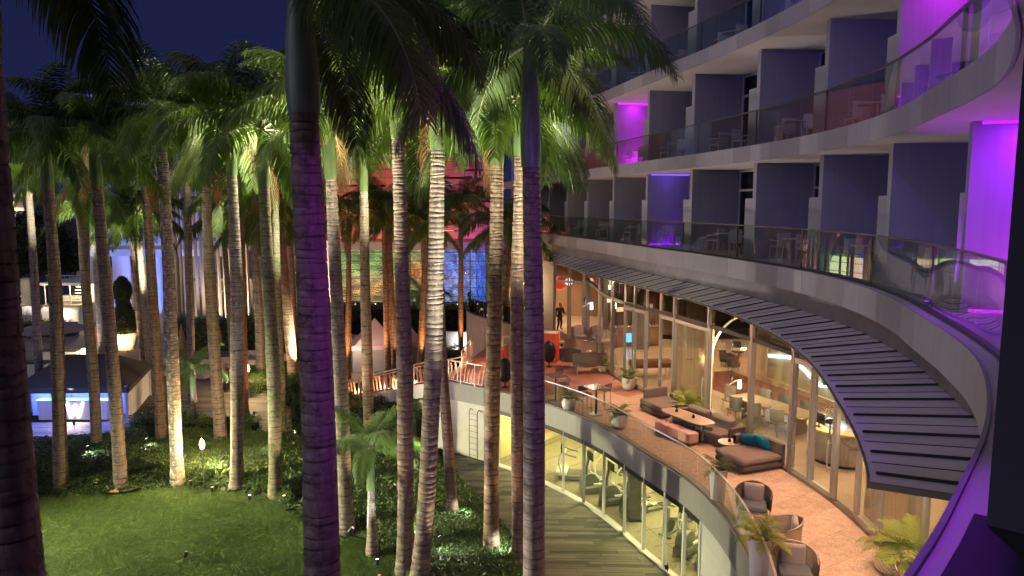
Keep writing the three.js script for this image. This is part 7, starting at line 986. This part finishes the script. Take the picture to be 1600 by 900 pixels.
for (const b of bays) {
  if (b.i < 6 || b.b - b.a < 1.6 || b.k > 3) continue;
  const w = b.b - b.a, order = divS.length - b.i, ord = ['', 'nearest', 'second nearest', 'third nearest', 'fourth nearest', 'fifth nearest', 'sixth nearest', 'seventh nearest', 'eighth nearest', 'ninth nearest', 'tenth nearest'][order] ?? 'farthest', where = `${rowName[b.k]}, ${ord} bay`;
  if (b.i === divS.length - 1 && b.k === 1) continue;
  const put = (proto, name, label, cat, f, o, turn) => { const q = E0.pt(b.a + w * f), p = pq(q, o, L[b.k] + 0.002), c = proto.clone(); c.name = numbered(name); c.position.set(...p); c.rotation.y = Math.atan2(-q.nx, -q.nz) + turn; scene.add(c); tag(c, label, cat, name.replace(/_/g, ' ') + 's on the hotel balconies'); };
  put(protoB.table, 'balcony_table', `round white balcony table, ${where}`, 'table', 0.36, 1.25, 0);
  put(protoB.chair, 'balcony_chair', `white balcony chair, ${where}`, 'chair', 0.36 - 0.75 / w, 1.3, -1.4 + rr(-0.4, 0.4)); 
  if (w > 2.6) put(protoB.chair, 'balcony_chair', `white balcony chair at the other table side, ${where}`, 'chair', 0.36 + 0.75 / w, 1.3, 1.5 + rr(-0.4, 0.4));
  if (w > 3.2) put(protoB.sofa, 'balcony_sofa', `low dark balcony sofa, ${where}`, 'sofa', 0.80, 1.6, 0.1);
}
// architectural spotlights in the ground cover that lift the balcony edges and soffits
for (const [x, z, ax, ay, az, cd, n] of [[-8.6, -28.6, 6, 14, -31, 520, 'from behind the mossy palm'], [-5.4, -22.9, 7.5, 14, -20, 520, 'from the lawn corner'], [-4.6, -26.6, 6.5, 14.5, -25.5, 420, 'from behind the young palm'], [-2.6, -17, 6.5, 12.5, -11, 260, 'from the near ground cover']]) uplight([x, 0.5, z], [ax, ay, az], [1, 0.86, 0.88], cd * 0.33, { angle: 0.75, glow: 1, pen: 1, label: `ground spotlight aimed at the hotel balconies ${n}` });
{ // added pole floodlight, never in view, put here to brighten the lawn
  const t = thing('added_pole_floodlight', 'added pole floodlight lighting the lawn from the left', 'floodlight', [-27, 0, -19]); part('pole', cyl(0.08, 0.1, 7, 0, 3.5, 0, 10), M.dark, t); part('head', rbox(0.5, 0.3, 0.25, 0.1, 7.1, 0, 0.04), M.black, t); part('lens', box(0.02, 0.24, 0.2, 0.36, 7.08, 0), glow([1, 0.9, 0.6], 4), t); spot([-26.5, 7.05, -19], [-10.5, 0, -22.5], [1, 0.97, 0.52], 4900, 0.50, 0.9, 12);
}
// ---------------------------------------------------------------- person behind the end doors
function figure(J, bones, scaleBox, res) { // smooth union of tapered capsules, meshed
  const { cx, cy, cz, half } = scaleBox, mc = new MarchingCubes(res, new THREE.MeshBasicMaterial(), false, false, 200000); mc.isolation = 0; const F = mc.field, n = res;
  for (let k = 0; k < n; k++) for (let j = 0; j < n; j++) for (let i = 0; i < n; i++) {
    const x = cx + (i / n * 2 - 1) * half, y = cy + (j / n * 2 - 1) * half, z = cz + (k / n * 2 - 1) * half; let d = 9;
    for (const [a, b, ra, rb, sq = 1] of bones) { const A = J[a], B = J[b], ux = B[0] - A[0], uy = B[1] - A[1], uz = B[2] - A[2], vx = x - A[0], vy = y - A[1], vz = (z - A[2]), l2 = ux * ux + uy * uy + uz * uz + 1e-9, t = clamp((vx * ux + vy * uy + vz * uz) / l2, 0, 1), qx = vx - ux * t, qy = vy - uy * t, qz = (vz - uz * t) * sq, e = Math.sqrt(qx * qx + qy * qy + qz * qz) - lerp(ra, rb, t), h = clamp(0.5 + (d - e) / 0.05, 0, 1); d = lerp(d, e, h) - 0.025 * h * (1 - h); }
    F[i + j * n + k * n * n] = -d;
  }
  mc.update(); const c = mc.count, g = new THREE.BufferGeometry(), P = new Float32Array(mc.positionArray.slice(0, c * 3)), N = new Float32Array(mc.normalArray.slice(0, c * 3)); for (let i = 0; i < c; i++) { P[i * 3] = cx + P[i * 3] * half; P[i * 3 + 1] = cy + P[i * 3 + 1] * half; P[i * 3 + 2] = cz + P[i * 3 + 2] * half; }
  g.setAttribute('position', new THREE.BufferAttribute(P, 3)); g.setAttribute('normal', new THREE.BufferAttribute(N, 3)); return strip(g);
}
{
  const J = { hip: [0, 0.93, 0], chest: [0.02, 1.28, 0.02], neck: [0.03, 1.47, 0.03], head: [0.05, 1.62, 0.06], crown: [0.05, 1.69, 0.05], chin: [0.06, 1.56, 0.12], nose: [0.06, 1.615, 0.165], noseTop: [0.06, 1.65, 0.145], hl: [-0.09, 0.9, 0], hr: [0.09, 0.9, 0], kl: [-0.13, 0.5, 0.12], kr: [0.16, 0.5, -0.02], al: [-0.20, 0.09, 0.05], ar: [0.24, 0.1, -0.24], tl: [-0.21, 0.04, 0.23], tr: [0.26, 0.04, -0.08], sl: [-0.18, 1.4, 0], sr: [0.2, 1.4, 0.02], el: [-0.27, 1.12, -0.04], er: [0.3, 1.13, 0.06], wl: [-0.24, 0.9, 0.12], wr: [0.22, 1.12, 0.28] };
  const body = figure(J, [['hip', 'chest', 0.125, 0.135, 1.25], ['chest', 'neck', 0.12, 0.06, 1.2], ['neck', 'head', 0.055, 0.08], ['sl', 'sr', 0.07, 0.07], ['hl', 'kl', 0.09, 0.06], ['kl', 'al', 0.06, 0.038], ['hr', 'kr', 0.09, 0.06], ['kr', 'ar', 0.06, 0.038], ['al', 'tl', 0.045, 0.032], ['ar', 'tr', 0.045, 0.032], ['sl', 'el', 0.055, 0.042], ['el', 'wl', 0.042, 0.028], ['sr', 'er', 0.055, 0.042], ['er', 'wr', 0.042, 0.028]], { cx: 0, cy: 0.9, cz: 0, half: 0.92 }, 110);
  const head = figure(J, [['head', 'crown', 0.088, 0.092], ['head', 'chin', 0.075, 0.035], ['noseTop', 'nose', 0.012, 0.019]], { cx: 0.05, cy: 1.63, cz: 0.06, half: 0.15 }, 80);
  const hands = []; for (const [w, dir] of [['wl', [0.1, -0.9, 0.4]], ['wr', [-0.3, 0.2, 0.9]]]) { const o = V(...J[w]), d = V(...dir).normalize(), s = V(0, 0, 1).cross(d).normalize(), u = d.clone().cross(s), pt = (a, b, c) => o.clone().addScaledVector(d, a).addScaledVector(s, b).addScaledVector(u, c).toArray(), H = { a: pt(0, 0, 0), b: pt(0.085, 0.0, 0) }, bn = [['a', 'b', 0.028, 0.033, 1]]; for (let f = 0; f < 4; f++) { const b = (f - 1.5) * 0.02, l = [0.07, 0.08, 0.075, 0.058][f]; H['p' + f] = pt(0.08, b, 0); H['q' + f] = pt(0.08 + l * 0.5, b * 1.1, 0.006); H['r' + f] = pt(0.08 + l * 0.86, b * 1.15, 0.03); bn.push(['p' + f, 'q' + f, 0.0095, 0.0085], ['q' + f, 'r' + f, 0.0085, 0.007]); } H.t0 = pt(0.025, -0.025, 0.005); H.t1 = pt(0.06, -0.055, 0.02); H.t2 = pt(0.085, -0.062, 0.035); bn.push(['t0', 't1', 0.013, 0.011], ['t1', 't2', 0.011, 0.008]); const c = pt(0.08, 0, 0.01); hands.push(figure(H, bn, { cx: c[0], cy: c[1], cz: c[2], half: 0.125 }, 64)); }
  const ears = [ball(0.028, -0.035, 1.625, 0.05, 0.5, 1, 0.7, 10), ball(0.028, 0.137, 1.625, 0.05, 0.5, 1, 0.7, 10)];
  const p = thing('person', 'person in dark clothes striding behind the glass end doors', 'person', [3.05, T, -45.4], 0.5), skin = mat([0.32, 0.17, 0.11], 0.6), cloth = mat([0.022, 0.022, 0.026], 0.85);
  part('body', merge([body, head, ...hands, ...ears]), skin, p);
  part('shirt', figure(J, [['hip', 'chest', 0.137, 0.147, 1.25], ['chest', 'neck', 0.13, 0.066, 1.2], ['sl', 'sr', 0.08, 0.08], ['sl', 'el', 0.066, 0.054], ['sr', 'er', 0.066, 0.054], ['el', 'wl', 0.054, 0.034], ['er', 'wr', 0.054, 0.034]], { cx: 0, cy: 1.2, cz: 0, half: 0.5 }, 90), cloth, p);
  part('trousers', figure(J, [['hl', 'hr', 0.125, 0.125, 1.15], ['hl', 'kl', 0.103, 0.073], ['kl', 'al', 0.073, 0.055], ['hr', 'kr', 0.103, 0.073], ['kr', 'ar', 0.073, 0.055]], { cx: 0, cy: 0.5, cz: 0, half: 0.62 }, 90), cloth, p);
  part('shoes', figure(J, [['al', 'tl', 0.05, 0.04], ['ar', 'tr', 0.05, 0.04]], { cx: 0, cy: 0.1, cz: 0, half: 0.4 }, 70), M.black, p);
  const hr = ball(0.108, 0.05, 1.675, 0.03, 0.95, 0.95, 1.05, 18); part('hair', hr, mat([0.012, 0.009, 0.008], 0.6), p);
}
renderer.render(scene, camera);
